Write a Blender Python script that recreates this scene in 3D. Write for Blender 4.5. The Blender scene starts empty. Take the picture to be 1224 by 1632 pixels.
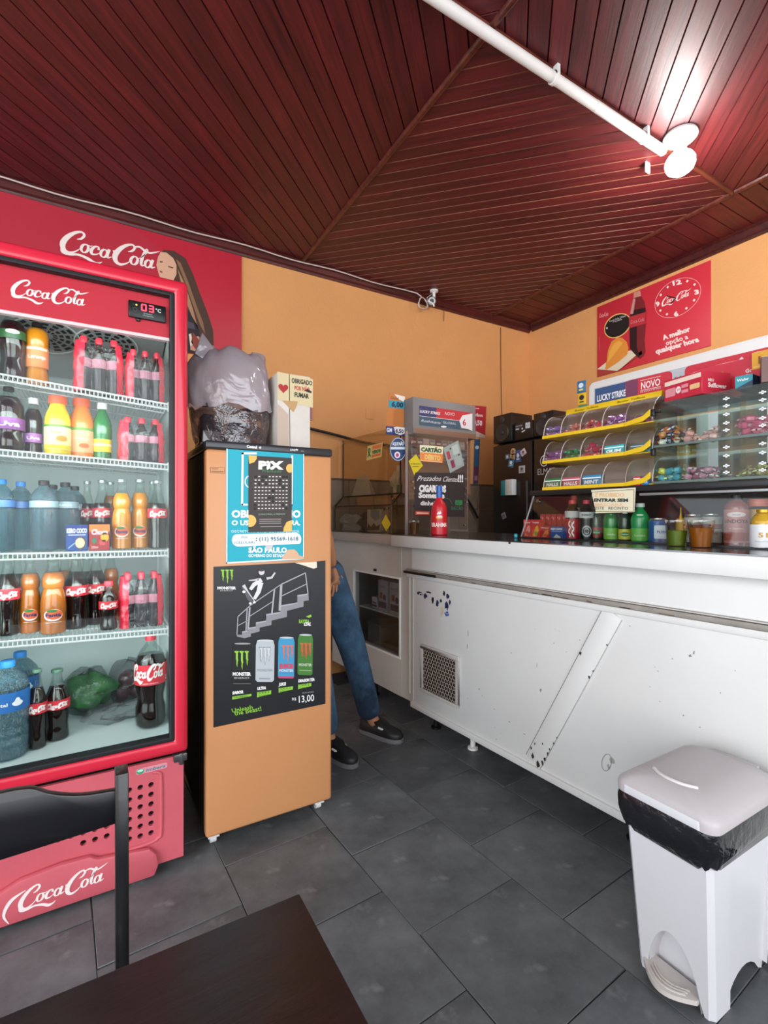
import bpy, bmesh, math, random
from mathutils import Matrix, Vector
random.seed(7)
PI = math.pi
SC = bpy.context.scene
COL = SC.collection

# ---------------------------------------------------------------- camera, sky, lights, exposure
H = 1.22
FWD = Vector((.5075, .8616, 0)); RGT = Vector((.8616, -.5075, 0))
cam_d = bpy.data.cameras.new('camera'); cam = bpy.data.objects.new('camera', cam_d); COL.objects.link(cam)
cam.location = (0, 0, H)
cam.rotation_euler = (PI/2, 0, -math.atan2(.5075, .8616))
cam_d.sensor_fit = 'VERTICAL'; cam_d.sensor_height = 24.0; cam_d.lens = 775/1632*24.0
cam_d.shift_y = 6/1632; cam_d.clip_start = .02; cam_d.clip_end = 60
SC.camera = cam
w = bpy.data.worlds.new('overcast_sky'); SC.world = w; w.use_nodes = True
w.node_tree.nodes['Background'].inputs[0].default_value = (.86, .93, 1, 1)
w.node_tree.nodes['Background'].inputs[1].default_value = 1.9
SC.view_settings.view_transform = 'Standard'; SC.view_settings.look = 'None'
SC.view_settings.gamma = 1; SC.view_settings.use_curve_mapping = False
SC.view_settings.exposure = 0.33

def area_light(name, loc, size, size_y, power, color, target):
    d = bpy.data.lights.new(name, 'AREA'); d.shape = 'RECTANGLE'; d.size = size; d.size_y = size_y
    d.energy = power; d.color = color
    o = bpy.data.objects.new(name, d); COL.objects.link(o); o.location = loc
    o.rotation_euler = (Vector(target)-Vector(loc)).to_track_quat('-Z', 'Y').to_euler()
    return o
# daylight through the open street front (to the left of and behind the viewer)
area_light('daylight_street_front', (-2.3, -.8, 1.6), 3.4, 2.3, 84, (.95, .98, 1), (2.2, 1.2, .75))
area_light('fill_rear_opening', (.9, -2.3, 1.7), 3.2, 2.3, 42, (.96, .98, 1), (1.2, 3, 1.1))  # lamp added at the unseen rear opening, for light on the freezer front

# ---------------------------------------------------------------- projection of photo measurements on real planes
def ray(px, py):
    u = (px-612)/775
    return FWD + RGT*u + Vector((0, 0, (822-py)/775))
def atY(px, py, y):
    d = ray(px, py); t = y/d.y; return Vector((d.x*t, y, H+d.z*t))
def atX(px, py, x):
    d = ray(px, py); t = x/d.x; return Vector((x, d.y*t, H+d.z*t))
def atZ(px, py, z):
    d = ray(px, py); t = (z-H)/d.z; return Vector((d.x*t, d.y*t, z))
CA = math.radians(3.2)                       # the counter stands a little askew to the walls
def CW(c, y, z): return Vector((c*math.cos(CA)-y*math.sin(CA), c*math.sin(CA)+y*math.cos(CA), z))
def WC(p): return Vector((p[0]*math.cos(CA)+p[1]*math.sin(CA), -p[0]*math.sin(CA)+p[1]*math.cos(CA), p[2]))
def atC(px, py, c):
    d = ray(px, py); t = c/(d.x*math.cos(CA)+d.y*math.sin(CA)); return WC(Vector((0, 0, H))+d*t)

# ---------------------------------------------------------------- materials
MATS = {}
def srgb(h):
    if not isinstance(h, str): return tuple(h)[:3]
    v = [int(h[i:i+2], 16)/255 for i in (0, 2, 4)]
    return tuple(c/12.92 if c <= .04045 else ((c+.055)/1.055)**2.4 for c in v)
def mat(name, col, rough=.5, metal=0, emit=0, bump=0, bscale=80, var=0, vscale=6, coat=0, spec=.5, col2=None):
    if name in MATS: return MATS[name]
    m = bpy.data.materials.new(name); m.use_nodes = True; nt = m.node_tree; b = nt.nodes['Principled BSDF']
    c = srgb(col)
    b.inputs['Base Color'].default_value = (*c, 1); b.inputs['Roughness'].default_value = rough
    b.inputs['Metallic'].default_value = metal; b.inputs['Coat Weight'].default_value = coat
    b.inputs['Specular IOR Level'].default_value = spec
    if emit: b.inputs['Emission Color'].default_value = (*c, 1); b.inputs['Emission Strength'].default_value = emit
    tc = None
    if var or col2 or bump:
        tc = nt.nodes.new('ShaderNodeTexCoord')
    if var or col2:
        n = nt.nodes.new('ShaderNodeTexNoise'); n.inputs['Scale'].default_value = vscale; n.inputs['Detail'].default_value = 6
        n.inputs['Roughness'].default_value = .65
        nt.links.new(tc.outputs['Object'], n.inputs['Vector'])
        r = nt.nodes.new('ShaderNodeValToRGB'); r.color_ramp.elements[0].position = .35; r.color_ramp.elements[1].position = .68
        c2 = srgb(col2) if col2 else tuple(min(1, x*(1-var)) for x in c)
        r.color_ramp.elements[0].color = (*c2, 1); r.color_ramp.elements[1].color = (*c, 1)
        nt.links.new(n.outputs['Fac'], r.inputs[0]); nt.links.new(r.outputs[0], b.inputs['Base Color'])
    if bump:
        n = nt.nodes.new('ShaderNodeTexNoise'); n.inputs['Scale'].default_value = bscale; n.inputs['Detail'].default_value = 3
        nt.links.new(tc.outputs['Object'], n.inputs['Vector'])
        bp = nt.nodes.new('ShaderNodeBump'); bp.inputs['Strength'].default_value = bump; bp.inputs['Distance'].default_value = .01
        nt.links.new(n.outputs['Fac'], bp.inputs['Height']); nt.links.new(bp.outputs[0], b.inputs['Normal'])
    MATS[name] = m; return m
def clear(name, tint=(1, 1, 1), gloss=.1, rough=.03, body=0, bodycol=(.8, .8, .8), crinkle=0):
    """thin clear glass / plastic film: tinted transmission, a share of milky body, fresnel gloss"""
    if name in MATS: return MATS[name]
    m = bpy.data.materials.new(name); m.use_nodes = True; nt = m.node_tree; nt.nodes.clear()
    out = nt.nodes.new('ShaderNodeOutputMaterial')
    t = nt.nodes.new('ShaderNodeBsdfTransparent'); t.inputs[0].default_value = (*srgb(tint), 1)
    base = t.outputs[0]
    if body:
        d = nt.nodes.new('ShaderNodeBsdfDiffuse'); d.inputs[0].default_value = (*srgb(bodycol), 1)
        x = nt.nodes.new('ShaderNodeMixShader'); x.inputs[0].default_value = body
        nt.links.new(base, x.inputs[1]); nt.links.new(d.outputs[0], x.inputs[2]); base = x.outputs[0]
    g = nt.nodes.new('ShaderNodeBsdfGlossy'); g.inputs['Roughness'].default_value = rough
    lw = nt.nodes.new('ShaderNodeLayerWeight'); lw.inputs[0].default_value = .25
    mp = nt.nodes.new('ShaderNodeMapRange'); mp.inputs[3].default_value = gloss*.45; mp.inputs[4].default_value = min(1, gloss*4)
    nt.links.new(lw.outputs['Fresnel'], mp.inputs[0])
    mx = nt.nodes.new('ShaderNodeMixShader'); nt.links.new(mp.outputs[0], mx.inputs[0])
    nt.links.new(base, mx.inputs[1]); nt.links.new(g.outputs[0], mx.inputs[2]); nt.links.new(mx.outputs[0], out.inputs[0])
    if crinkle:
        tc = nt.nodes.new('ShaderNodeTexCoord')
        n = nt.nodes.new('ShaderNodeTexNoise'); n.inputs['Scale'].default_value = crinkle; n.inputs['Detail'].default_value = 3
        n.inputs['Distortion'].default_value = 1.2
        nt.links.new(tc.outputs['Object'], n.inputs['Vector'])
        bp = nt.nodes.new('ShaderNodeBump'); bp.inputs['Strength'].default_value = .9; bp.inputs['Distance'].default_value = .02
        nt.links.new(n.outputs['Fac'], bp.inputs['Height'])
        nt.links.new(bp.outputs[0], g.inputs['Normal']); nt.links.new(bp.outputs[0], lw.inputs['Normal'])
    MATS[name] = m; return m
def wood(name, dark, light, sx=.9, sy=14, rough=.35, knots=True):
    m = bpy.data.materials.new(name); m.use_nodes = True; nt = m.node_tree; b = nt.nodes['Principled BSDF']; L = nt.links.new
    tc = nt.nodes.new('ShaderNodeTexCoord'); oi = nt.nodes.new('ShaderNodeObjectInfo')
    add = nt.nodes.new('ShaderNodeVectorMath'); add.operation = 'ADD'
    cb = nt.nodes.new('ShaderNodeCombineXYZ'); ml = nt.nodes.new('ShaderNodeMath'); ml.operation = 'MULTIPLY'; ml.inputs[1].default_value = 37
    L(oi.outputs['Random'], ml.inputs[0]); L(ml.outputs[0], cb.inputs[0]); L(ml.outputs[0], cb.inputs[1])
    L(tc.outputs['Object'], add.inputs[0]); L(cb.outputs[0], add.inputs[1])
    mp = nt.nodes.new('ShaderNodeMapping'); mp.inputs['Scale'].default_value = (sx, sy, sy); L(add.outputs[0], mp.inputs[0])
    n = nt.nodes.new('ShaderNodeTexNoise'); n.inputs['Scale'].default_value = 3; n.inputs['Detail'].default_value = 8; n.inputs['Roughness'].default_value = .7
    n.inputs['Distortion'].default_value = .6; L(mp.outputs[0], n.inputs[0])
    r = nt.nodes.new('ShaderNodeValToRGB'); r.color_ramp.elements[0].color = (*srgb(dark), 1); r.color_ramp.elements[1].color = (*srgb(light), 1)
    r.color_ramp.elements[0].position = .3; r.color_ramp.elements[1].position = .75; L(n.outputs['Fac'], r.inputs[0])
    hs = nt.nodes.new('ShaderNodeHueSaturation'); mr = nt.nodes.new('ShaderNodeMapRange')
    mr.inputs[3].default_value = .76; mr.inputs[4].default_value = 1.22; L(oi.outputs['Random'], mr.inputs[0]); L(mr.outputs[0], hs.inputs['Value'])
    L(r.outputs[0], hs.inputs['Color'])
    col = hs.outputs[0]
    if knots:
        v = nt.nodes.new('ShaderNodeTexVoronoi'); v.inputs['Scale'].default_value = 1.0
        m2 = nt.nodes.new('ShaderNodeMapping'); m2.inputs['Scale'].default_value = (2.2, 5, 5); L(add.outputs[0], m2.inputs[0]); L(m2.outputs[0], v.inputs['Vector'])
        rr = nt.nodes.new('ShaderNodeValToRGB'); rr.color_ramp.elements[0].position = .03; rr.color_ramp.elements[1].position = .13
        rr.color_ramp.elements[0].color = (.25, .2, .2, 1); rr.color_ramp.elements[1].color = (1, 1, 1, 1); L(v.outputs['Distance'], rr.inputs[0])
        mx = nt.nodes.new('ShaderNodeMix'); mx.data_type = 'RGBA'; mx.blend_type = 'MULTIPLY'; mx.inputs[0].default_value = .8
        L(col, mx.inputs[6]); L(rr.outputs[0], mx.inputs[7]); col = mx.outputs[2]
    L(col, b.inputs['Base Color']); b.inputs['Roughness'].default_value = rough
    bp = nt.nodes.new('ShaderNodeBump'); bp.inputs['Strength'].default_value = .12; bp.inputs['Distance'].default_value = .01
    L(n.outputs['Fac'], bp.inputs['Height']); L(bp.outputs[0], b.inputs['Normal'])
    MATS[name] = m; return m
def flat(hexcol, rough=.55):                      # printed ink / plain plastic of one colour
    return mat('ink_'+hexcol, hexcol, rough)

# ---------------------------------------------------------------- mesh building
class MB:
    def __init__(s): s.v = []; s.f = []; s.mi = []; s.mats = []; s.T = None
    def m(s, mt):
        if mt not in s.mats: s.mats.append(mt)
        return s.mats.index(mt)
    def add(s, vs, fs, mt):
        o = len(s.v); k = s.m(mt)
        for p in vs:
            p = Vector(p)
            s.v.append(s.T @ p if s.T else p)
        for f in fs: s.f.append([i+o for i in f]); s.mi.append(k)
        return s
    def box(s, a, b, mt):
        x0, y0, z0 = a; x1, y1, z1 = b
        return s.add([(x0,y0,z0),(x1,y0,z0),(x1,y1,z0),(x0,y1,z0),(x0,y0,z1),(x1,y0,z1),(x1,y1,z1),(x0,y1,z1)],
              [(0,3,2,1),(4,5,6,7),(0,1,5,4),(1,2,6,5),(2,3,7,6),(3,0,4,7)], mt)
    def hexa(s, b4, t4, mt):                      # eight corners: bottom ring, top ring
        return s.add(list(b4)+list(t4), [(0,3,2,1),(4,5,6,7),(0,1,5,4),(1,2,6,5),(2,3,7,6),(3,0,4,7)], mt)
    def prism(s, poly, mt, o, u, v, n, d):        # 2D outline extruded by d along n
        o, u, v, n = Vector(o), Vector(u), Vector(v), Vector(n); k = len(poly)
        vs = [o+u*x+v*y for x, y in poly]+[o+u*x+v*y+n*d for x, y in poly]
        return s.add(vs, [list(range(k))[::-1], list(range(k, 2*k))]+[(i, (i+1) % k, (i+1) % k+k, i+k) for i in range(k)], mt)
    def lathe(s, prof, mt, n=20, c=(0, 0, 0), sx=1, sy=1, caps=True):
        vs = []; fs = []
        for r, z in prof:
            for i in range(n):
                a = 2*PI*i/n; vs.append((c[0]+r*sx*math.cos(a), c[1]+r*sy*math.sin(a), c[2]+z))
        for j in range(len(prof)-1):
            for i in range(n): fs.append((j*n+i, j*n+(i+1) % n, (j+1)*n+(i+1) % n, (j+1)*n+i))
        if caps: fs.append(list(range(n))[::-1]); fs.append([(len(prof)-1)*n+i for i in range(n)])
        return s.add(vs, fs, mt)
    def tube(s, pts, r, mt, n=8, closed=False, taper=None):
        pts = [Vector(p) for p in pts]; vs = []; fs = []; k = len(pts)
        up = Vector((0, 0, 1)); prev = None
        for i, p in enumerate(pts):
            t = (pts[(i+1) % k] if closed or i < k-1 else p)-(pts[i-1] if closed or i > 0 else p)
            t.normalize()
            if prev is None: a = t.cross(up if abs(t.z) < .9 else Vector((1, 0, 0))).normalized()
            else: a = (prev-t*prev.dot(t)).normalized()
            prev = a; b = t.cross(a); rr = r*(taper[i] if taper else 1)
            for q in range(n):
                g = 2*PI*q/n; vs.append(p+a*math.cos(g)*rr+b*math.sin(g)*rr)
        for i in range(k if closed else k-1):
            j = (i+1) % k
            for q in range(n): fs.append((i*n+q, i*n+(q+1) % n, j*n+(q+1) % n, j*n+q))
        if not closed: fs.append(list(range(n))[::-1]); fs.append([(k-1)*n+q for q in range(n)])
        return s.add(vs, fs, mt)
    def build(s, name, parent=None, smooth=None, bevel=0, loc=None, segs=2):
        me = bpy.data.meshes.new(name); me.from_pydata([tuple(p) for p in s.v], [], s.f)
        for mt in s.mats: me.materials.append(mt)
        me.polygons.foreach_set('material_index', s.mi)
        if bevel:
            bm = bmesh.new(); bm.from_mesh(me); bmesh.ops.remove_doubles(bm, verts=bm.verts, dist=1e-5)
            bmesh.ops.recalc_face_normals(bm, faces=bm.faces)
            es = [e for e in bm.edges if len(e.link_faces) == 2 and e.calc_face_angle(0) > .5]
            bmesh.ops.bevel(bm, geom=es, offset=bevel, segments=segs, affect='EDGES', profile=.5, clamp_overlap=True)
            bm.to_mesh(me); bm.free()
        me.update()
        if smooth is not None or bevel:
            me.shade_smooth(); me.set_sharp_from_angle(angle=math.radians(smooth or 40))
        o = bpy.data.objects.new(name, me); COL.objects.link(o)
        if parent: o.parent = parent
        if loc: o.location = loc
        return o
def tag(o, label=None, cat=None, group=None, kind=None):
    if label: o['label'] = label
    if cat: o['category'] = cat
    if group: o['group'] = group
    if kind: o['kind'] = kind
    return o
def thing(name, label, cat, loc=(0, 0, 0), rz=0, group=None):
    o = bpy.data.objects.new(name, None); COL.objects.link(o); o.location = loc; o.rotation_euler = (0, 0, rz)
    o.empty_display_size = .05
    return tag(o, label, cat, group)
def copy_tree(o, parent=None):
    c = o.copy(); COL.objects.link(c)
    if parent: c.parent = parent
    for ch in list(o.children): copy_tree(ch, c)
    return c
def spline(pts, k=6, closed=False):
    """Catmull-Rom through tuples of any size"""
    n = len(pts); out = []
    for i in range(n if closed else n-1):
        g = (lambda j: pts[j % n]) if closed else (lambda j: pts[max(0, min(n-1, j))])
        p0, p1, p2, p3 = g(i-1), g(i), g(i+1), g(i+2)
        for q in range(k):
            t = q/k
            out.append(tuple(.5*((2*b)+(-a+c)*t+(2*a-5*b+4*c-d)*t*t+(-a+3*b-3*c+d)*t**3) for a, b, c, d in zip(p0, p1, p2, p3)))
    if not closed: out.append(tuple(pts[-1]))
    return out
TXT = {}
def text_mesh(s, bold=.0):
    k = (s, bold)
    if k not in TXT:
        c = bpy.data.curves.new('t', 'FONT'); c.body = s; c.size = 1; c.offset = bold; c.resolution_u = 2; c.fill_mode = 'FRONT'
        o = bpy.data.objects.new('t', c); me = o.to_mesh()
        vs = [tuple(v.co[:2]) for v in me.vertices]; fs = [tuple(p.vertices) for p in me.polygons]
        o.to_mesh_clear(); bpy.data.objects.remove(o); bpy.data.curves.remove(c)
        if not vs: vs = [(0, 0)]
        x0 = min(v[0] for v in vs); x1 = max(v[0] for v in vs); y0 = min(v[1] for v in vs); y1 = max(v[1] for v in vs)
        TXT[k] = (vs, fs, x0, x1, y0, y1)
    return TXT[k]
class Print:
    """flat ink layers on a surface; fn(x, y, layer) gives the point"""
    def __init__(s, fn, strip=0): s.mb = MB(); s.fn = fn; s.strip = strip
    @staticmethod
    def plane(o, u, v, n, step=.0006):
        o, u, v, n = Vector(o), Vector(u), Vector(v), Vector(n)
        return Print(lambda x, y, l: o+u*x+v*y+n*(step*(l+1)))
    def poly(s, pts, c, l=0):
        mt = flat(c) if isinstance(c, str) else c
        if s.strip:                               # on a curved label: cut the patch into narrow upright strips
            xa, xb = min(q[0] for q in pts), max(q[0] for q in pts); k = max(1, int(math.ceil((xb-xa)/s.strip)))
            for i in range(k):
                q = clip(clip(list(pts), -1, 0, -(xa+(xb-xa)*i/k)), 1, 0, xa+(xb-xa)*(i+1)/k)
                if len(q) > 2: s.mb.add([s.fn(x, y, l) for x, y in q], [list(range(len(q)))], mt)
            return s
        s.mb.add([s.fn(x, y, l) for x, y in pts], [list(range(len(pts)))], mt); return s
    def rect(s, x0, y0, x1, y1, c, l=0): return s.poly([(x0, y0), (x1, y0), (x1, y1), (x0, y1)], c, l)
    def band(s, x0, y0, x1, y1, c, l=0, n=8):
        for i in range(n): s.rect(x0+(x1-x0)*i/n, y0, x0+(x1-x0)*(i+1)/n, y1, c, l)
        return s
    def frame(s, x0, y0, x1, y1, w, c, l=0):
        s.rect(x0, y0, x1, y0+w, c, l); s.rect(x0, y1-w, x1, y1, c, l); s.rect(x0, y0+w, x0+w, y1-w, c, l); return s.rect(x1-w, y0+w, x1, y1-w, c, l)
    def rrect(s, x0, y0, x1, y1, r, c, l=0):
        p = []
        for cx, cy, a in ((x1-r, y0+r, -PI/2), (x1-r, y1-r, 0), (x0+r, y1-r, PI/2), (x0+r, y0+r, PI)):
            for k in range(5): p.append((cx+r*math.cos(a+k*PI/8), cy+r*math.sin(a+k*PI/8)))
        return s.poly(p, c, l)
    def ell(s, cx, cy, rx, ry, c, l=0, n=20, rot=0):
        p = []
        for i in range(n):
            a = 2*PI*i/n; x = rx*math.cos(a); y = ry*math.sin(a)
            p.append((cx+x*math.cos(rot)-y*math.sin(rot), cy+x*math.sin(rot)+y*math.cos(rot)))
        return s.poly(p, c, l)
    def ring(s, cx, cy, rx, ry, wd, c, l=0, n=28, rot=0):
        pts = []
        for i in range(n+1):
            a = 2*PI*i/n; x = rx*math.cos(a); y = ry*math.sin(a)
            pts.append((cx+x*math.cos(rot)-y*math.sin(rot), cy+x*math.sin(rot)+y*math.cos(rot), wd))
        return s.stroke(pts, c, l)
    def stroke(s, pts, c, l=0):                   # (x, y, width)
        mt = flat(c) if isinstance(c, str) else c
        L = []; n = len(pts)
        for i in range(n):
            a = pts[max(0, i-1)]; b = pts[min(n-1, i+1)]; dx = b[0]-a[0]; dy = b[1]-a[1]; q = math.hypot(dx, dy) or 1
            w = pts[i][2]/2; L.append((pts[i][0]-dy/q*w, pts[i][1]+dx/q*w)); L.append((pts[i][0]+dy/q*w, pts[i][1]-dx/q*w))
        s.mb.add([s.fn(x, y, l) for x, y in L], [(2*i, 2*i+1, 2*i+3, 2*i+2) for i in range(n-1)], mt); return s
    def line(s, x0, y0, x1, y1, w, c, l=0): return s.stroke([(x0, y0, w), (x1, y1, w)], c, l)
    def text(s, t, x, y, h, c, l=1, w=None, bold=.0, shear=0, align='L', rot=0):
        """cap height h, baseline start (x, y); w squeezes the line to a given width"""
        mt = flat(c) if isinstance(c, str) else c
        vs, fs, x0, x1, y0, y1 = text_mesh(t, bold); k = h/.73
        kx = (w/(x1-x0)) if w else k
        W = (x1-x0)*kx; ox = {'L': 0, 'C': -W/2, 'R': -W}[align]; P = []
        for a, b in vs:
            X = ox+(a-x0)*kx+shear*b*k; Y = b*k
            P.append(s.fn(x+X*math.cos(rot)-Y*math.sin(rot), y+X*math.sin(rot)+Y*math.cos(rot), l))
        s.mb.add(P, fs, mt); return s
    def coke(s, x, y, w, c, l=1, hs=1.0):
        """flowing script wordmark, width w, lower left at (x, y)"""
        k = w/10.6
        S = []
        def C(ox, tail, k=1.0):
            S.append(spline([(ox+1.55, 2.2, .1), (ox+1.2, 2.1, .16), (ox+1.15, 2.6, .2), (ox+1.6, 3.0, .16), (ox+2.05, 2.75, .16), (ox+1.85, 2.0, .12)] if 0 else
                     [(ox+1.35, 2.15, .06), (ox+1.75, 2.35, .2), (ox+1.95, 2.85, .24), (ox+1.6, 3.15, .2), (ox+.95, 2.85, .3), (ox+.35, 2.1, .44), (ox+.1, 1.25, .5), (ox+.35, .55, .4), (ox+.9, .3, .26), (ox+1.5, .6, .14), (ox+1.9, 1.1, .06)], 5))
        def O(cx, cy, rx=.36, ry=.52, w0=.26):
            S.append([(cx+rx*math.cos(a*PI/8), cy+ry*math.sin(a*PI/8), w0*(.45+.55*abs(math.cos(a*PI/8)))) for a in range(17)])
        C(0, 1)
        S.append(spline([(.1, .9, .2), (.3, .25, .3), (1.0, .12, .26), (1.9, .3, .22), (2.9, .1, .3), (3.6, -.25, .34), (4.1, -.2, .2), (4.45, .1, .03)], 5))
        O(2.35, 1.25); S.append(spline([(2.55, 1.75, .1), (2.9, 1.7, .08), (3.05, 1.85, .03)], 4))
        S.append(spline([(3.75, 1.45, .24), (3.7, 1.8, .14), (3.3, 1.75, .2), (3.05, 1.25, .3), (3.2, .8, .24), (3.65, .85, .12), (4.0, 1.15, .06)], 5))
        O(4.4, 1.2, .34, .5); S.append(spline([(4.85, 1.85, .26), (4.78, 1.2, .28), (4.9, .8, .2), (5.3, 1.0, .06)], 4))
        S.append([(5.25, 1.75, .2), (5.7, 1.8, .2)])
        C(5.5, 0)
        O(7.75, 1.2, .38, .54, .28)
        S.append(spline([(7.3, 2.5, .05), (7.5, 2.95, .14), (8.0, 3.1, .2), (8.6, 2.8, .24), (9.2, 2.65, .2), (9.8, 2.9, .14), (10.3, 3.2, .03)], 5))
        S.append(spline([(8.15, 1.5, .05), (8.7, 2.2, .1), (8.95, 2.85, .14), (8.75, 3.0, .14), (8.6, 2.3, .26), (8.55, 1.3, .3), (8.7, .8, .2), (9.05, .95, .06)], 5))
        O(9.35, 1.2, .34, .5); S.append(spline([(9.8, 1.85, .26), (9.73, 1.2, .28), (9.85, .8, .2), (10.25, 1.0, .05)], 4))
        for i_, st in enumerate(S):
            s.stroke([(x+(a+b*.22)*k, y+b*k*hs, q*k*1.18) for a, b, q in st], c, l+.13*i_)
        return s
    def build(s, name, parent): return s.mb.build(name, parent)
# ================================================================ THE ROOM
CEIL = 3.12
ORANGE = mat('orange_wall_paint', 'E4A467', .75, bump=.25, bscale=45, var=.10, vscale=1.3)
x0r, x1r, y0r, y1r = -2.4, 3.71, -2.4, 3.45
def struct(name, mb, parent=None, **k):
    o = mb.build(name, parent, **k)
    if not parent: o['kind'] = 'structure'
    return o
struct('wall_left', MB().box((x0r, y1r, -.12), (x1r+.15, y1r+.15, 3.3), ORANGE))
struct('wall_right', MB().box((x1r, y0r, -.12), (x1r+.15, y1r, 3.3), ORANGE))
# unseen rear wall, added to dim cooler-glass reflections; its opening lets light in
rw = MB(); rw.box((x0r, y0r-.15, 0), (-.9, y0r, 3.3), ORANGE); rw.box((2.7, y0r-.15, 0), (x1r, y0r, 3.3), ORANGE); rw.box((-.9, y0r-.15, 2.9), (2.7, y0r, 3.3), ORANGE)
struct('wall_rear', rw)
# ---- slate floor
GROUT = mat('dark_grout', '3c3e42', .85, var=.3, vscale=9)
fl = struct('floor', MB().box((x0r, y0r, -.12), (x1r, y1r, -.004), GROUT))
def slate():
    m = bpy.data.materials.new('slate_tile'); m.use_nodes = True; nt = m.node_tree; b = nt.nodes['Principled BSDF']; L = nt.links.new
    tc = nt.nodes.new('ShaderNodeTexCoord'); oi = nt.nodes.new('ShaderNodeObjectInfo')
    n = nt.nodes.new('ShaderNodeTexNoise'); n.inputs['Scale'].default_value = 3.2; n.inputs['Detail'].default_value = 9; n.inputs['Roughness'].default_value = .68
    L(tc.outputs['Object'], n.inputs[0])
    r = nt.nodes.new('ShaderNodeValToRGB'); e = r.color_ramp.elements; e[0].position = .28; e[0].color = (*srgb('383b3f'), 1); e[1].position = .72; e[1].color = (*srgb('76797b'), 1)
    L(n.outputs['Fac'], r.inputs[0])
    n2 = nt.nodes.new('ShaderNodeTexNoise'); n2.inputs['Scale'].default_value = 11; n2.inputs['Detail'].default_value = 7; L(tc.outputs['Object'], n2.inputs[0])
    r2 = nt.nodes.new('ShaderNodeValToRGB'); r2.color_ramp.elements[0].position = .6; r2.color_ramp.elements[1].position = .8; r2.color_ramp.elements[1].color = (.45, .45, .44, 1)
    L(n2.outputs['Fac'], r2.inputs[0])
    mx = nt.nodes.new('ShaderNodeMix'); mx.data_type = 'RGBA'; mx.blend_type = 'SCREEN'; mx.inputs[0].default_value = .42; L(r.outputs[0], mx.inputs[6]); L(r2.outputs[0], mx.inputs[7])
    hs = nt.nodes.new('ShaderNodeHueSaturation'); mr = nt.nodes.new('ShaderNodeMapRange'); mr.inputs[3].default_value = .8; mr.inputs[4].default_value = 1.12
    L(oi.outputs['Random'], mr.inputs[0]); L(mr.outputs[0], hs.inputs['Value']); L(mx.outputs[2], hs.inputs['Color']); L(hs.outputs[0], b.inputs['Base Color'])
    mr2 = nt.nodes.new('ShaderNodeMapRange'); mr2.inputs[3].default_value = .38; mr2.inputs[4].default_value = .62; L(n.outputs['Fac'], mr2.inputs[0]); L(mr2.outputs[0], b.inputs['Roughness'])
    bp = nt.nodes.new('ShaderNodeBump'); bp.inputs['Strength'].default_value = .35; bp.inputs['Distance'].default_value = .008; L(n.outputs['Fac'], bp.inputs['Height']); L(bp.outputs[0], b.inputs['Normal'])
    return m
SLATE = slate()
ts = .395
tile_me = []
for q in range(4):
    t = MB(); j = [random.uniform(-.0015, .0015) for _ in range(8)]; g = .0016
    a = [(g+j[0], g+j[1]), (ts-g+j[2], g+j[3]), (ts-g+j[4], ts-g+j[5]), (g+j[6], ts-g+j[7])]
    t.hexa([(x, y, -.012) for x, y in a], [(x, y, 0) for x, y in a], SLATE)
    o = t.build('floor_tile', fl, bevel=.0012, segs=1); tile_me.append(o)
protos = tile_me[:]; first = True; used = 0
oa = WC((.542*.8616+1.473*.5075, -.542*.5075+1.473*.8616, 0))      # a measured joint corner
for i in range(-7, 12):
    for jj in range(-8, 10):
        cx = oa.x+i*ts; cy = oa.y+jj*ts+(.5*ts if i % 2 else 0)-ts
        p = CW(cx+ts/2, cy+ts/2, 0); dep = p.x*.5075+p.y*.8616; lat = abs(p.x*.8616-p.y*.5075)
        if dep < .85 or lat > dep*.8+.35 or p.x > 3.4 or p.y > 3.2 or p.x < -.9: continue
        if used < 4: o = protos[used]
        else: o = protos[random.randrange(4)].copy(); COL.objects.link(o)
        o.location = CW(cx, cy, random.uniform(-.0015, .0008)); o.rotation_euler = (0, 0, CA); used += 1
# plain slate further out, behind the viewer
# ---- wainscot of brown-grey tiles behind the bar
WT = mat('brown_grey_wall_tile', '8A7868', .35, var=.25, vscale=7)
wl = bpy.data.objects['wall_left']; pr = None
for i in range(12):
    for k in range(6):
        if pr is None:
            pr = MB().box((.002, -.012, .002), (.218, 0, .218), WT).build('wall_tile', wl, bevel=.003, segs=1); o = pr
        else: o = pr.copy(); COL.objects.link(o)
        o.location = (1.05+i*.22, y1r, .18+k*.22)
MB().box((1.05, y1r-.016, 1.500), (3.69, y1r, 1.512), mat('tile_edge_strip', '5d4f44', .5)).build('tile_trim', wl)
# ---- ceiling of varnished planks in four diagonal fields
PLANK = wood('varnished_red_planks', '380e13', '6c1e21', sx=.8, sy=12, rough=.48)
BEAD = wood('varnished_bead', '3c1511', '7a3a2a', sx=1, sy=10, rough=.3, knots=False)
ceil = struct('ceiling', MB().box((x0r, y0r, CEIL), (x1r, y1r, CEIL+.15), mat('ceiling_backing', '1c0a09', .8)))
def clip(poly, a, b, c):                       # keep a*x+b*y<=c
    out = []
    for i in range(len(poly)):
        p, q = poly[i], poly[(i+1) % len(poly)]; dp = a*p[0]+b*p[1]-c; dq = a*q[0]+b*q[1]-c
        if dp <= 0: out.append(p)
        if dp*dq < 0: t = dp/(dp-dq); out.append((p[0]+(q[0]-p[0])*t, p[1]+(q[1]-p[1])*t))
    return out
EDGE = wood('highlit_plank_edge', '6a3428', 'A06850', sx=1, sy=8, rough=.4, knots=False)  # highlights on the middle field's bevels, painted as a lighter wood
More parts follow.
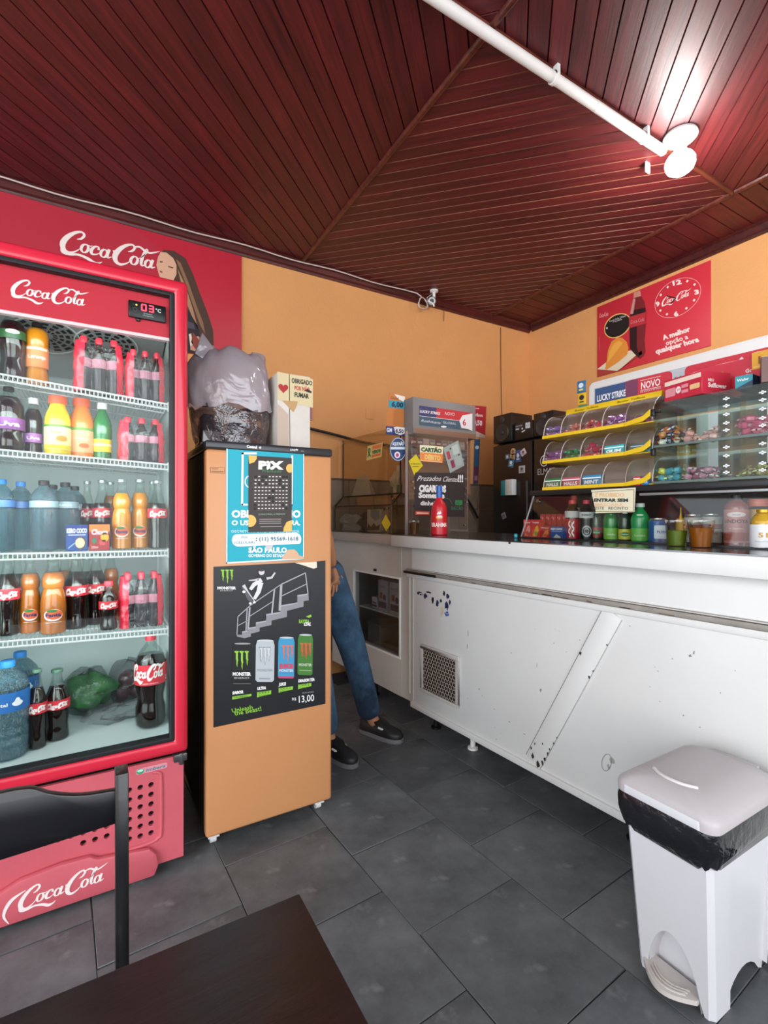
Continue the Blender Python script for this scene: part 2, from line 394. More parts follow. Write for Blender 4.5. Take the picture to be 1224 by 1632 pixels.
def field(rect, ang, pitch, cutback=True, edge=None):
    ca_, sa_ = math.cos(ang), math.sin(ang)
    X0, Y0, X1, Y1 = rect; loc = [(x*ca_+y*sa_, -x*sa_+y*ca_) for x, y in ((X0, Y0), (X1, Y0), (X1, Y1), (X0, Y1))]
    y = min(p[1] for p in loc); ye = max(p[1] for p in loc)
    while y < ye:
        pl = clip(clip(loc, 0, -1, -(y+.0004)), 0, 1, y+pitch-.0004); y += pitch
        if cutback:                              # nothing beyond what the room shows
            A = (.5075, .8616); aa = (-(A[0]*ca_+A[1]*sa_), -(-A[0]*sa_+A[1]*ca_)); pl = clip(pl, aa[0], aa[1], -1.0) if len(pl) > 2 else pl
        if len(pl) < 3: continue
        yb = y-pitch; e = .0035; n = len(pl)
        top = pl
        bot = [(px, min(max(py, yb+e), y-e)) for px, py in pl]
        z1 = CEIL; z0 = CEIL-.011
        vs = [(px, py, z1) for px, py in top]+[(px, py, z0) for px, py in bot]
        m = MB().add(vs, [list(range(n)), list(range(n, 2*n))[::-1]], PLANK)
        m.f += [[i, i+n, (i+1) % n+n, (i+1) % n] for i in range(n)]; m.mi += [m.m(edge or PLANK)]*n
        o = m.build('ceiling_plank', ceil); o.rotation_euler = (0, 0, ang)
SX, SY, BX = 1.31, 1.415, 3.20
field((-1.1, SY, SX, 3.42), PI/4, .085)
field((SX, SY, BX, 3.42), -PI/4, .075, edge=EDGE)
field((SX, .1, BX, SY), PI/4, .085)
field((.2, .4, SX, SY), -PI/4, .085)
field((BX, .2, 3.69, 3.42), 0, .1)
def bead(name, a, b, w=.02, h=.018, mt=None):
    a = Vector(a); b = Vector(b); d = (b-a).normalized(); s_ = Vector((-d.y, d.x, 0))*w/2; dn = Vector((0, 0, -h))
    pts = [(-1, 0), (-.8, .6), (-.3, 1), (.3, 1), (.8, .6), (1, 0)]
    m = MB(); vs = [a+s_*x+dn*y for x, y in pts]+[b+s_*x+dn*y for x, y in pts]; n = 6
    m.add(vs, [list(range(n)), list(range(n, 2*n))[::-1]]+[(i, i+n, (i+1) % n+n, (i+1) % n) for i in range(n)], mt or BEAD)
    return m.build(name, ceil, smooth=60)
zc = CEIL-.010
bead('bead_moulding', (SX, .2, zc), (SX, 3.4, zc), .03)
bead('bead_moulding', (-1.0, SY, zc), (BX, SY, zc), .03)
bead('bead_moulding', (BX, .2, zc), (BX, 3.42, zc), .03)
# crown moulding (profile swept along both walls)
CROWN = wood('crown_wood', '2e0f0e', '5c2320', sx=1, sy=8, rough=.35, knots=False)
def crown(name, ax):
    pr_ = [(0, 0), (.012, 0), (.018, .012), (.03, .02), (.034, .055), (.05, .068), (.052, .08), (0, .08)]
    m = MB(); z = CEIL-.08
    if ax == 'x': vs = [(x, y1r-p, z+q) for x in (x0r, x1r) for p, q in pr_]
    else: vs = [(x1r-p, y, z+q) for y in (y0r, y1r-.05) for p, q in pr_]
    n = len(pr_); m.add(vs, [list(range(n)), list(range(n, 2*n))[::-1]]+[(i, i+n, (i+1) % n+n, (i+1) % n) for i in range(n)], CROWN)
    o = m.build(name); o['kind'] = 'structure'; return o
crown('trim_1', 'x'); crown('trim_2', 'y')
# rear part of the ceiling over the viewer, out of view
# ---- conduit with lamp
WHITEP = mat('white_plastic', 'E6E4E2', .35, var=.06, vscale=3)
cz = CEIL-.052
con = thing('ceiling_conduit', 'long straight white plastic conduit pipe running across the dark red plank ceiling', 'pipe', (SX, 1.405, cz))
m = MB().tube([(-1.9, 0, 0), (.62, 0, 0)], .0215, WHITEP, 14).build('pipe', con, smooth=60)
MB().tube([(.62, 0, 0), (1.16, 0, 0)], .0225, WHITEP, 14).build('pipe', con, smooth=60)
for x in (-.6, .35, .99):
    MB().tube([(x-.008, 0, 0), (x+.008, 0, 0)], .026, WHITEP, 14).box((x-.008, -.027, .0), (x+.008, .027, .052-.011), WHITEP).build('pipe_clip', con, smooth=50)
br = atZ(1032, 262, cz+.03)
pb = thing('cable_clip', 'small white perforated bracket hanging beside the end of the ceiling pipe', 'bracket', (br.x, br.y, CEIL-.011))
MB().box((-.018, -.003, -.055), (.018, .003, -.02), WHITEP).box((-.018, -.003, -.02), (-.010, .003, 0), WHITEP).box((-.004, -.003, -.02), (.004, .003, 0), WHITEP).box((.010, -.003, -.02), (.018, .003, 0), WHITEP).build('bracket_plate', pb)
p = Print.plane((0, -.003, -.055), (1, 0, 0), (0, 0, 1), (0, -1, 0)); p.ring(0, .015, .008, .008, .003, '777777'); p.build('bracket_hole', pb)
lp = atZ(1084, 222, CEIL-.03)
lamp = thing('ceiling_lamp', 'lit white bulb in a round white ceiling rose next to the pipe end', 'lamp', (lp.x, lp.y, CEIL-.011))
MB().lathe([(.075, 0), (.078, -.012), (.066, -.024), (.035, -.03), (.028, -.034)], WHITEP, 28).build('ceiling_rose', lamp, smooth=50)
MB().lathe([(.027, -.03), (.029, -.075), (.024, -.08)], WHITEP, 20).build('lamp_holder', lamp, smooth=50)
BULB = mat('glowing_bulb', (1, 1, .98), .3, emit=30)
MB().lathe([(.022, -.078), (.032, -.092), (.055, -.105), (.066, -.125), (.067, -.145), (.058, -.168), (.036, -.185), (.006, -.19)], BULB, 24).build('bulb', lamp, smooth=70)
ld = bpy.data.lights.new('bulb_light', 'POINT'); ld.energy = 20; ld.shadow_soft_size = .06; ld.color = (1, .98, .95)
lo = bpy.data.objects.new('bulb_light', ld); COL.objects.link(lo); lo.location = (lp.x, lp.y, CEIL-.30)
# ---- security camera with cable loops, thin wires
CABLEW = mat('white_cable', 'CFC3BC', .5); BLACKP = mat('black_plastic', '141416', .35); DKG = mat('dark_grey_plastic', '2c2d30', .45)
cp = Vector((2.43, 3.30, CEIL-.011))
cc = thing('security_camera', 'small security camera on a white bracket under the ceiling above the orange wall', 'camera', cp)
MB().lathe([(.035, 0), (.035, -.012), (.02, -.018), (.012, -.022), (.012, -.06)], WHITEP, 18).build('mount', cc, smooth=50)
d = (Vector((0, 0, 1.9))-Vector((2.43, 3.3, 3.05))).normalized()
a0 = Vector((0, .03, -.085)); 
MB().tube([a0-d*.06, a0+d*.05], .036, DKG, 18).build('camera_body', cc, smooth=50)
MB().tube([a0+d*.05, a0+d*.054], .03, mat('lens_ring', 'b9bcc0', .3), 18).build('lens_ring', cc)
MB().tube([a0+d*.054, a0+d*.057], .018, BLACKP, 18).build('lens', cc)
lo_ = []
for t in range(26):
    a = t/25*2*PI*2.2; lo_.append((-.09+.05*math.cos(a)*(1+.2*math.sin(t)), .03+.01*math.sin(2*a), -.115+.045*math.sin(a)))
MB().tube([(0, .03, -.02), (-.05, .03, -.06)]+lo_, .0032, CABLEW, 6).build('cable_loop', cc, smooth=60)
MB().tube([(-.06, 0, -.1), (-.03, -.03, -.13), (-.02, -.03, -.15)], .007, WHITEP, 8).build('cable_plug', cc, smooth=60)
wpts = [(x, y1r-.06, CEIL-.03+.006*math.sin(x*9)) for x in [-1.2+i*.11 for i in range(33)]]+[(2.345, 3.36, CEIL-.06)]
tag(MB().tube(wpts, .005, CABLEW, 6).build('white_wire', smooth=60), 'thin white cable clipped along the crown moulding up to the security camera', 'cable')
v1 = atY(799, 505, 3.43); v2 = atY(801, 662, 3.43)
tag(MB().tube([(v1.x, 3.44, 3.02), (v1.x+.004, 3.44, 2.6), (v2.x, 3.44, v2.z), (v2.x+.03, 3.43, 1.9)], .003, mat('brown_wire', '5b3320', .6), 6).build('wall_wire'), 'thin brown wire hanging straight down the orange wall near the corner', 'cable')
nl = atY(707, 492, 3.43)
nt_ = thing('nail_string', 'short rusty string hanging from a nail right of the security camera', 'string', (nl.x, 3.45, nl.z))
MB().tube([(0, 0, 0), (0, -.03, .003)], .004, mat('rust', '5a3120', .8), 6).build('nail', nt_)
MB().tube([(0, -.026, 0), (.003, -.022, -.05), (0, -.02, -.11)], .0025, MATS['rust'], 5).build('string', nt_)
# heavy black cable that climbs the wall
bc = [(.95, 3.41, 1.93), (1.35, 3.415, 1.875), (1.6, 3.415, 1.84), (1.85, 3.415, 1.80), (2.1, 3.415, 1.79), (2.45, 3.415, 1.70), (2.7, 3.415, 1.55), (2.9, 3.41, 1.35), (3.0, 3.40, 1.2)]
tag(MB().tube(spline(bc, 4), .011, BLACKP, 8).build('black_cable', smooth=60), 'thick black cable sagging along the orange wall behind the glass case', 'cable')
# switch patch, painted over
tag(MB().box((1.86, 3.442, 2.0), (1.93, 3.45, 2.08), ORANGE).build('painted_socket_cover', wl, bevel=.003))
bpy.data.objects['painted_socket_cover'].location.z += .0
# ================================================================ helpers for things in world / counter coordinates
def wm(root):                                   # mesh builder that takes world coordinates for a thing
    m = MB(); m.T = (Matrix.Translation(root.location) @ Matrix.Rotation(root.rotation_euler.z, 4, 'Z')).inverted(); return m
def wp(root, o, u, v, n, step=.0006):
    p = Print.plane(o, u, v, n, step); p.mb.T = wm(root).T; return p
def cthing(name, label, cat, base, group=None, rot=0):         # a thing in the counter's own frame
    r = thing(name, label, cat, CW(*base), CA+rot, group); r['_b'] = base; BASE[r.name] = Vector(base); ROT[r.name] = rot; return r
BASE = {}; ROT = {}
def cm(root):
    m = MB(); m.T = (Matrix.Translation(BASE[root.name]) @ Matrix.Rotation(ROT[root.name], 4, 'Z')).inverted(); return m
def cpn(root, o, u, v, n, step=.0006):
    p = Print.plane(o, u, v, n, step); p.mb.T = cm(root).T; return p
def face_cam(p): return math.atan2(-p[0], p[1])

GLASS = clear('bottle_glass', 'f4fbf8', gloss=.055); PETC = clear('clear_pet', 'eef6f6', gloss=.14, body=.05, crinkle=9)
PETG = clear('green_pet', '8fe0a0', gloss=.14, body=.35, bodycol='1f9a4a'); PETB = clear('blue_pet', 'bfe6f2', gloss=.16, body=.05, bodycol='c8e8f2', crinkle=14)
FILM = clear('clear_film', 'f0f0f2', gloss=.08, rough=.12, body=.02, bodycol='d8dde0', crinkle=22)
COLA = mat('cola', '1c0a08', .08, coat=.4); ORSODA = mat('orange_soda', 'E58A1E', .25, coat=.3, emit=0)
ORDARK = mat('orange_soda_deep', 'C56A22', .25, coat=.3); GRAPE = mat('grape_soda', '2b1018', .1, coat=.4)
WATER = clear('water', 'dff2f6', gloss=.05, body=.10, bodycol='d8eef2'); GREENL = mat('green_soda', '4f9a3a', .2, coat=.3)
RED = 'D2303C'; CREAM = 'F2ECE6'
CONT = [(.86,0),(.96,.02),(.97,.06),(.9,.16),(.88,.22),(.95,.32),(1,.42),(1,.56),(.93,.62),(.72,.71),(.5,.80),(.4,.88),(.37,.93),(.44,.935),(.44,.955),(.38,.965)]
FANT = [(.86,0),(.97,.02),(.97,.16),(.95,.22),(1,.3),(.97,.42),(.86,.52),(.74,.575),(.84,.61),(.88,.67),(.84,.72),(.66,.78),(.46,.84),(.4,.92),(.45,.935),(.45,.955),(.4,.965)]
PET6 = [(.8,0),(.95,.03),(.97,.1),(.86,.2),(.84,.27),(.96,.36),(1,.44),(1,.58),(.97,.64),(.8,.73),(.55,.81),(.4,.87),(.36,.93)]
PET2 = [(.72,0),(.94,.03),(1,.08),(.98,.2),(.86,.27),(.86,.33),(.98,.42),(1,.5),(1,.66),(.97,.72),(.82,.79),(.55,.86),(.32,.91),(.27,.95)]
WATB = [(.85,0),(.97,.02),(1,.07),(.94,.12),(1,.17),(.94,.22),(1,.27),(.94,.32),(1,.37),(1,.62),(.96,.68),(1,.73),(.88,.80),(.6,.87),(.36,.91),(.3,.95)]
JUIC = [(.86,0),(.98,.02),(1,.06),(1,.46),(.96,.5),(.99,.54),(.96,.62),(.86,.7),(.72,.77),(.6,.83),(.56,.88)]
CAN = [(.78,0),(.98,.04),(1,.07),(1,.9),(.84,.965),(.84,1),(.78,1)]
def rad(prof, z):
    for (r0, z0), (r1, z1) in zip(prof, prof[1:]):
        if z0 <= z <= z1 and z1 > z0: return r0+(r1-r0)*(z-z0)/(z1-z0)
    return prof[-1][0]
def part_prof(prof, z0, z1, k=1.0):
    out = [(rad(prof, z0)*k, z0)]+[(r*k, z) for r, z in prof if z0 < z < z1]+[(rad(prof, z1)*k, z1)]
    return out
def half(pr): return [(r*.5, z) for r, z in pr]
def bottle_proto(name, prof, shell, liquid=None, level=.8, cap=None, capz=(.93, 1.0), capr=.42, label=None, lz=(.44, .58), art=None, opaque=False, n=20):
    r = bpy.data.objects.new(name, None); COL.objects.link(r); r.empty_display_size = .05
    MB().lathe(half(spl(prof)), shell, n).build('bottle_body', r, smooth=50)
    if liquid: MB().lathe(half(part_prof(spl(prof), .012, level, .94)), liquid, n).build('liquid', r, smooth=50)
    if cap:
        z0, z1 = capz; c = capr*.5
        MB().lathe([(c, z0), (c*1.03, z0+.3*(z1-z0)), (c, z1-.006), (c*.86, z1)], cap, 16).build('cap', r, smooth=50)
    if label:
        R = max(rad(prof, lz[0]), rad(prof, (lz[0]+lz[1])/2), rad(prof, lz[1]))*.5+.008
        lb = MB().lathe([(R-.004, lz[0]), (R, lz[0]), (R, lz[1]), (R-.004, lz[1])], flat(label, .4) if isinstance(label, str) else label, n+8, caps=False).build('label', r, smooth=50)
        if art:
            p = Print(lambda x, y, l: Vector(((R+.004+.003*l)*math.sin(x/.5), -(R+.004+.003*l)*math.cos(x/.5), y)), .09); art(p); p.build('label_print', lb)
    elif art:
        R = .5*rad(prof, .25)+.012
        p = Print(lambda x, y, l: Vector(((R+.003*l)*math.sin(x/.5), -(R+.003*l)*math.cos(x/.5), y)), .09); art(p); p.build('printed_logo', r)
    return r
def spl(prof): return [(max(.02, a), b) for a, b in prof]
GREENCAP = mat('crown_cap_green', '7fa890', .35, metal=.6); REDCAP = mat('red_cap', 'D93848', .4); WHITECAP = mat('white_cap', 'EDEFF0', .4)
BLUECAP = mat('blue_cap', '2f86d8', .4); BLACKCAP = mat('black_cap', '1e1a1c', .4); ORCAP = mat('orange_cap', 'E8643A', .45); STEELCAP = mat('steel_crown', 'A8B4B4', .3, metal=.7)
def a_coke(z, w=.86, x=-.43, A=3.6): return lambda p: p.coke(x, z, w, CREAM, 1, hs=1/A)
def a_fanta(p):
    p.ell(0, .25, .36, .075, 'F4EEE4', 0, 24); p.ell(.02, .257, .33, .062, 'E0663A', 1, 24)
    p.ell(-.05, .305, .2, .018, '2f7a3a', 2, 10); p.text('Fanta', 0, .232, .045, '1f2f6a', 3, w=.56, bold=.04, shear=.05, align='C'); p.band(-.3, .155, .3, .16, 'F4EEE4', 0); 
def a_can(p): pass
PROTO = {}
def kind(k):
    if k in PROTO: return PROTO[k]
    B = bottle_proto
    f = {
     'cola_glass': lambda: B('soda_bottle', CONT, GLASS, COLA, .76, GREENCAP, (.955, 1), .46, RED, (.45, .585), a_coke(.475)),
     'cola_glass_steel': lambda: B('soda_bottle', CONT, GLASS, COLA, .66, STEELCAP, (.955, 1), .46, RED, (.45, .585), a_coke(.475)),
     'fanta_glass': lambda: B('soda_bottle', FANT, GLASS, ORSODA, .80, STEELCAP, (.955, 1), .47, None, art=a_fanta),
     'fanta_deep': lambda: B('soda_bottle', FANT, GLASS, ORDARK, .78, GREENCAP, (.955, 1), .47, None, art=a_fanta),
     'fanta_back': lambda: B('soda_bottle', FANT, GLASS, ORDARK, .78, STEELCAP, (.955, 1), .47),
     'cola_pet': lambda: B('soda_bottle', PET6, GLASS, COLA, .80, REDCAP, (.9, 1), .46, RED, (.44, .60), a_coke(.47, .9, -.45, 3)),
     'cola_2l': lambda: B('soda_bottle', PET2, GLASS, COLA, .78, REDCAP, (.94, 1), .34, RED, (.48, .70), lambda p: (p.coke(-.72, .53, 1.15, CREAM, 1, hs=.5), p.text('SABOR ORIGINAL', -.25, .495, .014, CREAM, 1, w=.5), p.text('2L', .55, .51, .05, CREAM, 1, bold=.03))),
     'guarana_2l': lambda: B('soda_bottle', PET2, GLASS, GRAPE, .82, BLACKCAP, (.92, 1), .36, '2c5a35', (.56, .68), lambda p: p.ell(0, .65, .25, .03, 'D8E0D8', 1)),
     'orange_pet': lambda: B('soda_bottle', [(.9,0),(1,.05),(.96,.18),(.86,.26),(.88,.3),(.88,.6),(.98,.66),(1,.78),(.9,.88),(.6,.95),(.4,.97)], GLASS, ORSODA, .93, BLACKCAP, (.96, 1.04), .42, 'F08A4A', (.28, .62), lambda p: (p.band(-.5, .56, .5, .6, 'F6D9BE', 1), p.text('Laranja', 0, .42, .06, CREAM, 1, w=.8, align='C', bold=.02))),
     'grape_2l': lambda: B('soda_bottle', PET2, GLASS, GRAPE, .84, BLACKCAP, (.93, 1), .34, '7a3a80', (.32, .50), lambda p: (p.text('Uva', 0, .37, .07, 'E8D4EC', 1, w=.7, align='C', bold=.03))),
     'grape_pet': lambda: B('soda_bottle', PET6, GLASS, GRAPE, .80, WHITECAP, (.89, 1), .52, 'B070B8', (.2, .36), lambda p: (p.text('Uva', 0, .25, .06, 'F4E8F4', 1, w=.7, align='C', bold=.03))),
     'yellow_juice': lambda: B('juice_bottle', JUIC, mat('yellow_juice', 'E4C62A', .3, coat=.3), cap=ORCAP, capz=(.86, 1), capr=.68, label='E8DCA0', lz=(.09, .50), art=lambda p: (p.band(-.7, .46, .7, .5, '5f8a3a', 1), p.ell(.15, .27, .22, .05, 'D09038', 1), p.text('Suco', -.28, .36, .035, '6a5a20', 1, w=.4, bold=.02), p.band(-.7, .1, .7, .16, 'E0D028', 1))),
     'orange_juice': lambda: B('juice_bottle', JUIC, mat('orange_juice', 'E8843A', .3, coat=.3), cap=ORCAP, capz=(.86, 1), capr=.68, label='E8B084', lz=(.09, .50), art=lambda p: (p.band(-.7, .45, .7, .5, '6f9a4a', 1), p.text('Suco', 0, .3, .035, 'F6E4D0', 1, w=.5, align='C', bold=.02), p.ell(.1, .2, .2, .04, 'D87038', 1))),
     'green_pet': lambda: B('soda_bottle', PET6, mat('green_pet_solid', '2f7a44', .12, coat=.5), cap=WHITECAP, capz=(.89, 1), capr=.52, label='D8DC3A', lz=(.14, .36), art=lambda p: (p.band(-.7, .24, .7, .28, 'F0F0C8', 1), p.text('Limão', 0, .245, .03, '2f7a34', 2, w=.6, align='C'))),
     'water_big': lambda: B('water_bottle', WATB, PETB, WATER, .86, BLACKCAP, (.93, 1), .38, '8fa6b0', (.60, .72), lambda p: (p.band(-.7, .60, .7, .612, '1c2c34', 1), p.band(-.7, .708, .7, .72, '1c2c34', 1), p.text('ÁGUA', 0, .64, .03, 'E8F0F2', 1, w=.5, align='C'))),
     'water_bluecap': lambda: B('water_bottle', WATB, PETB, WATER, .86, BLUECAP, (.93, 1), .38, '4f7ab8', (.60, .72), lambda p: (p.band(-.7, .60, .7, .612, '1c2c44', 1), p.band(-.7, .708, .7, .72, '1c2c44', 1))),
     'crystal': lambda: B('water_bottle', WATB, PETB, WATER, .88, BLUECAP, (.93, 1), .34, '2a6fb8', (.50, .70), lambda p: (p.text('crystal', -.05, .515, .07, 'F2F6FA', 1, w=.16*2.2, bold=.02, rot=PI/2) if 0 else p.text('crystal', -.42, .57, .035, 'F2F6FA', 1, w=.42, bold=.02), p.poly([(.22+.13*math.sin(a)*(1 if math.cos(a) < .3 else .55), .59-.035*math.cos(a+PI)*(1.0 if math.cos(a) < 0 else 1.5)) for a in [i*PI/8 for i in range(16)]], 'F2F6FA', 1))),
     # counter-top bottles
     'dolly_green': lambda: B('soda_bottle', PET6, PETG, mat('lime_soda', '9fd08a', .2), .8, mat('green_cap', '0f5a3a', .4), (.9, 1), .4, '7cc04a', (.05, .36), lambda p: (p.text('Limão', 0, .16, .05, 'E8F4D8', 1, w=.6, align='C', bold=.02), p.text('2L', 0, .72, .03, 'E8F4EC', 1, w=.2, align='C'))),
     'dolly_white': lambda: B('soda_bottle', PET6, mat('green_pet_bright', '2FA05A', .15, coat=.5), cap=WHITECAP, capz=(.9, 1), capr=.5, label='6fbf52', lz=(.05, .36), art=lambda p: (p.text('Limão', 0, .16, .05, 'E8F4D8', 1, w=.6, align='C', bold=.02), p.ell(0, .7, .2, .02, 'DFF0E4', 1))),
     'dolly_dark': lambda: B('soda_bottle', PET6, mat('dark_green_pet', '25402a', .12, coat=.5), cap=mat('green_cap', '0f5a3a', .4), capz=(.9, 1), capr=.42, label='B03A40', lz=(.08, .36), art=lambda p: (p.ell(0, .22, .36, .07, '2f8a4a', 1), p.text('Guaraná', 0, .2, .035, 'F0F4E8', 2, w=.6, align='C', bold=.02), p.ell(0, .78, .2, .02, 'DFF0E4', 1))),
     'dolly_dark_yellow': lambda: B('soda_bottle', PET6, MATS.get('dark_green_pet') or mat('dark_green_pet', '25402a', .12, coat=.5), cap=mat('green_cap', '0f5a3a', .4), capz=(.9, 1), capr=.42, label='D8D048', lz=(.06, .34), art=lambda p: (p.ell(0, .2, .36, .06, '2f8a4a', 1), p.text('Guaraná', 0, .185, .035, 'F0F4E8', 2, w=.6, align='C', bold=.02), p.ell(0, .78, .2, .02, 'DFF0E4', 1))),
     'cola_sleeve': lambda: B('soda_bottle', PET6, MATS['cola'], cap=REDCAP, capz=(.9, 1), capr=.5, label=flat('B01828', .35), lz=(.02, .52), art=lambda p: (p.coke(-.12, .05, .42, CREAM, 1, hs=1) if 0 else [p.stroke(q, CREAM, 1) for q in [[(-.2+.06*math.sin(t*.9), .06+t*.027, .05) for t in range(16)], [(.02+.07*math.sin(t*.9+1), .06+t*.027, .06) for t in range(16)]]], p.band(-.72, .55, .72, .72, 'C8C8CC', 1))),
     'energy_pet': lambda: B('energy_drink_bottle', PET6, mat('black_pet', '141214', .15, coat=.5), cap=REDCAP, capz=(.9, 1), capr=.5, label=flat('101012', .3), lz=(.02, .52), art=lambda p: (p.ring(0, .22, .3, .12, .05, 'B8BCC4', 1), p.ring(0, .22, .16, .06, .03, 'B8BCC4', 1), p.band(-.72, .55, .72, .70, 'D4D6DA', 1), p.text('ENERGY', 0, .6, .05, '222226', 2, w=.7, align='C', bold=.03))),
     'rose_bottle': lambda: B('liquor_bottle', [(.9,0),(1,.02),(1,.74),(.95,.8),(.7,.86),(.5,.9),(.46,.93)], clear('rose_glass', 'E8A0A0', gloss=.15, body=.55, bodycol='C87878'), cap=BLACKCAP, capz=(.91, 1), capr=.5, label='C88888', lz=(.08, .72), art=lambda p: (p.ell(0, .62, .4, .05, 'ECDCDC', 1), p.text('ANIS', 0, .605, .025, '4a3a3a', 2, w=.3, align='C'), p.text('LINDOYA', 0, .46, .07, '3a2428', 1, w=1.05, align='C', bold=.02), p.text('de Cavalinho', 0, .34, .03, 'F4E6E2', 1, w=.6, align='C'), p.band(-.6, .12, .6, .28, 'B05A50', 1))),
     'peach_jar': lambda: B('preserve_jar', [(.9,0),(1,.04),(1,.7),(.94,.78),(.72,.86)], GLASS, mat('peach_syrup', 'E8B068', .3), .78, mat('salmon_lid', 'E0705A', .4), (.84, 1), .8, 'E0B878', (.2, .5), lambda p: p.text('Pêssego', 0, .3, .06, 'F6EEDA', 1, w=.8, align='C')),
     'cachaca': lambda: B('liquor_bottle', [(.9,0),(1,.04),(1,.66),(.9,.76),(.6,.88),(.45,.94)], GLASS, mat('amber_spirit', 'D8A030', .2, coat=.4), .9, mat('gold_cap', 'C8942a', .3, metal=.6), (.92, 1), .5, 'D8DADC', (.04, .62), lambda p: (p.band(-.3, .66, .7, .7, 'D8B040', 1), p.text('51', 0, .3, .12, 'C09030', 1, w=.35, align='C', bold=.03), p.text('Pirassununga', 0, .18, .03, '80848c', 1, w=.6, align='C'))),
     'mustard': lambda: B('squeeze_bottle', [(.8,0),(1,.04),(1,.55),(.7,.62)], mat('mustard_plastic', 'E8B020', .4), cap=mat('mustard_plastic', 'E8B020', .4), capz=(.6, .68), capr=.8),
     'brahma': lambda: B('beer_bottle', [(.92,0),(1,.02),(1,.5),(.96,.56),(.78,.64),(.5,.7),(.34,.76),(.31,.93),(.36,.94),(.34,.96)], mat('red_sleeve', 'C8202c', .35), cap=mat('blue_foil', '2a5fae', .35), capz=(.76, 1.0), capr=.38, label=flat('C8202c', .35), lz=(.03, .5), art=lambda p: (p.text('BRAHMA', 0, .17, .085, CREAM, 1, w=1.15, align='C', bold=.025), p.ell(0, .36, .22, .035, 'E8A030', 1), p.ell(.03, .375, .16, .025, CREAM, 2), p.poly([(-.15, .42), (-.05, .48), (.0, .45), (.06, .5), (.14, .44), (.05, .42)], CREAM, 1))),
     'beer_can': lambda: B('drink_can', CAN, mat('can_aluminium', 'C8CCD0', .25, metal=.8), label=flat('2a5f9e', .3), lz=(.06, .9), art=lambda p: (p.rrect(-.2, .2, .6, .72, .05, 'D8E4EC', 1), p.text('PILSEN', .2, .42, .1, '2a4f8e', 2, w=.5, align='C', bold=.02))),
     'silver_can': lambda: B('drink_can', CAN, mat('can_aluminium', 'C8CCD0', .25, metal=.8), label=flat('C0B8B0', .3), lz=(.06, .9), art=lambda p: (p.band(-.7, .5, .7, .66, 'B06050', 1), p.text('CHOPP', 0, .3, .08, '8a3a30', 1, w=.6, align='C'))),
    }[k]
    r = f(); PROTO[k] = r; r['_used'] = 0; return r
def put(k, label, cat, pos, w, h, group=None, rz=None):
    """place a copy of bottle kind k; w is its diameter, h its height"""
    p = kind(k)
    if not p['_used']: o = p; o['_used'] = 1
    else: o = copy_tree(p)
    o.location = pos; o.scale = (w, w, h); o.rotation_euler = (0, 0, face_cam(pos) if rz is None else rz)
    return tag(o, label, cat, group)
# ================================================================ THE DRINKS COOLER
CRED = mat('cooler_red', 'D4243E', .33, coat=.3, var=.05, vscale=2); CREDI = mat('header_red', 'CC2438', .4)
CPINK = mat('faded_kick_plate', 'D2606C', .45, var=.14, vscale=4); CWHITE = mat('cooler_white_lining', 'D8E6E4', .5)
WIRE = mat('white_coated_wire', 'E2E8E6', .4); SEAL = mat('black_gasket', '17191d', .5)
ck = thing('drinks_cooler', 'tall red upright drinks cooler with a glass door and bright shelves of bottles', 'cooler', (-.085, 2.14, 0))
XL, XR, YD = -.44, .271, 1.80
m = wm(ck)
m.box((XL, 1.855, .39), (XL+.035, 2.50, 2.025), BLACKP); m.box((XR-.03, 1.855, .39), (XR-.004, 2.50, 2.025), BLACKP)
m.box((XL, 2.43, .0), (XR-.004, 2.50, 2.025), BLACKP); m.box((XL, 1.855, 1.99), (XR-.004, 2.50, 2.03), BLACKP)
m.box((XL, 1.86, .03), (XL+.03, 2.5, .39), BLACKP); m.box((XR-.03, 1.86, .03), (XR-.004, 2.5, .39), BLACKP); m.box((XL, 1.95, .03), (XR-.01, 2.43, .38), BLACKP)
m.build('cabinet', ck)
m = wm(ck)
m.box((XL+.036, 1.86, .40), (XL+.046, 2.425, 1.989), CWHITE); m.box((XR-.04, 1.86, .40), (XR-.031, 2.425, 1.989), CWHITE)
m.box((XL+.046, 2.41, .40), (XR-.04, 2.428, 1.989), CWHITE); m.box((XL+.046, 1.86, .40), (XR-.04, 2.41, .448), CWHITE); m.box((XL+.046, 1.86, 1.975), (XR-.04, 2.41, 1.989), CWHITE)
m.build('lining', ck)
m = wm(ck)                                     # shelf standards on the side and back
for x in (XR-.048,):
    m.box((x, 1.885, .45), (x+.008, 1.905, 1.85), WIRE); m.box((x, 2.33, .45), (x+.008, 2.35, 1.85), WIRE)
m.build('shelf_standard', ck)
m = wm(ck)                                     # evaporator cover sloping down to the back
m.hexa([(XL+.05, 1.93, 1.93), (XR-.045, 1.93, 1.93), (XR-.045, 2.40, 1.79), (XL+.05, 2.40, 1.79)], [(XL+.05, 1.93, 1.97), (XR-.045, 1.93, 1.97), (XR-.045, 2.40, 1.97), (XL+.05, 2.40, 1.97)], mat('evaporator_grey', 'A8A8A8', .5))
m.build('evaporator_cover', ck)
nv = Vector((0, -.14, -.47)).normalized(); vv = Vector((0, .47, -.14)).normalized()
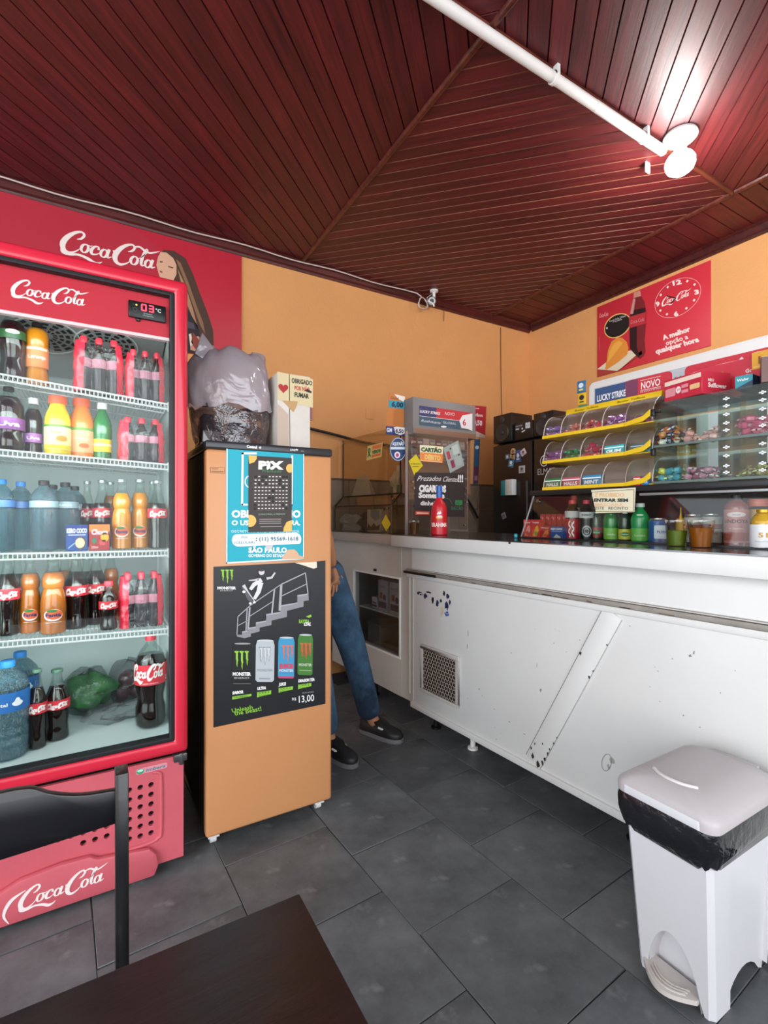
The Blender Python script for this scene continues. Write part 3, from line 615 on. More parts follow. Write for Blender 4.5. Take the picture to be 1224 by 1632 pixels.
for cx in (-.16, .03):
    o0 = Vector((cx, 2.13, 1.93-.14*.2/.47)); m = wm(ck)
    for ring in range(4):
        for s_ in range(14):
            a0_ = 2*PI*s_/14+.06*ring; a1_ = a0_+2*PI/14*.62; r0, r1 = .022+.02*ring, .035+.02*ring
            m.add([o0+nv*.002+Vector((1, 0, 0))*(r*math.cos(a))+vv*(r*math.sin(a)) for r, a in ((r0, a0_), (r1, a0_), (r1, a1_), (r0, a1_))], [(0, 1, 2, 3)], SEAL)
    m.tube([o0+nv*.004+Vector((1, 0, 0))*.105*math.cos(a)+vv*.105*math.sin(a) for a in [i*PI/14 for i in range(28)]], .003, WIRE, 5, closed=True)
    m.build('fan_grille', ck, smooth=40)
# door: frame, gasket, header, glass
def ringbox(root, X0, Z0, X1, Z1, w, y0, y1, mt, name, bevel=0, wb=None, parent=None):
    m = wm(root); wb = wb or w
    P = lambda x, z, y: (x, y, z)
    o = [(X0, Z0), (X1, Z0), (X1, Z1), (X0, Z1)]; i = [(X0+w, Z0+wb), (X1-w, Z0+wb), (X1-w, Z1-wb), (X0+w, Z1-wb)]
    vs = [P(*q, y0) for q in o]+[P(*q, y0) for q in i]+[P(*q, y1) for q in o]+[P(*q, y1) for q in i]; fs = []
    for k in range(4):
        j = (k+1) % 4; fs += [(k, j, j+4, k+4), (k+8, k+12, j+12, j+8), (k, k+8, j+8, j), (k+4, j+4, j+12, k+12)]
    m.add(vs, fs, mt); return m.build(name, parent or root, bevel=bevel, segs=3)
dr = ringbox(ck, XL, .402, XR, 2.031, .044, YD, 1.852, CRED, 'door_frame', .014)
ringbox(ck, XL+.043, .445, XR-.043, 1.988, .014, YD+.006, 1.85, SEAL, 'door_gasket', .002)
m = wm(ck); m.box((XL+.05, 1.8150, .45), (XR-.05, 1.8165, 1.98), clear('door_glass', 'fbfdfd', gloss=.025)); gl = m.build('door_glass', ck)
m = wm(ck); m.box((XL+.056, 1.835, 1.832), (XR-.056, 1.848, 1.975), CREDI); m.box((XL+.056, 1.831, 1.826), (XR-.056, 1.85, 1.836), mat('header_trim', 'F0D8DA', .4)); hd = m.build('header_panel', ck)
p = wp(ck, (-.235, 1.835, 1.87), (1, 0, 0), (0, 0, 1), (0, -1, 0)); p.coke(.008, .010, .195, 'F2E4E2', 1, 1.02); p.build('header_lettering', hd)
m = wm(ck); m.box((.088, 1.822, 1.884), (.203, 1.835, 1.940), BLACKP); m.box((.11, 1.824, 1.874), (.125, 1.835, 1.886), BLACKP); th = m.build('thermostat_display', ck, bevel=.004)
th['label'] = 'black thermostat display showing 03 degrees'
p = wp(ck, (.088, 1.822, 1.884), (1, 0, 0), (0, 0, 1), (0, -1, 0))
LED = mat('red_led', 'FF3A50', .5, emit=2.2)
def seg(p, x, y, w, h, on, c, l=1, t=None):
    t = t or w*.2; S = {'a': (x, y+h, x+w, y+h), 'b': (x+w, y+h/2, x+w, y+h), 'c': (x+w, y, x+w, y+h/2), 'd': (x, y, x+w, y), 'e': (x, y, x, y+h/2), 'f': (x, y+h/2, x, y+h), 'g': (x, y+h/2, x+w, y+h/2)}
    for k in on: p.line(*S[k], t, c, l)
seg(p, .040, .027, .013, .020, 'abcdef', LED, t=.004); seg(p, .062, .027, .013, .020, 'abcdg', LED, t=.004)
p.text('°C', .082, .03, .012, 'E8F0F0', 1, bold=.02); p.ell(.0145, .042, .002, .002, mat('led_green', '406040', .5)); p.ell(.024, .042, .0028, .0028, mat('led_amber', 'FFB040', .5, emit=2))
p.ring(.02, .026, .006, .006, .0015, '555555'); p.text('Compressor', .045, .016, .004, 'C8D0D0', 1); p.text('e Temperatura', .043, .009, .004, 'C8D0D0', 1); p.build('display_digits', th)
# hinge and kick plate
m = wm(ck); m.box((.225, 1.80, .372), (.268, 1.86, .398), mat('hinge_steel', '6a6a6c', .3, metal=.8)); m.tube([(.25, 1.806, .36), (.25, 1.806, .40)], .008, MATS['hinge_steel'], 10); m.build('hinge', ck, bevel=.003)
KY = 1.815
m = wm(ck); X0, X1, Z0, Z1 = XL, .258, .035, .388
gx0, gz0, cs = -.413, .100, .0325; nx, nz = 18, 8
hol = lambda i, k: (1 <= k <= 6) and not (2 <= i <= 13 and k <= 1+1.6*math.sin(max(0, min(1, (i-1.5)/12))*PI))
gx1 = gx0+nx*cs; gz1 = gz0+nz*cs
fr = lambda a, b, c, d: m.box((a, KY, b), (c, KY+.012, d), CPINK)
fr(X0, Z0, X1, gz0); fr(X0, gz1, X1, Z1); fr(X0, gz0, gx0, gz1); fr(gx1, gz0, X1, gz1)
for i in range(nx):
    for k in range(nz):
        cx = gx0+(i+.5)*cs; cz_ = gz0+(k+.5)*cs; hh = cs/2
        if hol(i, k):
            n = 16; vs = []; R_ = .0088
            for q in range(n):
                a = 2*PI*q/n; c_, s_ = math.cos(a), math.sin(a); kk = hh/max(abs(c_), abs(s_))
                vs.append((cx+c_*kk, KY, cz_+s_*kk)); 
            for q in range(n): a = 2*PI*q/n; vs.append((cx+R_*math.cos(a), KY, cz_+R_*math.sin(a)))
            for q in range(n): a = 2*PI*q/n; vs.append((cx+R_*math.cos(a), KY+.012, cz_+R_*math.sin(a)))
            m.add(vs, [(q, (q+1) % n, (q+1) % n+n, q+n) for q in range(n)]+[(q+n, (q+1) % n+n, (q+1) % n+2*n, q+2*n) for q in range(n)], CPINK)
        else: m.add([(cx-hh, KY, cz_-hh), (cx+hh, KY, cz_-hh), (cx+hh, KY, cz_+hh), (cx-hh, KY, cz_+hh)], [(0, 1, 2, 3)], CPINK)
kp = m.build('kick_plate', ck)
m = wm(ck)                                      # raised hump that carries the wordmark, and the raised border rib
hump = [(-.44, .012), (.165, .012), (.178, .045), (.172, .082), (.15, .108), (.05, .122), (.0, .128), (-.02, .142), (-.1, .146), (-.2, .135), (-.26, .11), (-.44, .1)]
m.prism(hump[::-1], CPINK, (0, KY, 0), (1, 0, 0), (0, 0, 1), (0, -1, 0), .022)
m.build('raised_logo_panel', ck, bevel=.008)
m = wm(ck); m.tube(spline([(.07, KY, .116), (.15, KY, .116), (.178, KY, .125), (.187, KY, .15), (.187, KY, .32), (.18, KY, .345), (.16, KY, .352)], 4), .006, CPINK, 8); m.build('raised_rib', ck, smooth=60)
p = wp(ck, (-.225, KY-.022, .02), (1, 0, 0), (0, 0, 1), (0, -1, 0)); p.coke(.02, .022, .225, 'F4E4E2', 1, 1.0); p.stroke(spline([(.0, .0, .002), (-.012, .03, .007), (.005, .065, .010), (.04, .083, .002)], 5), 'F4E4E2', 1); p.build('kick_lettering', kp)
p = wp(ck, (.110, KY, .356), (1, 0, 0), (0, 0, 1), (0, -1, 0)); p.rrect(0, 0, .096, .019, .006, 'D89098', 0); p.ell(.013, .0095, .012, .009, '2f9a70', 1); p.ell(.013, .012, .009, .004, 'BfE0D8', 2); p.text('imbera', .03, .004, .0105, '2f7f96', 1, w=.06, bold=.02, shear=.2); p.build('maker_badge', kp)
for x in (XL+.05, .2):
    for y in (1.92, 2.44):
        m = wm(ck); m.lathe([(.022, 0), (.022, .012), (.01, .016), (.01, .035)], BLACKP, 12, (x, y, 0)); m.build('levelling_foot', ck)
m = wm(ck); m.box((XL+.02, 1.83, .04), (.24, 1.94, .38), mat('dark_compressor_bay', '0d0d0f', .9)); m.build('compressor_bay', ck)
# wire shelves
SH = {1: (1.623, 1.662), 2: (1.407, 1.428), 3: (1.099, 1.106), 4: (.819, .835), 5: (.449, .449)}
def sz(s, x): r, l = SH[s]; return r+(l-r)*(.221-x)/.484
for s in (1, 2, 3, 4):
    m = wm(ck); a, b = XL+.055, XR-.052
    P = lambda x, y, dz=0: (x, y, sz(s, x)-.004+dz)
    for dz in (0, -.018): m.tube([P(a, 1.895, dz), P(b, 1.895, dz)], .0034, WIRE, 6)
    for y in (2.03, 2.2, 2.36): m.tube([P(a, y, -.006), P(b, y, -.006)], .003, WIRE, 6)
    for x in (a, b): m.tube([P(x, 1.895), P(x, 2.38)], .0034, WIRE, 6)
    k = 50
    for i in range(1, k):
        x = a+(b-a)*i/k; m.tube([P(x, 1.895, -.018), P(x, 1.895), P(x, 2.38)], .0016, WIRE, 4)
    m.build('wire_shelf', ck, smooth=60)
    m = wm(ck); x = XR-.055; m.box((x, 1.895, sz(s, x)-.03), (x+.012, 1.91, sz(s, x)+.004), WIRE); m.build('shelf_clip', ck)
LEDW = mat('cooler_tube_light', (.85, 1, .97), .4, emit=3)
m = wm(ck); m.tube([(XL+.062, 1.872, .5), (XL+.062, 1.872, 1.80)], .006, LEDW, 8); m.build('light_tube', ck)
for z in (1.77, 1.50, 1.24, .96, .72):
    l = area_light('cooler_light', (-.085, 1.875, z+.04), .5, .04, .38, (.86, 1, .97), (-.085, 2.3, z-.12)); l.parent = None
# ---------------------------------------------------------------- contents
TAKEN = []
def shelf_item(s, k, px, wpx, ytop, Y, label, cat, group=None, h=None):
    q = atY(px, ytop, Y)
    for _ in range(3):                          # step back a little until it stands clear of the bottles already placed
        rr_ = wpx/1550*(q.x*.5075+q.y*.8616)
        if all(t[0] != s or math.hypot(t[1]-q.x, t[2]-Y) >= (t[3]+rr_)*.985 for t in TAKEN): break
        Y += .012; q = atY(px, ytop, Y)
    for t in TAKEN:
        if t[0] == s and math.hypot(t[1]-q.x, t[2]-Y) < t[3]+rr_: rr_ = max(rr_*.84, math.hypot(t[1]-q.x, t[2]-Y)-t[3]); wpx = rr_*1550/(q.x*.5075+q.y*.8616)
    TAKEN.append((s, q.x, Y, rr_)); z = sz(s, q.x) if s < 5 else .449
    dep = q.x*.5075+q.y*.8616; w = wpx/775*dep
    return put(k, label, cat, Vector((q.x, Y, z+.0005)), w, h or (q.z-z), group)
F_, B_ = 1.965, 2.10
shelf_item(1, 'guarana_2l', 20, 37, 494, 1.985, 'dark soda bottle with black cap and green label, far left of the top cooler shelf', 'soda bottle')
shelf_item(1, 'orange_pet', 59, 40, 519, F_, 'round-shouldered orange soda bottle with orange label on the top cooler shelf', 'soda bottle')
shelf_item(2, 'grape_2l', 14, 42, 617, F_, 'large dark grape soda bottle with purple label, far left of the second cooler shelf', 'soda bottle')
shelf_item(2, 'grape_pet', 53, 32, 635, F_, 'small grape soda bottle with white cap and mauve label in the cooler', 'soda bottle')
shelf_item(2, 'yellow_juice', 92, 36, 632, F_, 'yellow juice bottle with orange cap on the second cooler shelf', 'juice bottle')
shelf_item(2, 'orange_juice', 130, 36, 636, F_, 'orange juice bottle with orange cap beside the yellow juice', 'juice bottle')
shelf_item(2, 'green_pet', 163, 32, 643, F_, 'small green soda bottle with white cap and yellow label in the cooler', 'soda bottle')
W = 'clear water bottles on the middle cooler shelf'
shelf_item(3, 'water_bluecap', 2, 36, 764, F_, 'large clear water bottle cut by the left picture edge, middle cooler shelf', 'water bottle')
shelf_item(3, 'water_bluecap', 33, 34, 768, 2.0, 'large clear water bottle with bright blue cap, middle cooler shelf', 'water bottle')
shelf_item(3, 'water_big', 70, 38, 766, F_, 'large clear water bottle with black cap, left front one of the black-capped bottles', 'water bottle')
shelf_item(3, 'water_big', 84, 34, 773, 2.09, 'large clear water bottle with black cap, behind the left front black-capped one', 'water bottle')
shelf_item(3, 'water_big', 104, 36, 769, 2.0, 'large clear water bottle with black cap, behind the blue carton', 'water bottle')
shelf_item(3, 'water_big', 119, 32, 775, 2.13, 'large clear water bottle with black cap, rearmost near the colas', 'water bottle')
shelf_item(3, 'cola_glass_steel', 139, 26, 767, 2.08, 'glass cola bottle behind the blue carton on the middle cooler shelf', 'soda bottle')
shelf_item(3, 'cola_glass_steel', 163, 27, 765, 2.05, 'glass cola bottle behind the small orange and red carton', 'soda bottle')
shelf_item(3, 'fanta_back', 176, 22, 768, 2.20, 'glass orange soda bottle standing back, left of the front orange pair on the middle shelf', 'soda bottle')
shelf_item(3, 'fanta_glass', 194, 30, 764, F_, 'glass orange soda bottle, left of the front pair on the middle cooler shelf', 'soda bottle')
shelf_item(3, 'fanta_glass', 223, 29, 764, F_, 'glass orange soda bottle, right of the front pair on the middle cooler shelf', 'soda bottle')
shelf_item(3, 'cola_glass_steel', 243, 22, 767, 2.14, 'glass cola bottle half hidden behind the rightmost cola of the middle shelf', 'soda bottle')
shelf_item(3, 'cola_glass_steel', 251, 29, 766, F_, 'glass cola bottle at the right end of the middle cooler shelf', 'soda bottle')
shelf_item(4, 'cola_glass', 12, 32, 884, F_, 'glass cola bottle far left on the fourth cooler shelf', 'soda bottle')
shelf_item(4, 'fanta_deep', 48, 37, 888, 1.95, 'glass deep orange soda bottle, left front one on the fourth cooler shelf', 'soda bottle')
shelf_item(4, 'fanta_deep', 85, 37, 885, 1.95, 'glass deep orange soda bottle, right front one on the fourth cooler shelf', 'soda bottle')
shelf_item(4, 'fanta_back', 103, 26, 886, 2.10, 'glass orange soda bottle half hidden behind the right deep orange one, fourth shelf', 'soda bottle')
shelf_item(4, 'cola_glass', 121, 34, 883, 1.99, 'glass cola bottle right beside the deep orange pair on the fourth shelf', 'soda bottle')
shelf_item(4, 'cola_glass', 138, 26, 887, 2.16, 'glass cola bottle standing back between two colas of the fourth shelf', 'soda bottle')
shelf_item(4, 'cola_glass', 153, 30, 883, 2.05, 'glass cola bottle behind the small red-capped cola on the fourth shelf', 'soda bottle')
shelf_item(4, 'fanta_back', 177, 25, 883, 2.10, 'glass orange soda bottle standing behind the small red-capped cola', 'soda bottle')
shelf_item(4, 'cola_pet', 173, 27, 926, 1.94, 'small plastic cola bottle with red cap on the fourth cooler shelf', 'soda bottle')
shelf_item(4, 'cola_glass', 28, 24, 889, 2.14, 'glass cola bottle standing back between the far left cola and the orange sodas', 'soda bottle')
shelf_item(5, 'crystal', 12, 58, 1052, F_, 'large blue-tinted water bottle in front on the cooler floor', 'water bottle')
shelf_item(5, 'crystal', 32, 50, 1038, 2.16, 'large blue-tinted water bottle standing behind the front one on the cooler floor', 'water bottle')
shelf_item(5, 'cola_glass', 59, 33, 1066, 1.95, 'front glass cola bottle of the pair on the cooler floor', 'soda bottle')
shelf_item(5, 'cola_glass', 91, 35, 1066, 2.02, 'rear glass cola bottle of the pair on the cooler floor', 'soda bottle')
shelf_item(5, 'cola_2l', 240, 46, 1011, 1.985, 'large plastic cola bottle with red cap alone at the right of the cooler floor', 'soda bottle')
# cartons
def carton(px0, px1, pyt, s, Y, d, name, label, base, art):
    a = atY(px0, pyt, Y); b = atY(px1, pyt, Y); z = sz(s, (a.x+b.x)/2)+.0005
    t = thing(name, label, 'carton', ((a.x+b.x)/2, Y+d/2, z)); h = a.z-z; w = b.x-a.x
    MB().box((-w/2, -d/2, 0), (w/2, d/2, h), flat(base)).build('carton_body', t, bevel=.0015, segs=1)
    p = Print.plane((-w/2, -d/2, 0), (w, 0, 0), (0, 0, h), (0, -1, 0)); art(p); p.build('carton_print', t); return t
carton(105, 140, 837, 3, 1.915, .05, 'drink_carton', 'small blue coconut water carton on the middle cooler shelf', '2450a0', lambda p: (p.rect(0, .82, 1, 1, '183a88'), p.text('KERO COCO', .5, .7, .17, 'F0F4F4', 1, w=.92, bold=.05, align='C'), p.band(.1, .6, .9, .63, 'F0F4F4', 1), p.ell(.66, .3, .26, .24, '6a5030', 1), p.ell(.64, .3, .22, .2, 'E4D8B0', 2), p.line(.1, .1, .4, .3, .05, '90B8D8', 1)))
carton(142, 175, 836, 3, 1.915, .05, 'drink_carton', 'small red and orange chocolate drink carton on the middle cooler shelf', 'B02A30', lambda p: (p.rect(0, .72, 1, 1, 'E88030'), p.text('Choco', .5, .62, .2, 'F4D0D8', 1, w=.8, bold=.06, shear=.1, align='C'), p.ell(.75, .5, .2, .18, 'E8B030', 1), p.ell(.25, .38, .12, .12, '3f7a5a', 1), p.rect(.5, .2, .8, .4, 'D85050', 1), p.text('200ml', .1, .08, .1, 'F4E0D8', 1)))
# shrink-wrapped six-packs: bottles inside a red and clear film
RFILM = mat('red_shrink_film', 'D83044', .22, coat=.6, bump=1.0, bscale=26)
def sixpack(px0, px1, pyt, s, Y, label, tall=1.0, lean=0):
    a = atY(px0, pyt, Y); b = atY(px1, pyt, Y); z = sz(s, (a.x+b.x)/2)+.001; w = b.x-a.x; h = a.z-z; d = w*.62
    t = thing('bottle_pack', label, 'bottle pack', ((a.x+b.x)/2, Y+d/2, z), 0, None)
    r = w/6*.94
    for j in (0, 1):
        for i in range(3):
            x = (i-1)*w/3*.94; y = (j-.5)*d*.5
            bo = MB().lathe([(r*q, zz*h*.97) for q, zz in [(.85, 0), (1, .05), (.88, .24), (1, .42), (1, .62), (.72, .76), (.42, .86), (.4, .9)]], COLA, 14, (x, y, 0)).build('bottle', t, smooth=50)
            MB().lathe([(r*.5, h*.88), (r*.52, h*.97), (r*.4, h*1.0)], REDCAP, 12, (x, y, 0)).build('cap', bo, smooth=40)
            if j == 0: MB().lathe([(r*1.02, h*.44), (r*1.02, h*.6)], flat('D890A0'), 14, (x, y, 0), caps=False).build('bottle_label', bo)
    # film: lofted superellipse rings; red ends, clear middle window
    n = 40; k = 14; m = MB(); V = []; rnd = random.Random(int(px0))
    for j in range(k):
        tt = j/(k-1); zz = h*(.005+.93*tt); sh = 1 if tt < .62 else 1-.42*((tt-.62)/.38)**1.6
        for i in range(n):
            an = 2*PI*i/n; c_, s_ = math.cos(an), math.sin(an); e = .45
            q = 1+.035*rnd.uniform(-1, 1)
            x = (w/2+.003)*math.copysign(abs(c_)**e, c_)*q*(1 if tt < .62 else 1-.08*((tt-.62)/.38)); y = (d/2+.004)*math.copysign(abs(s_)**e, s_)*sh*q
            # dimples between bottles
            y *= 1-.06*(1-abs(math.cos(3*PI*x/w)))
            V.append((x, y, zz))
    Fr, Fc = [], []
    for j in range(k-1):
        for i in range(n):
            q = (j*n+i, j*n+(i+1) % n, (j+1)*n+(i+1) % n, (j+1)*n+i); xm = V[q[0]][0]; tt = j/(k-1)
            (Fr if abs(xm) > w*.33 or (tt < .0) else Fc).append(q)
    m.add(V, Fr, RFILM); m.build('red_film', t, smooth=60)
    m = MB(); m.add(V, Fc, FILM); m.build('clear_film', t, smooth=60)
    return t
sixpack(118, 196, 530, 1, 1.93, 'red shrink-wrapped cola pack in the middle of the top cooler shelf')
sixpack(201, 262, 553, 1, 1.93, 'red shrink-wrapped cola pack at the right end of the top cooler shelf')
sixpack(190, 262, 662, 2, 1.93, 'red shrink-wrapped cola pack on the second cooler shelf')
sixpack(191, 260, 915, 4, 1.93, 'red shrink-wrapped cola pack on the fourth cooler shelf')
# bags of vegetables on the cooler floor
def blob(px, py, Y, rx, ry, rz_, mt, name, seed=1, rough=.25, parent=None, n=20, base=None):
    c = atY(px, py, Y) if base is None else Vector(base); rr = random.Random(seed); m = MB(); V = []; k = 12
    ph = [rr.uniform(0, 6.3) for _ in range(6)]
    for j in range(k+1):
        la = -PI/2+PI*j/k
        for i in range(n):
            lo_ = 2*PI*i/n
            q = 1+rough*(.5*math.sin(3*lo_+ph[0]+2*la)+.35*math.sin(5*lo_+ph[1])*math.cos(2*la+ph[2])+.25*math.sin(7*la+ph[3]+lo_*2))
            V.append((rx*q*math.cos(la)*math.cos(lo_), ry*q*math.cos(la)*math.sin(lo_), rz_*q*math.sin(la)))
    F_s = [(j*n+i, j*n+(i+1) % n, (j+1)*n+(i+1) % n, (j+1)*n+i) for j in range(k) for i in range(n)]
    zmin = min(v[2] for v in V); V = [(x, y, max(z, zmin*.8)-zmin*.8) for x, y, z in V]
    m.add(V, F_s, mt); o = m.build(name, parent, smooth=80); o.location = (0, 0, 0) if parent else c
    return o
g = atY(158, 1150, 2.2)
vb = thing('lettuce_bag', 'clear bag of green leaves lying on the cooler floor', 'vegetable bag', (g.x-.035, 2.24, .450))
LEAF = mat('lettuce_green', '3f8f45', .5, var=.5, vscale=22, bump=.6, bscale=30)
blob(0, 0, 0, .080, .09, .062, LEAF, 'leaves', 4, .5, vb, base=(0, 0, 0)).location = (-.0, .02, .004)
blob(0, 0, 0, .092, .10, .085, FILM, 'clear_bag', 9, .2, vb, base=(0, 0, 0))
on = thing('onion_bag', 'clear bag with dark purple onions beside the green leaves in the cooler', 'vegetable bag', (g.x+.105, 2.30, .450))
PUR = mat('purple_onion', '5a2a38', .35, var=.3, vscale=12)
for i, (x, y, z) in enumerate([(-.03, 0, 0), (.035, .02, 0), (0, .0, .055)]):
    o = blob(0, 0, 0, .038, .038, .036, PUR, 'onion', 20+i, .04, on, n=14, base=(0, 0, 0)); o.location = (x, y, .004+z)
blob(0, 0, 0, .075, .075, .09, FILM, 'clear_bag', 12, .16, on, base=(0, 0, 0))
eb = thing('plastic_bag', 'crumpled empty clear plastic bag on the cooler floor in front of the onions', 'plastic bag', (g.x+.07, 2.08, .450))
blob(0, 0, 0, .10, .05, .028, FILM, 'crumpled_film', 33, .5, eb, base=(0, 0, 0))
# ================================================================ THE TAN UPRIGHT FREEZER AND WHAT STANDS ON IT
def qprint(root, TL, TR, BR, BL, o, u, v, n, mt=None, counter=False, step=.0006):
    """artwork measured off the sheet: (x, -y) in the sheet's measured outline -> the real flat sheet (o = lower left, u and v full sides)"""
    o, u, v, n = Vector(o), Vector(u), Vector(v), Vector(n)
    def fn(x, y, l):
        y = -y; a = (x-TL[0])/(TR[0]-TL[0])
        for _ in range(3):
            yt = TL[1]+(TR[1]-TL[1])*a; yb = BL[1]+(BR[1]-BL[1])*a; b = (yb-y)/(yb-yt)
            xl = BL[0]+(TL[0]-BL[0])*b; xr = BR[0]+(TR[0]-BR[0])*b; a = (x-xl)/(xr-xl)
        a = min(1, max(0, a)); b = min(1, max(0, b))
        return o+u*a+v*b+n*(step*(l+1))
    p = Print(fn); p.mb.T = (cm(root) if counter else wm(root)).T; return p
TAN = mat('tan_freezer_enamel', 'CF9160', .42, coat=.15, bump=.05, bscale=120, var=.05, vscale=1.5)
FX0, FX1, FY = .336, .832, 1.835
fz = thing('upright_freezer', 'narrow tan upright freezer with a black top edge, standing right of the red cooler', 'freezer', (.584, 2.12, 0))
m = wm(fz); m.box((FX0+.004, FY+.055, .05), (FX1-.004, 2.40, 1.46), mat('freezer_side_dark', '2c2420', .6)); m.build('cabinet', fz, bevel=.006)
m = wm(fz); m.box((FX0, FY, .052), (FX1, FY+.048, 1.463), TAN); m.build('door', fz, bevel=.012, segs=3)
m = wm(fz); m.box((FX0+.008, FY+.047, .06), (FX1-.008, FY+.056, 1.46), SEAL); m.build('door_seal', fz)
m = wm(fz); m.box((FX0-.002, FY-.004, 1.463), (FX1+.002, 2.40, 1.494), mat('freezer_top_plastic', '2a2d33', .35, coat=.2)); tp = m.build('top_panel', fz, bevel=.008, segs=3); tp['label'] = 'black plastic top panel'
p = wp(fz, (FX0, FY-.004, 1.463), (1, 0, 0), (0, 0, 1), (0, -1, 0)); p.text('Consul', .145, .012, .010, 'F0F2F4', 1, bold=.05); p.ell(.196, .016, .004, .004, 'F0F2F4', 1); p.text('LINE', .315, .012, .008, 'E8EAEC', 1, bold=.02); p.ell(.342, .018, .005, .003, 'F0F2F4', 1); p.text('slim', .36, .012, .006, 'B8BABC', 1); p.build('top_lettering', tp)
for x, y in ((FX0+.035, FY+.06), (FX1-.04, FY+.06), (FX0+.035, 2.35), (FX1-.04, 2.35)):
    m = wm(fz); m.box((x-.02, y-.025, .028), (x+.02, y+.025, .055), WHITEP); m.lathe([(.004, -.011), (.017, -.011), (.017, .011), (.004, .011)], WHITEP, 14, (0, 0, 0))
    k = len(m.v)-14*4
    for i in range(k, len(m.v)): q = m.v[i]; m.v[i] = Vector((q.z+.0-fz.location.z, q.y, q.x)) if 0 else m.v[i]
    m.v = m.v[:k]; m.f = m.f[:6]; m.mi = m.mi[:6]
    m.tube([(x-.011, y, .017), (x+.011, y, .017)], .017, WHITEP, 16); m.tube([(x-.013, y, .017), (x+.013, y, .017)], .006, MATS['hinge_steel'], 8)
    m.build('caster', fz, smooth=40)
p = wp(fz, (.352, FY, 1.375), (1, 0, 0), (0, 0, 1), (0, -1, 0)); p.frame(0, 0, .05, .022, .0012, '6a4530'); p.text('AVISO', .004, .013, .006, '6a4530', 1); p.rect(.004, .004, .045, .008, '8a6040', 1); p.build('faded_stamp', fz)
# --- poster with the payment card
ps = thing('payment_poster', 'turquoise poster with a dark payment card, taped to the top of the tan freezer door', 'poster', (.556, FY, 1.26))
o_, u_, v_ = (.407, FY-.0015, 1.044), (.302, 0, .003), (.001, 0, .430)
m = wm(ps); m.box((.407, FY-.0014, 1.044), (.709, FY-.0002, 1.475), flat('16A8BC')); sh = m.build('poster_sheet', ps)
p = qprint(ps, (145, 105), (1100, 160), (1115, 1475), (160, 1530), o_, u_, v_, (0, -1, 0))
p.poly([(145, -105), (1100, -160), (1100, -172), (145, -120)], 'F2F6F6', 1); p.poly([(160, -1530), (1115, -1475), (1115, -1460), (160, -1512)], 'F2F6F6', 1)
p.poly([(145, -105), (160, -1530), (172, -1530), (158, -105)], 'F2F6F6', 1); p.poly([(1100, -160), (1115, -1475), (1105, -1475), (1090, -160)], 'F2F6F6', 1)
for a, b in (((320, 175), (345, 820)), ((930, 210), (955, 825))): p.rect(a[0], -b[1], b[0], -a[1], 'F2F6F6', 1)
p.rect(320, -198, 500, -172, 'F2F6F6', 1); p.rect(325, -822, 400, -800, 'F2F6F6', 1); p.rect(840, -825, 955, -808, 'F2F6F6', 1)
p.text('OBRIGATÓRIO', 212, -965, 88, 'F2F6F6', 1, w=850, bold=.05); p.text('O USO DE MÁSCARA.', 215, -1060, 60, 'F2F6F6', 1, w=845, bold=.04)
p.text('DECRETO Nº 64.959 DE MAIO DE 2020.', 215, -1150, 28, 'E0F2F4', 1, w=840)
p.text('SÃO PAULO', 415, -1395, 62, 'F2F6F6', 1, w=475, bold=.05); p.text('GOVERNO DO ESTADO', 415, -1450, 38, 'F2F6F6', 1, w=460, bold=.03)
p.poly([(815, -1480), (850, -1430), (900, -1360), (980, -1355), (1020, -1380), (1050, -1430), (1112, -1445), (1113, -1475)], 'D8AE8C', 2)
p.poly([(610, -1300), (720, -1290), (700, -1350), (640, -1360)], 'C8C8C8', 2)
p.ring(420, -530, 55, 70, 12, 'F2F6F6', 1)
p.build('poster_print', sh)
cd_ = wm(ps); cd_.box((.488, FY-.0032, 1.158), (.658, FY-.0016, 1.447), flat('38322F')); cd = cd_.build('payment_card', ps); cd['label'] = 'dark brown payment card with a grid of tick boxes'
p = qprint(ps, (390, 190), (930, 215), (940, 1140), (405, 1140), (.488, FY-.0034, 1.158), (.170, 0, 0), (0, 0, .289), (0, -1, 0))
p.poly([(390, -175), (490, -178), (490, -230), (460, -275), (400, -295)], 'F0B860', 1); p.ell(905, -345, 48, 55, 'F0B860', 1)
p.ell(420, -1000, 75, 75, 'F0B860', 1); p.poly([(830, -1140), (835, -1090), (870, -1020), (940, -995), (940, -1140)], 'F0B860', 1)
p.text('PIX', 510, -355, 95, 'F4F8F2', 2, w=315, bold=.07); p.text('Premiado', 555, -400, 42, '4f8a60', 3, w=240, shear=.3)
blk = {(0,0),(2,0),(3,0),(8,0),(9,0),(2,1),(7,1),(1,2),(3,2),(7,2),(8,3),(5,4),(4,6),(5,6),(5,7),(0,8),(8,8),(0,9),(9,9)}
for i in range(11): p.rect(457+i*43, -872, 459+i*43, -432, '6a6460', 1); p.rect(457, -433-i*44, 887, -431-i*44, '6a6460', 1)
for k in range(10):
    for i in range(10):
        x, y = 479+i*43, -452-k*44
        if (i, k) in blk: p.rrect(x-17, y-18, x+17, y+18, 8, '1a1614', 2)
        else: p.rrect(x-12, y-6, x+12, y+6, 4, 'E8E4E0', 2)
p.text('CONCORRA A PRÊMIOS', 520, -930, 20, '9ab8a0', 2, w=330)
for k in range(3): p.rect(530, -985-k*26, 800, -978-k*26, 'A8A09C', 2)
p.rect(545, -1078, 810, -1071, 'A8A09C', 2); p.build('card_print', cd)
m = wm(ps); p = qprint(ps, (215, 1160), (1070, 1140), (1070, 1285), (215, 1320), (.427, FY-.0038, 1.105), (.270, 0, .004), (0, 0, .046), (0, -1, 0)) ; p.rrect(215, -1318, 1070, -1145, 80, 'E6F2F6', 1)
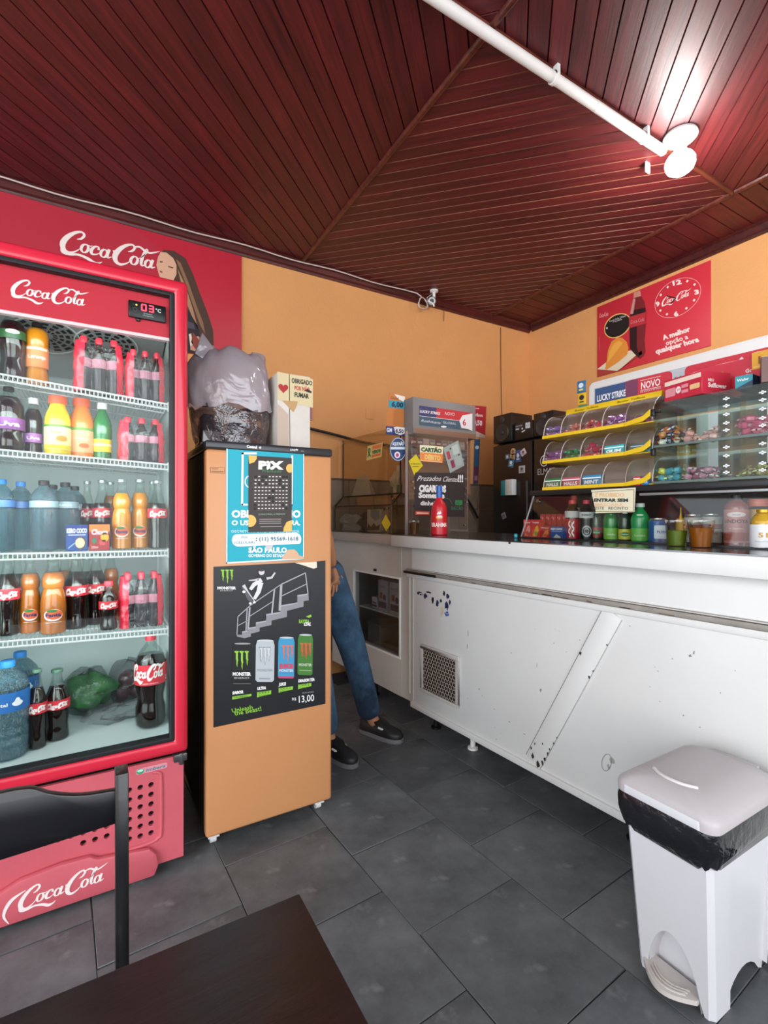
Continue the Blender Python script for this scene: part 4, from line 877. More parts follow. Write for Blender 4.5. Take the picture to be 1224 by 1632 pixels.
p.text('PIX', 325, -1215, 32, '4a6a72', 2, w=75); p.text('(CELULAR)', 240, -1280, 34, '4a6a72', 2, w=240); p.text(':', 492, -1245, 60, '4a6a72', 2, w=20, bold=.03); p.text('(11) 95569-1618', 535, -1245, 50, '4a6a72', 2, w=495, bold=.02)
p.build('number_sticker', ps)
# --- energy drink poster
mp_ = thing('energy_drink_poster', 'black energy drink poster with four cans and a skater, on the tan freezer door', 'poster', (.58, FY, .74))
m = wm(mp_); m.prism([(0, 0), (.440, 0), (.440, .585), (.40, .583), (.398, .56), (.345, .572), (.31, .583), (0, .583)], mat('poster_black', '1a1a1e', .4, var=.25, vscale=5), (.362, FY-.0004, .452), (1, 0, 0), (0, 0, 1), (0, -1, 0), .0012); ms = m.build('poster_sheet', mp_)
m = wm(mp_); cur = [(.672, FY-.002, 1.034), (.708, FY-.006, 1.022), (.745, FY-.014, 1.008), (.758, FY-.018, 1.012), (.762, FY-.006, 1.034)]
m.add(cur, [(0, 1, 2, 3, 4)], flat('E8D8C4')); m.build('curled_corner', mp_)
TLm, TRm, BRm, BLm = (55, 70), (1055, 12), (1078, 1300), (70, 1530)
p = qprint(mp_, TLm, TRm, BRm, BLm, (.362, FY-.0017, .452), (.440, 0, 0), (0, 0, .585), (0, -1, 0))
def claws(x, y, w, h, c, l=1):
    for i, (dx, hh) in enumerate(((0, .85), (.36, 1), (.72, .78))):
        X = x+dx*w; p.poly([(X-.06*w, -y-.03*h), (X+.02*w, -y), (X+.24*w, -y-.01*h), (X+.27*w, -y-.05*h), (X+.2*w, -y-.1*h), (X+.2*w, -y-.45*h*hh), (X+.235*w, -y-.6*h*hh), (X+.19*w, -y-.66*h*hh), (X+.17*w, -y-h*hh), (X+.1*w, -y-.8*h*hh), (X+.11*w, -y-.62*h*hh), (X+.06*w, -y-.5*h*hh), (X+.06*w, -y-.12*h), (X-.02*w, -y-.09*h)], c, l)
GRN = '8CC63C'
claws(118, 100, 100, 130, GRN); p.text('MONSTER', 88, -278, 24, 'F0F0F0', 1, w=152, bold=.05); p.text('ENERGY', 112, -296, 10, 'C8C8C8', 1, w=104)
# stairs, rail, skater
ST = '8d8b92'; STL = 'B4B2BA'
steps = [(252, 690), (295, 690), (295, 660), (340, 655), (340, 625), (412, 618), (412, 575), (502, 562), (502, 500), (630, 480), (630, 420), (785, 395), (785, 325), (890, 312), (895, 372), (845, 380), (845, 430), (690, 470), (690, 525), (550, 560), (550, 600), (445, 625), (445, 660), (370, 680), (370, 705), (318, 722), (252, 705)]
p.poly([(x, -y) for x, y in steps], ST, 1)
for a, b in (((295, 665), (340, 655)), ((345, 632), (412, 620)), ((414, 585), (502, 565)), ((504, 510), (630, 485)), ((632, 428), (785, 398)), ((787, 335), (888, 315))): p.line(a[0], -a[1], b[0], -b[1], 9, STL, 2)
for a, b, w_ in (((258, 525), (360, 425), 8), ((360, 425), (630, 232), 8), ((630, 232), (858, 125), 10), ((858, 125), (885, 312), 10), ((258, 525), (252, 690), 7), ((262, 605), (350, 555), 6), ((335, 455), (328, 650), 10), ((358, 440), (345, 640), 14), ((360, 520), (560, 385), 7), ((572, 275), (552, 492), 14), ((633, 235), (622, 470), 22), ((635, 338), (870, 225), 8)):
    p.line(a[0], -a[1], b[0], -b[1], w_, 'A8A8AE', 3)
p.poly([(420, -190), (500, -185), (490, -130), (430, -120)], '2a282c', 3); p.ell(455, -120, 26, 28, 'D0CCCC', 4); p.ell(452, -103, 26, 12, '3a3838', 5)
p.stroke([(500, -180, 22), (545, -170, 20), (575, -125, 14)], 'C8C4C4', 4); p.stroke([(430, -185, 18), (390, -195, 14), (345, -198, 10)], 'C8C4C4', 4)
p.stroke([(455, -190, 40), (390, -235, 36), (360, -280, 28)], 'DCDADC', 4); p.stroke([(450, -215, 44), (430, -300, 38), (395, -365, 26)], 'DCDADC', 5)
p.stroke([(295, -255, 26), (320, -290, 34), (350, -360, 34), (380, -400, 24)], '5a5a60', 4); p.ell(305, -300, 14, 12, 'E8E8E8', 6); p.ell(360, -405, 12, 10, 'E8E8E8', 6); p.ell(395, -395, 12, 10, 'E8E8E8', 6); p.stroke([(300, -240, 30), (340, -300, 10), (400, -390, 8)], 'C8C8CC', 5)
p.poly([(870, -520), (920, -500), (925, -520), (900, -530)], GRN, 1); p.text('RAYSSA', 805, -580, 34, GRN, 1, w=100, bold=.04); p.text('LEAL', 850, -600, 30, 'E8E8E8', 2, w=68, bold=.05, shear=.3)
def can(x0, y0, x1, y1, c, cl, lid='C8CCD0'):
    w = x1-x0; p.poly([(x0+.08*w, -y0), (x1-.08*w, -y0), (x1, -y0-.28*w), (x1, -y1+.1*w), (x1-.1*w, -y1), (x0+.1*w, -y1), (x0, -y1+.1*w), (x0, -y0-.28*w)], c, 2)
    p.ell((x0+x1)/2, -y0-2, .42*w, 8, lid, 3)
can(218, 768, 382, 1150, '101214', 0, '9a9ea2'); claws(238, 835, 118, 175, GRN, 4); p.text('MONSTER', 220, -1058, 30, 'F0F0F0', 4, w=155, bold=.05); p.text('ENERGY', 235, -1088, 16, 'C8C8C8', 4, w=130); p.rect(225, -1135, 375, -1128, '5a5a5a', 4)
can(415, 738, 580, 1115, 'B8BEC4', 0); claws(445, 800, 100, 165, '5a6068', 4); claws(449, 804, 94, 150, 'D0D6DA', 5); p.text('MONSTER', 428, -1020, 22, '8a9096', 4, w=135); p.rect(445, -1090, 545, -1080, '8a9096', 4)
can(614, 710, 765, 1080, '3f96c0', 0); claws(650, 780, 105, 155, 'E0705A', 4); p.text('JUICE', 622, -985, 36, 'E03A50', 5, w=132, bold=.06); p.text('MONSTER', 625, -1020, 22, 'E8F0F4', 5, w=130, bold=.02); p.rect(618, -1078, 760, -1062, 'D03A70', 4)
can(797, 683, 942, 1048, '3f7a30', 0); claws(820, 755, 110, 160, 'B86A3A', 4); p.ell(870, -815, 50, 60, '8a5a30', 3); p.text('MONSTER', 808, -965, 24, 'C8D0B8', 4, w=125, bold=.03); p.rect(815, -1010, 930, -1000, '8aa070', 4)
for t, x, y, w_, x1_, y1_, n_ in (('SABOR', 220, 1230, 95, 382, 1275, 1), ('ULTRA', 432, 1190, 78, 556, 1255, 2), ('JUICE', 624, 1150, 66, 756, 1210, 2), ('DRAGON TEA', 806, 1115, 160, 932, 1175, 2)):
    p.text(t, x, -y, 26, 'F0F0F0', 1, w=w_, bold=.06, shear=.2, rot=.12)
    p.poly([(x, -y-20), (x1_, -y+(5 if n_ == 1 else -2)), (x1_, -y1_+30), (x, -y1_-2)], GRN, 1)
    for k in range(n_): p.text(('ORIGINAL' if n_ == 1 else ('SEM', 'AÇÚCAR') if t == 'ULTRA' else ('SUCO E', 'ENERGIA') if t == 'JUICE' else ('CHÁ E', 'ENERGIA'))[k] if n_ > 1 else 'ORIGINAL', x+14, -y-40-k*26+5, 15, '24300c', 2, w=(x1_-x)*.75, rot=.13)
p.text('VALOR UNITÁRIO', 845, -1215, 10, 'C0C0C0', 1, w=115, rot=.13); p.text('R$', 752, -1280, 26, 'F0F0F0', 1, w=38, rot=.1)
p.text('13,00', 815, -1298, 62, 'F0F0F0', 1, w=150, rot=.14, shear=.1, bold=.01); p.text('Unleash', 222, -1395, 38, GRN, 1, w=178, rot=.2, bold=.01); p.text('the Beast!', 242, -1422, 42, GRN, 1, w=235, rot=.2, bold=.01)
p.build('poster_print', ms)
# --- on top: white carton with stickers, and the big bag with dark tubs
wb = thing('white_carton', 'tall white carton with a thank-you sticker and red heart on top of the tan freezer', 'box', (.735, 2.06, 1.4945))
CARD = mat('white_card', 'E2DCD4', .7, var=.12, vscale=6)
m = wm(wb); m.box((.655, 2.0, 1.4945), (.803, 2.16, 1.828), CARD); m.build('carton_body', wb, bevel=.003)
p = wp(wb, (.655, 2.0, 1.4945), (1, 0, 0), (0, 0, 1), (0, -1, 0))
p.line(.055, 0, .052, .33, .003, '6a6058', 1); p.poly([(0, 0), (.05, 0), (.048, .16), (0, .2)], 'C4B0A0', 0); p.poly([(0, .215), (.16, .20), (.16, .325), (.0, .335)], 'D6C79E', 1)
p.poly([(.02, .215), (.07, .17), (.085, .2), (.09, .22)], 'C09A68', 2)
p.poly([(.025+.022*(16*math.sin(t)**3)/16, .268+.022*(13*math.cos(t)-5*math.cos(2*t)-2*math.cos(3*t)-math.cos(4*t))/16) for t in [i*PI/12 for i in range(24)]], 'B02830', 3)
p.text('OBRIGADO', .062, .297, .02, '26302a', 3, w=.094, bold=.03); p.text('POR NÃO', .075, .268, .018, 'C04030', 3, w=.07, bold=.03); p.text('FUMAR', .075, .238, .02, '26302a', 3, w=.066, bold=.04)
p.poly([(.12, .27), (.135, .28), (.155, .268), (.15, .262), (.13, .266)], '3a2018', 4); p.build('sticker_print', wb)
bg = thing('big_plastic_bag', 'large crumpled translucent plastic bag over dark tubs on top of the tan freezer', 'plastic bag', (.49, 2.12, 1.4945))
BAGM = clear('milky_bag_plastic', 'dcd8de', gloss=.16, rough=.2, body=.62, bodycol='C6BEC8', crinkle=7)
BAGT = clear('thin_bag_plastic', 'd8d2d6', gloss=.22, rough=.12, body=.10, bodycol='B4ACB8', crinkle=16)
def sheet_bag(root, rings, mt, name, n=44, seed=3, amp=.02):
    rr = random.Random(seed); ph = [rr.uniform(0, 6.28) for _ in range(8)]; m = wm(root); V = []; R_ = spline(rings, 4)
    for (cx, cy, z, rx, ry) in R_:
        for i in range(n):
            a = 2*PI*i/n; c_, s_ = math.cos(a), math.sin(a); e = .7
            q = 1+amp*(math.sin(3*a+ph[0]+z*9)+.7*math.sin(7*a+ph[1]-z*23)+.6*math.sin(12*a+ph[2]+z*41))
            V.append((cx+rx*q*math.copysign(abs(c_)**e, c_), cy+ry*q*math.copysign(abs(s_)**e, s_), z+.010*math.sin(5*a+ph[3])+.008*math.sin(9*a+ph[4])))
    k = len(R_); m.add(V, [(j*n+i, j*n+(i+1) % n, (j+1)*n+(i+1) % n, (j+1)*n+i) for j in range(k-1) for i in range(n)]+[[(k-1)*n+i for i in range(n)]], mt)
    return m.build(name, root, smooth=55)
sheet_bag(bg, [(.492, 2.13, 1.66, .165, .135), (.485, 2.13, 1.72, .168, .14), (.48, 2.13, 1.79, .165, .135), (.488, 2.13, 1.86, .15, .115), (.50, 2.12, 1.905, .125, .07), (.50, 2.12, 1.915, .08, .03)], BAGM, 'bag_top', amp=.035)
sheet_bag(bg, [(.50, 2.13, 1.505, .135, .12), (.495, 2.13, 1.57, .15, .128), (.493, 2.13, 1.66, .160, .133)], BAGT, 'bag_skirt', seed=5, amp=.03)
m = wm(bg); m.prism([(0, 0), (.03, .095), (.075, .035), (.05, -.03)], BAGM, (.335, 2.06, 1.87), (1, 0, 0), (0, .1, 1), (0, 1, 0), .02); m.build('bag_ear', bg, bevel=.004)
DT = clear('dark_tub', '7a6a70', gloss=.2, body=.5, bodycol='4a3c44')
for i, (x, y, z, sx_, sy_, h_) in enumerate(((.405, 2.10, 1.512, .05, .06, .12), (.53, 2.12, 1.512, .07, .07, .105))):
    m = wm(bg); t4 = lambda k, zz: [(x-sx_*k, y-sy_*k, zz), (x+sx_*k, y-sy_*k, zz), (x+sx_*k, y+sy_*k, zz), (x-sx_*k, y+sy_*k, zz)]
    m.hexa(t4(1, z), t4(.82, z+h_), DT); m.build('dark_tub', bg, bevel=.008)
    m = wm(bg); m.hexa(t4(1.06, z-.008), t4(1.06, z+.004), mat('dark_tub_rim', '3a3038', .3)); m.build('tub_rim', bg, bevel=.003)
m = wm(bg); m.box((.36, 2.03, 1.498), (.63, 2.22, 1.506), mat('maroon_tray', '5a2028', .3)); m.build('maroon_tray', bg, bevel=.003)
# ================================================================ THE BAR COUNTER (own frame: c = distance from the viewer, y along it)
ENAM = mat('white_counter_enamel', 'DEDDDB', .38, var=.07, vscale=1.6, bump=.04, bscale=9)
ENAG = mat('greyed_counter_enamel', 'C4BEB8', .4, var=.14, vscale=2.2)
STEEL = mat('counter_top_steel', '84868A', .16, metal=.85, var=.12, vscale=3)
RUST = mat('chipped_rust', '3a2018', .8)
bc_ = cthing('bar_counter', 'long white enamelled bar counter with chipped trim, vent grille and steel top', 'counter', (1.95, 1.3, 0))
m = cm(bc_); m.box((1.70, -.7, .13), (2.36, 2.26, 1.04), ENAM); m.build('counter_body', bc_, bevel=.004)
m = cm(bc_); m.box((1.715, 2.26, .13), (2.36, 2.38, 1.04), ENAG); m.tube([(1.712, 2.29, .18), (1.712, 2.29, .86)], .010, ENAG, 10); m.tube([(1.705, 2.245, .16), (1.705, 2.245, .87)], .008, ENAG, 10); m.build('corner_post', bc_, smooth=50)
m = cm(bc_); m.box((1.622, -.7, 1.042), (2.36, 2.36, 1.106), ENAM); m.build('worktop_edge', bc_, bevel=.005)
m = cm(bc_); m.box((1.628, -.7, 1.1065), (2.36, 2.36, 1.110), STEEL); m.build('steel_top', bc_)
m = cm(bc_); m.box((1.64, 2.362, 1.048), (2.36, 3.32, 1.100), mat('brushed_steel_edge', 'B4B0AC', .35, metal=.35, var=.1, vscale=2)); m.box((1.645, 2.362, 1.1), (2.36, 3.32, 1.106), STEEL); m.build('worktop_end', bc_, bevel=.003)
m = cm(bc_); m.box((1.682, -.7, .888), (1.70, 2.30, .906), mat('worn_rail', '9c948c', .45, var=.25, vscale=9)); m.box((1.69, -.7, .906), (1.70, 2.30, .914), ENAM); m.build('trim_rail', bc_, bevel=.003)
m = cm(bc_); m.box((1.690, -.7, .862), (1.70, 2.30, .886), ENAM); m.build('upper_trim', bc_, bevel=.003)
m = cm(bc_); m.box((1.676, 2.02, .886), (1.690, 2.31, .900), BLACKP); rb = m.build('black_rail_end', bc_, bevel=.002)
m = cm(bc_); m.box((1.688, -.7, .115), (1.74, 2.26, .145), ENAM); m.build('bottom_sill', bc_, bevel=.004)
# window case in the left part
m = cm(bc_); y0, y1, za, zb = 2.395, 2.935, .365, .835
m.box((1.712, 2.38, .13), (1.75, 3.27, za), ENAG); m.box((1.712, 2.38, zb), (1.75, 3.27, 1.045), ENAG); m.box((1.712, y1, za), (1.75, 3.27, zb), ENAG); m.box((1.712, 2.38, za), (1.75, y0, zb), ENAG)
m.box((2.30, 2.38, .13), (2.34, 3.27, 1.045), ENAG); m.box((1.75, 2.38, .13), (2.30, 3.27, .20), ENAG); m.box((1.75, 3.24, .2), (2.30, 3.27, 1.045), ENAG); m.build('case_front', bc_)
for a, b in (((1.704, y0-.012, za-.012), (1.714, y1+.012, za)), ((1.704, y0-.012, zb), (1.714, y1+.012, zb+.012)), ((1.704, y0-.012, za), (1.714, y0, zb)), ((1.704, y1, za), (1.714, y1+.012, zb))):
    m = cm(bc_); m.box(a, b, ENAM); m.build('window_bead', bc_, bevel=.002)
m = cm(bc_); m.box((1.722, y0, za), (1.725, y1, zb), clear('case_glass', 'e4e8ea', gloss=.06)); m.build('case_glass', bc_)
# vent grille: frame + honeycomb guard over a dark duct
m = cm(bc_); gy0, gy1, ga, gb = 1.872, 2.142, .254, .480
ringbits = (((1.686, gy0-.02, ga-.02), (1.70, gy1+.02, ga)), ((1.686, gy0-.02, gb), (1.70, gy1+.02, gb+.02)), ((1.686, gy0-.02, ga), (1.70, gy0, gb)), ((1.686, gy1, ga), (1.70, gy1+.02, gb)))
for a, b in ringbits: m.box(a, b, ENAG)
m.build('grille_frame', bc_, bevel=.002)
m = cm(bc_); m.box((1.692, gy0, ga), (1.6995, gy1, gb), mat('duct_dark', '2a1a16', .9, var=.5, vscale=9)); m.build('duct', bc_)
m = cm(bc_); hr = .0125; HX = mat('grille_metal', 'B4A89C', .45, metal=.3); row = 0; z = ga
while z < gb:
    y = gy0+(hr*.87 if row % 2 else 0)
    while y < gy1+.001:
        for k in range(3):
            a = PI/2+k*PI*2/3 if 0 else PI/6+k*PI/3*2-PI/2*0
            c1 = (y+hr*math.cos(a), z+hr*math.sin(a)); c2 = (y+hr*math.cos(a+PI/3), z+hr*math.sin(a+PI/3))
            cl = lambda q: (min(gy1, max(gy0, q[0])), min(gb, max(ga, q[1])))
            c1, c2 = cl(c1), cl(c2)
            if (c1[0]-c2[0])**2+(c1[1]-c2[1])**2 > 1e-6: m.tube([(1.689, *c1), (1.689, *c2)], .0016, HX, 4)
        y += hr*1.732
    z += hr*1.5; row += 1
m.build('honeycomb_guard', bc_)
# diagonal metal strip with peeling ends
P1, P2 = Vector((0, 1.022, .862)), Vector((0, 1.386, .160)); dd = (P2-P1).normalized(); nn = Vector((0, dd.z, -dd.y)); hw = .040
m = cm(bc_); q = [P1+nn*hw, P1-nn*hw, P2-nn*hw, P2+nn*hw]
m.hexa([Vector((1.7, a.y, a.z)) for a in q], [Vector((1.694, a.y, a.z)) for a in q], ENAM); m.build('diagonal_strip', bc_, bevel=.001)
# chipped paint and the torn sticker
rr = random.Random(5)
p = cpn(bc_, (1.6995, 0, 0), (0, 1, 0), (0, 0, 1), (-1, 0, 0), .0004)
def chip(y, z, w_, h_, c='3a2a24', n=9, l=0):
    p.poly([(y+w_*math.cos(2*PI*i/n)*rr.uniform(.4, 1), z+h_*math.sin(2*PI*i/n)*rr.uniform(.4, 1)) for i in range(n)], c, l)
def atc(px, py): v = atC(px, py, 1.70); return v.y, v.z
for (px, py, w_, h_) in ((788, 1130, .004, .003), (812, 1150, .008, .004), (836, 1170, .010, .003), (764, 1098, .007, .006), (862, 1100, .006, .010), (1100, 1045, .007, .006), (1106, 1040, .004, .008)):
    chip(*atc(px, py), w_, h_, '8a8680')
for (px, py, w_, h_) in ((976, 1212, .012, .02), (970, 1222, .008, .012), (745, 1030, .006, .014), (746, 1010, .004, .02), (856, 1060, .003, .02)): chip(*atc(px, py), w_, h_, 'A4A09A')
yy, zz = atc(967, 1215); p.ring(yy, zz, .017, .035, .002, '77736d', 1, rot=.3)
for i in range(26):
    px, py = rr.uniform(740, 1200), rr.uniform(990, 1200); yv, zv = atc(px, py)
    if zv > .16: chip(yv, zv, rr.uniform(.002, .006), rr.uniform(.001, .004), rr.choice(['A8A49E', '98928a', 'B0A8A0']))
p.build('paint_chips', bc_)['kind'] = 'stuff'
p = cpn(bc_, (1.6935, 0, 0), (0, 1, 0), (0, 0, 1), (-1, 0, 0), .0004)
for t, o2, w_ in ((.98, .6, .02), (.95, .9, .014), (.92, .95, .012), (.88, .95, .010), (.85, .9, .008), (.97, -.3, .016), (.94, -.85, .010), (.9, -.7, .008), (.86, .0, .006), (.8, .95, .008), (.76, .97, .006), (.35, .9, .010), (.28, -.9, .012), (.31, .95, .006), (.15, .9, .006)):
    c = P1.lerp(P2, t)+nn*hw*o2; chip(c.y, c.z, w_*.6, w_, '2c1c18')
p.line((P1+nn*hw).y, (P1+nn*hw).z, (P2+nn*hw).y, (P2+nn*hw).z, .0016, '8a8680', 0); p.line((P1-nn*hw).y, (P1-nn*hw).z, (P2-nn*hw).y, (P2-nn*hw).z, .0022, '6e6a64', 0); p.build('strip_chips', bc_)['kind'] = 'stuff'
p = cpn(bc_, (1.682, 0, 0), (0, 1, 0), (0, 0, 1), (-1, 0, 0), .0004)
for y_, w_ in ((1.35, .03), (1.28, .05), (1.9, .012), (1.6, .02), (1.1, .02), (.95, .04), (1.72, .03), (.8, .05), (1.2, .07)): p.rect(y_, .889, y_+w_, .889+rr.uniform(.003, .007), rr.choice(['5a3a28', '6a5040', '3a2a22']))
p.rect(2.02, .9, 2.3, .906, '8A7868'); p.build('rail_rust', bc_)['kind'] = 'stuff'
p = cpn(bc_, (1.6995, 0, 0), (0, 1, 0), (0, 0, 1), (-1, 0, 0), .0005)
NV = '20264a'
for (a, b, w_, h_, c) in ((670, 946, .018, .012, NV), (678, 950, .012, .012, NV), (690, 956, .012, .014, '16181e'), (697, 962, .010, .016, NV), (703, 958, .006, .008, '16181e'), (708, 946, .008, .010, '16181e'), (714, 950, .010, .014, NV), (713, 966, .014, .018, NV), (712, 978, .014, .010, '3a50a0'), (705, 975, .012, .022, 'C8B8A4'), (717, 960, .006, .012, NV), (683, 944, .02, .004, '16181e')):
    yv, zv = atc(a, b); chip(yv, zv, w_*1.7, h_*1.7, c, 11, 1)
yv, zv = atc(671, 949); p.ring(yv, zv, .014, .012, .004, 'E8E4E0', 2); yv, zv = atc(713, 974); p.frame(yv-.012, zv-.014, yv+.012, zv+.014, .002, 'D8DCE8', 2); p.build('torn_sticker', bc_)
m = cm(bc_); yv, zv = atC(812, 862, 1.62).y, 1.103; m.box((1.618, atC(812, 864, 1.62).y-.004, 1.098), (1.623, atC(812, 864, 1.62).y+.004, 1.108), RUST); m.build('edge_nick', bc_)
m = cm(bc_); m.box((1.704, 2.655, .86), (1.714, 2.68, .875), BLACKP); m.build('case_lock', bc_)
for y_ in (.0, 1.0, 1.86, 2.16, 2.8, 3.2):
    for c_ in (1.80, 2.28):
        m = cm(bc_); m.lathe([(.028, 0), (.028, .01), (.014, .016), (.014, .14)], BLACKP if y_ != 1.86 else WHITEP, 12, (c_, y_, 0)); m.build('counter_leg', bc_, smooth=40)
# things stored behind the low window
for i, (y_, c_, w_, d_, h_, col, z_) in enumerate(((2.50, 1.80, .12, .10, .20, 'B8B0B0', .60), (2.64, 1.80, .11, .10, .20, 'A8A4A8', .60), (2.77, 1.82, .07, .1, .07, 'D0C8C4', .60))):
    t = cthing('stored_carton', ['pale printed carton on the shelf behind the low counter window, nearest the post', 'pale printed carton on the shelf behind the low counter window, second from the post', 'small white carton on the shelf behind the low counter window'][i], 'box', (c_, y_, z_))
    m = cm(t); m.box((c_-d_/2, y_-w_/2, z_), (c_+d_/2, y_+w_/2, z_+h_), flat(col)); m.build('carton_body', t, bevel=.002)
    p = cpn(t, (c_-d_/2, y_+w_/2, z_), (0, -w_, 0), (0, 0, h_), (-1, 0, 0)); p.rect(.1, .1, .9, .3, '3a3448', 1); p.rect(.2, .4, .5, .6, 'A04840', 1); p.ell(.7, .45, .15, .1, '303040', 1); p.text('SORVETE', .1, .75, .08, '504858', 1, w=.7); p.build('carton_print', t)
m = cm(bc_); m.box((1.74, 2.4, .588), (2.28, 2.92, .599), ENAG); m.build('case_shelf', bc_)
for i, (y_, w_, h_, col) in enumerate(((2.52, .22, .20, '2c2a2e'), (2.76, .16, .3, '55504e'))):
    t = cthing('stored_crate', ['dark crate at the bottom of the low counter window', 'grey crate at the bottom of the low counter window, next to the dark one'][i], 'crate', (1.86, y_, .2005))
    m = cm(t); m.box((1.76, y_-w_/2, .2005), (1.96, y_+w_/2, .2005+h_), flat(col)); m.build('crate_body', t, bevel=.006)
    m = cm(t); m.box((1.752, y_-w_/2-.006, .185+h_), (1.968, y_+w_/2+.006, .2+h_), flat(col)); m.build('crate_rim', t, bevel=.002)
# ================================================================ ON AND ABOVE THE COUNTER
ACR = clear('clear_acrylic', 'f3f1ef', gloss=.13, body=.07, bodycol='B8ACA4'); ACRB = clear('smoky_acrylic', 'e8ddd6', gloss=.08, body=.5, bodycol='C4B4A6')
YEL = mat('yellow_plastic', 'E8C020', .35, coat=.2); CHROME = mat('chrome_clip', 'C8C8C8', .15, metal=1); GLS = clear('shelf_glass', 'eef6f2', gloss=.045)
DKST = mat('dark_shelf_steel', '2a2a2c', .3, metal=.3)
cc_ = .002
# --- long glass vitrine on the worktop
vt = cthing('glass_vitrine', 'long low glass vitrine on the bar counter with a black shelf above the bottles', 'display case', (2.08, 1.0, 1.1105))
m = cm(vt); m.box((1.93, -.5, 1.318), (2.30, 1.60, 1.342), DKST); m.build('top_shelf', vt, bevel=.003)
m = cm(vt); m.box((1.925, -.5, 1.300), (1.935, 1.05, 1.310), mat('shelf_edge_aluminium', 'B4B8BA', .3, metal=.7)); m.build('shelf_edge', vt, bevel=.002)
m = cm(vt); m.hexa([(1.905, -.5, 1.1108), (1.909, -.5, 1.1108), (1.909, 1.625, 1.1108), (1.905, 1.625, 1.1108)], [(1.945, -.5, 1.318), (1.949, -.5, 1.318), (1.949, 1.58, 1.318), (1.945, 1.58, 1.318)], clear('vitrine_glass', 'f2f4f2', gloss=.07)); m.build('front_glass', vt)
m = cm(vt); m.box((1.898, -.5, 1.1105), (1.914, 1.635, 1.117), DKST); m.build('glass_channel', vt)
m = cm(vt); m.tube([(1.906, 1.632, 1.113), (1.944, 1.585, 1.318)], .004, mat('aluminium_edge', '8a8c8e', .3, metal=.6), 6); m.build('edge_strip', vt)
m = cm(vt); m.box((2.296, -.5, 1.1105), (2.304, 1.6, 1.318), mat('brown_back_panel', '4a3a36', .6, var=.3, vscale=5)); m.build('back_panel', vt)
m = cm(vt); m.lathe([(.012, 0), (.014, .004), (.010, .010)], CHROME, 12, (0, 0, 0)); m.v = [Vector((1.948-v.z+cm(vt).T.translation.z*0, 0, 0)) for v in m.v][:0]; m.f = []; m.mi = []
m.tube([(1.944, 1.55, 1.292), (1.930, 1.55, 1.292)], .009, CHROME, 12); m.build('glass_clip', vt)
# juice cartons in a row, receding
for i, (col, col2, lab) in enumerate((('D8403c', 'F0A8A0', 'red strawberry juice carton at the left end of the vitrine row'), ('D8403c', 'E8B030', 'red and yellow juice carton, second in the vitrine row'), ('B83030', 'E88A50', 'dark red and orange chocolate drink carton in the vitrine row'), ('2a5098', 'D8DCE0', 'blue coconut drink carton in front in the vitrine row'))):
    pxs = [(835, 861), (862, 880), (880, 898), (878, 897)][i] if 0 else [(834, 846.5), (847, 860), (861, 876.5), (877, 897)][i]
    c0 = [1.955, 1.955, 1.962, 1.935][i]; a = atC(pxs[0], 850, c0); b = atC(pxs[1], 850, c0); zt = atC(pxs[0], [828, 828, 838, 839][i], c0).z
    t = cthing('juice_carton', lab, 'carton', (c0+.02, (a.y+b.y)/2, 1.111)); m = cm(t); m.box((c0, b.y, 1.111), (c0+.04, a.y-.001, zt), flat(col)); m.build('carton_body', t, bevel=.001, segs=1)
    p = cpn(t, (c0, a.y-.001, 1.111), (0, -(a.y-.001-b.y), 0), (0, 0, zt-1.111), (-1, 0, 0))
    if i < 3: p.poly([(.2, .1), (.5, .6), (.8, .7), (.9, .4), (.6, .1)], col2, 1); p.text(['Tropical', 'Tropical', 'Choco'][i], .5, .8, .09, 'F4E8E4', 2, w=.8, align='C', bold=.03); p.ell(.55, .25, .2, .12, '7a9a40' if i == 1 else 'D86040', 2)
    else: p.text('KERO COCO', .5, .74, .14, 'E8F0F4', 1, w=.9, align='C', bold=.04); p.poly([(.2, .05), (.5, .4), (.8, .2), (.85, .05)], 'C8C4B8', 1); p.rect(.1, .6, .9, .65, '8fb4d8', 1)
    p.build('carton_print', t)
for i in range(5):
    pxa = 861+i*8.8; c0 = 2.02; a = atC(pxa, 850, c0); b = atC(pxa+8.2, 850, c0)
    t = cthing('juice_carton', 'dark red juice carton in the back row behind the front cartons of the vitrine', 'carton', (c0+.02, (a.y+b.y)/2, 1.111), 'back row of red cartons in the vitrine')
    m = cm(t); m.box((c0, b.y+.001, 1.111), (c0+.04, a.y-.001, 1.228), flat('A82834')); m.build('carton_body', t, bevel=.001, segs=1)
    p = cpn(t, (c0, a.y-.001, 1.111), (0, -(a.y-b.y-.002), 0), (0, 0, .117), (-1, 0, 0)); p.poly([(.3, .82), (.5, .9), (.7, .82), (.5, .74)], 'E07080', 1); p.poly([(.1, .86), (.25, .92), (.2, .8)], 'E8B0A8', 1); p.build('carton_print', t)
TAKC = []
def cput(k, px, wpx, ytop, c, label, cat, group=None, z=1.111, pyb=None):
    for _ in range(3):
        q = atC(px, ytop, c); P = CW(q.x, q.y, z); dep = P.x*.5075+P.y*.8616; rr_ = wpx/1550*dep
        if all(math.hypot(t[0]-P.x, t[1]-P.y) >= (t[2]+rr_)*.985 for t in TAKC): break
        c += .012
    for t in TAKC:
        if math.hypot(t[0]-P.x, t[1]-P.y) < t[2]+rr_: rr_ = max(rr_*.84, math.hypot(t[0]-P.x, t[1]-P.y)-t[2]); wpx = rr_*1550/dep
    TAKC.append((P.x, P.y, rr_))
    return put(k, label, cat, P, wpx/775*dep, q.z-z, group)
cput('cola_sleeve', 912.5, 23, 797, 2.0, 'cola bottle in a dark red sleeve inside the vitrine', 'soda bottle')
cput('energy_pet', 935, 22, 797, 2.0, 'black energy drink bottle with a white band inside the vitrine', 'energy drink')
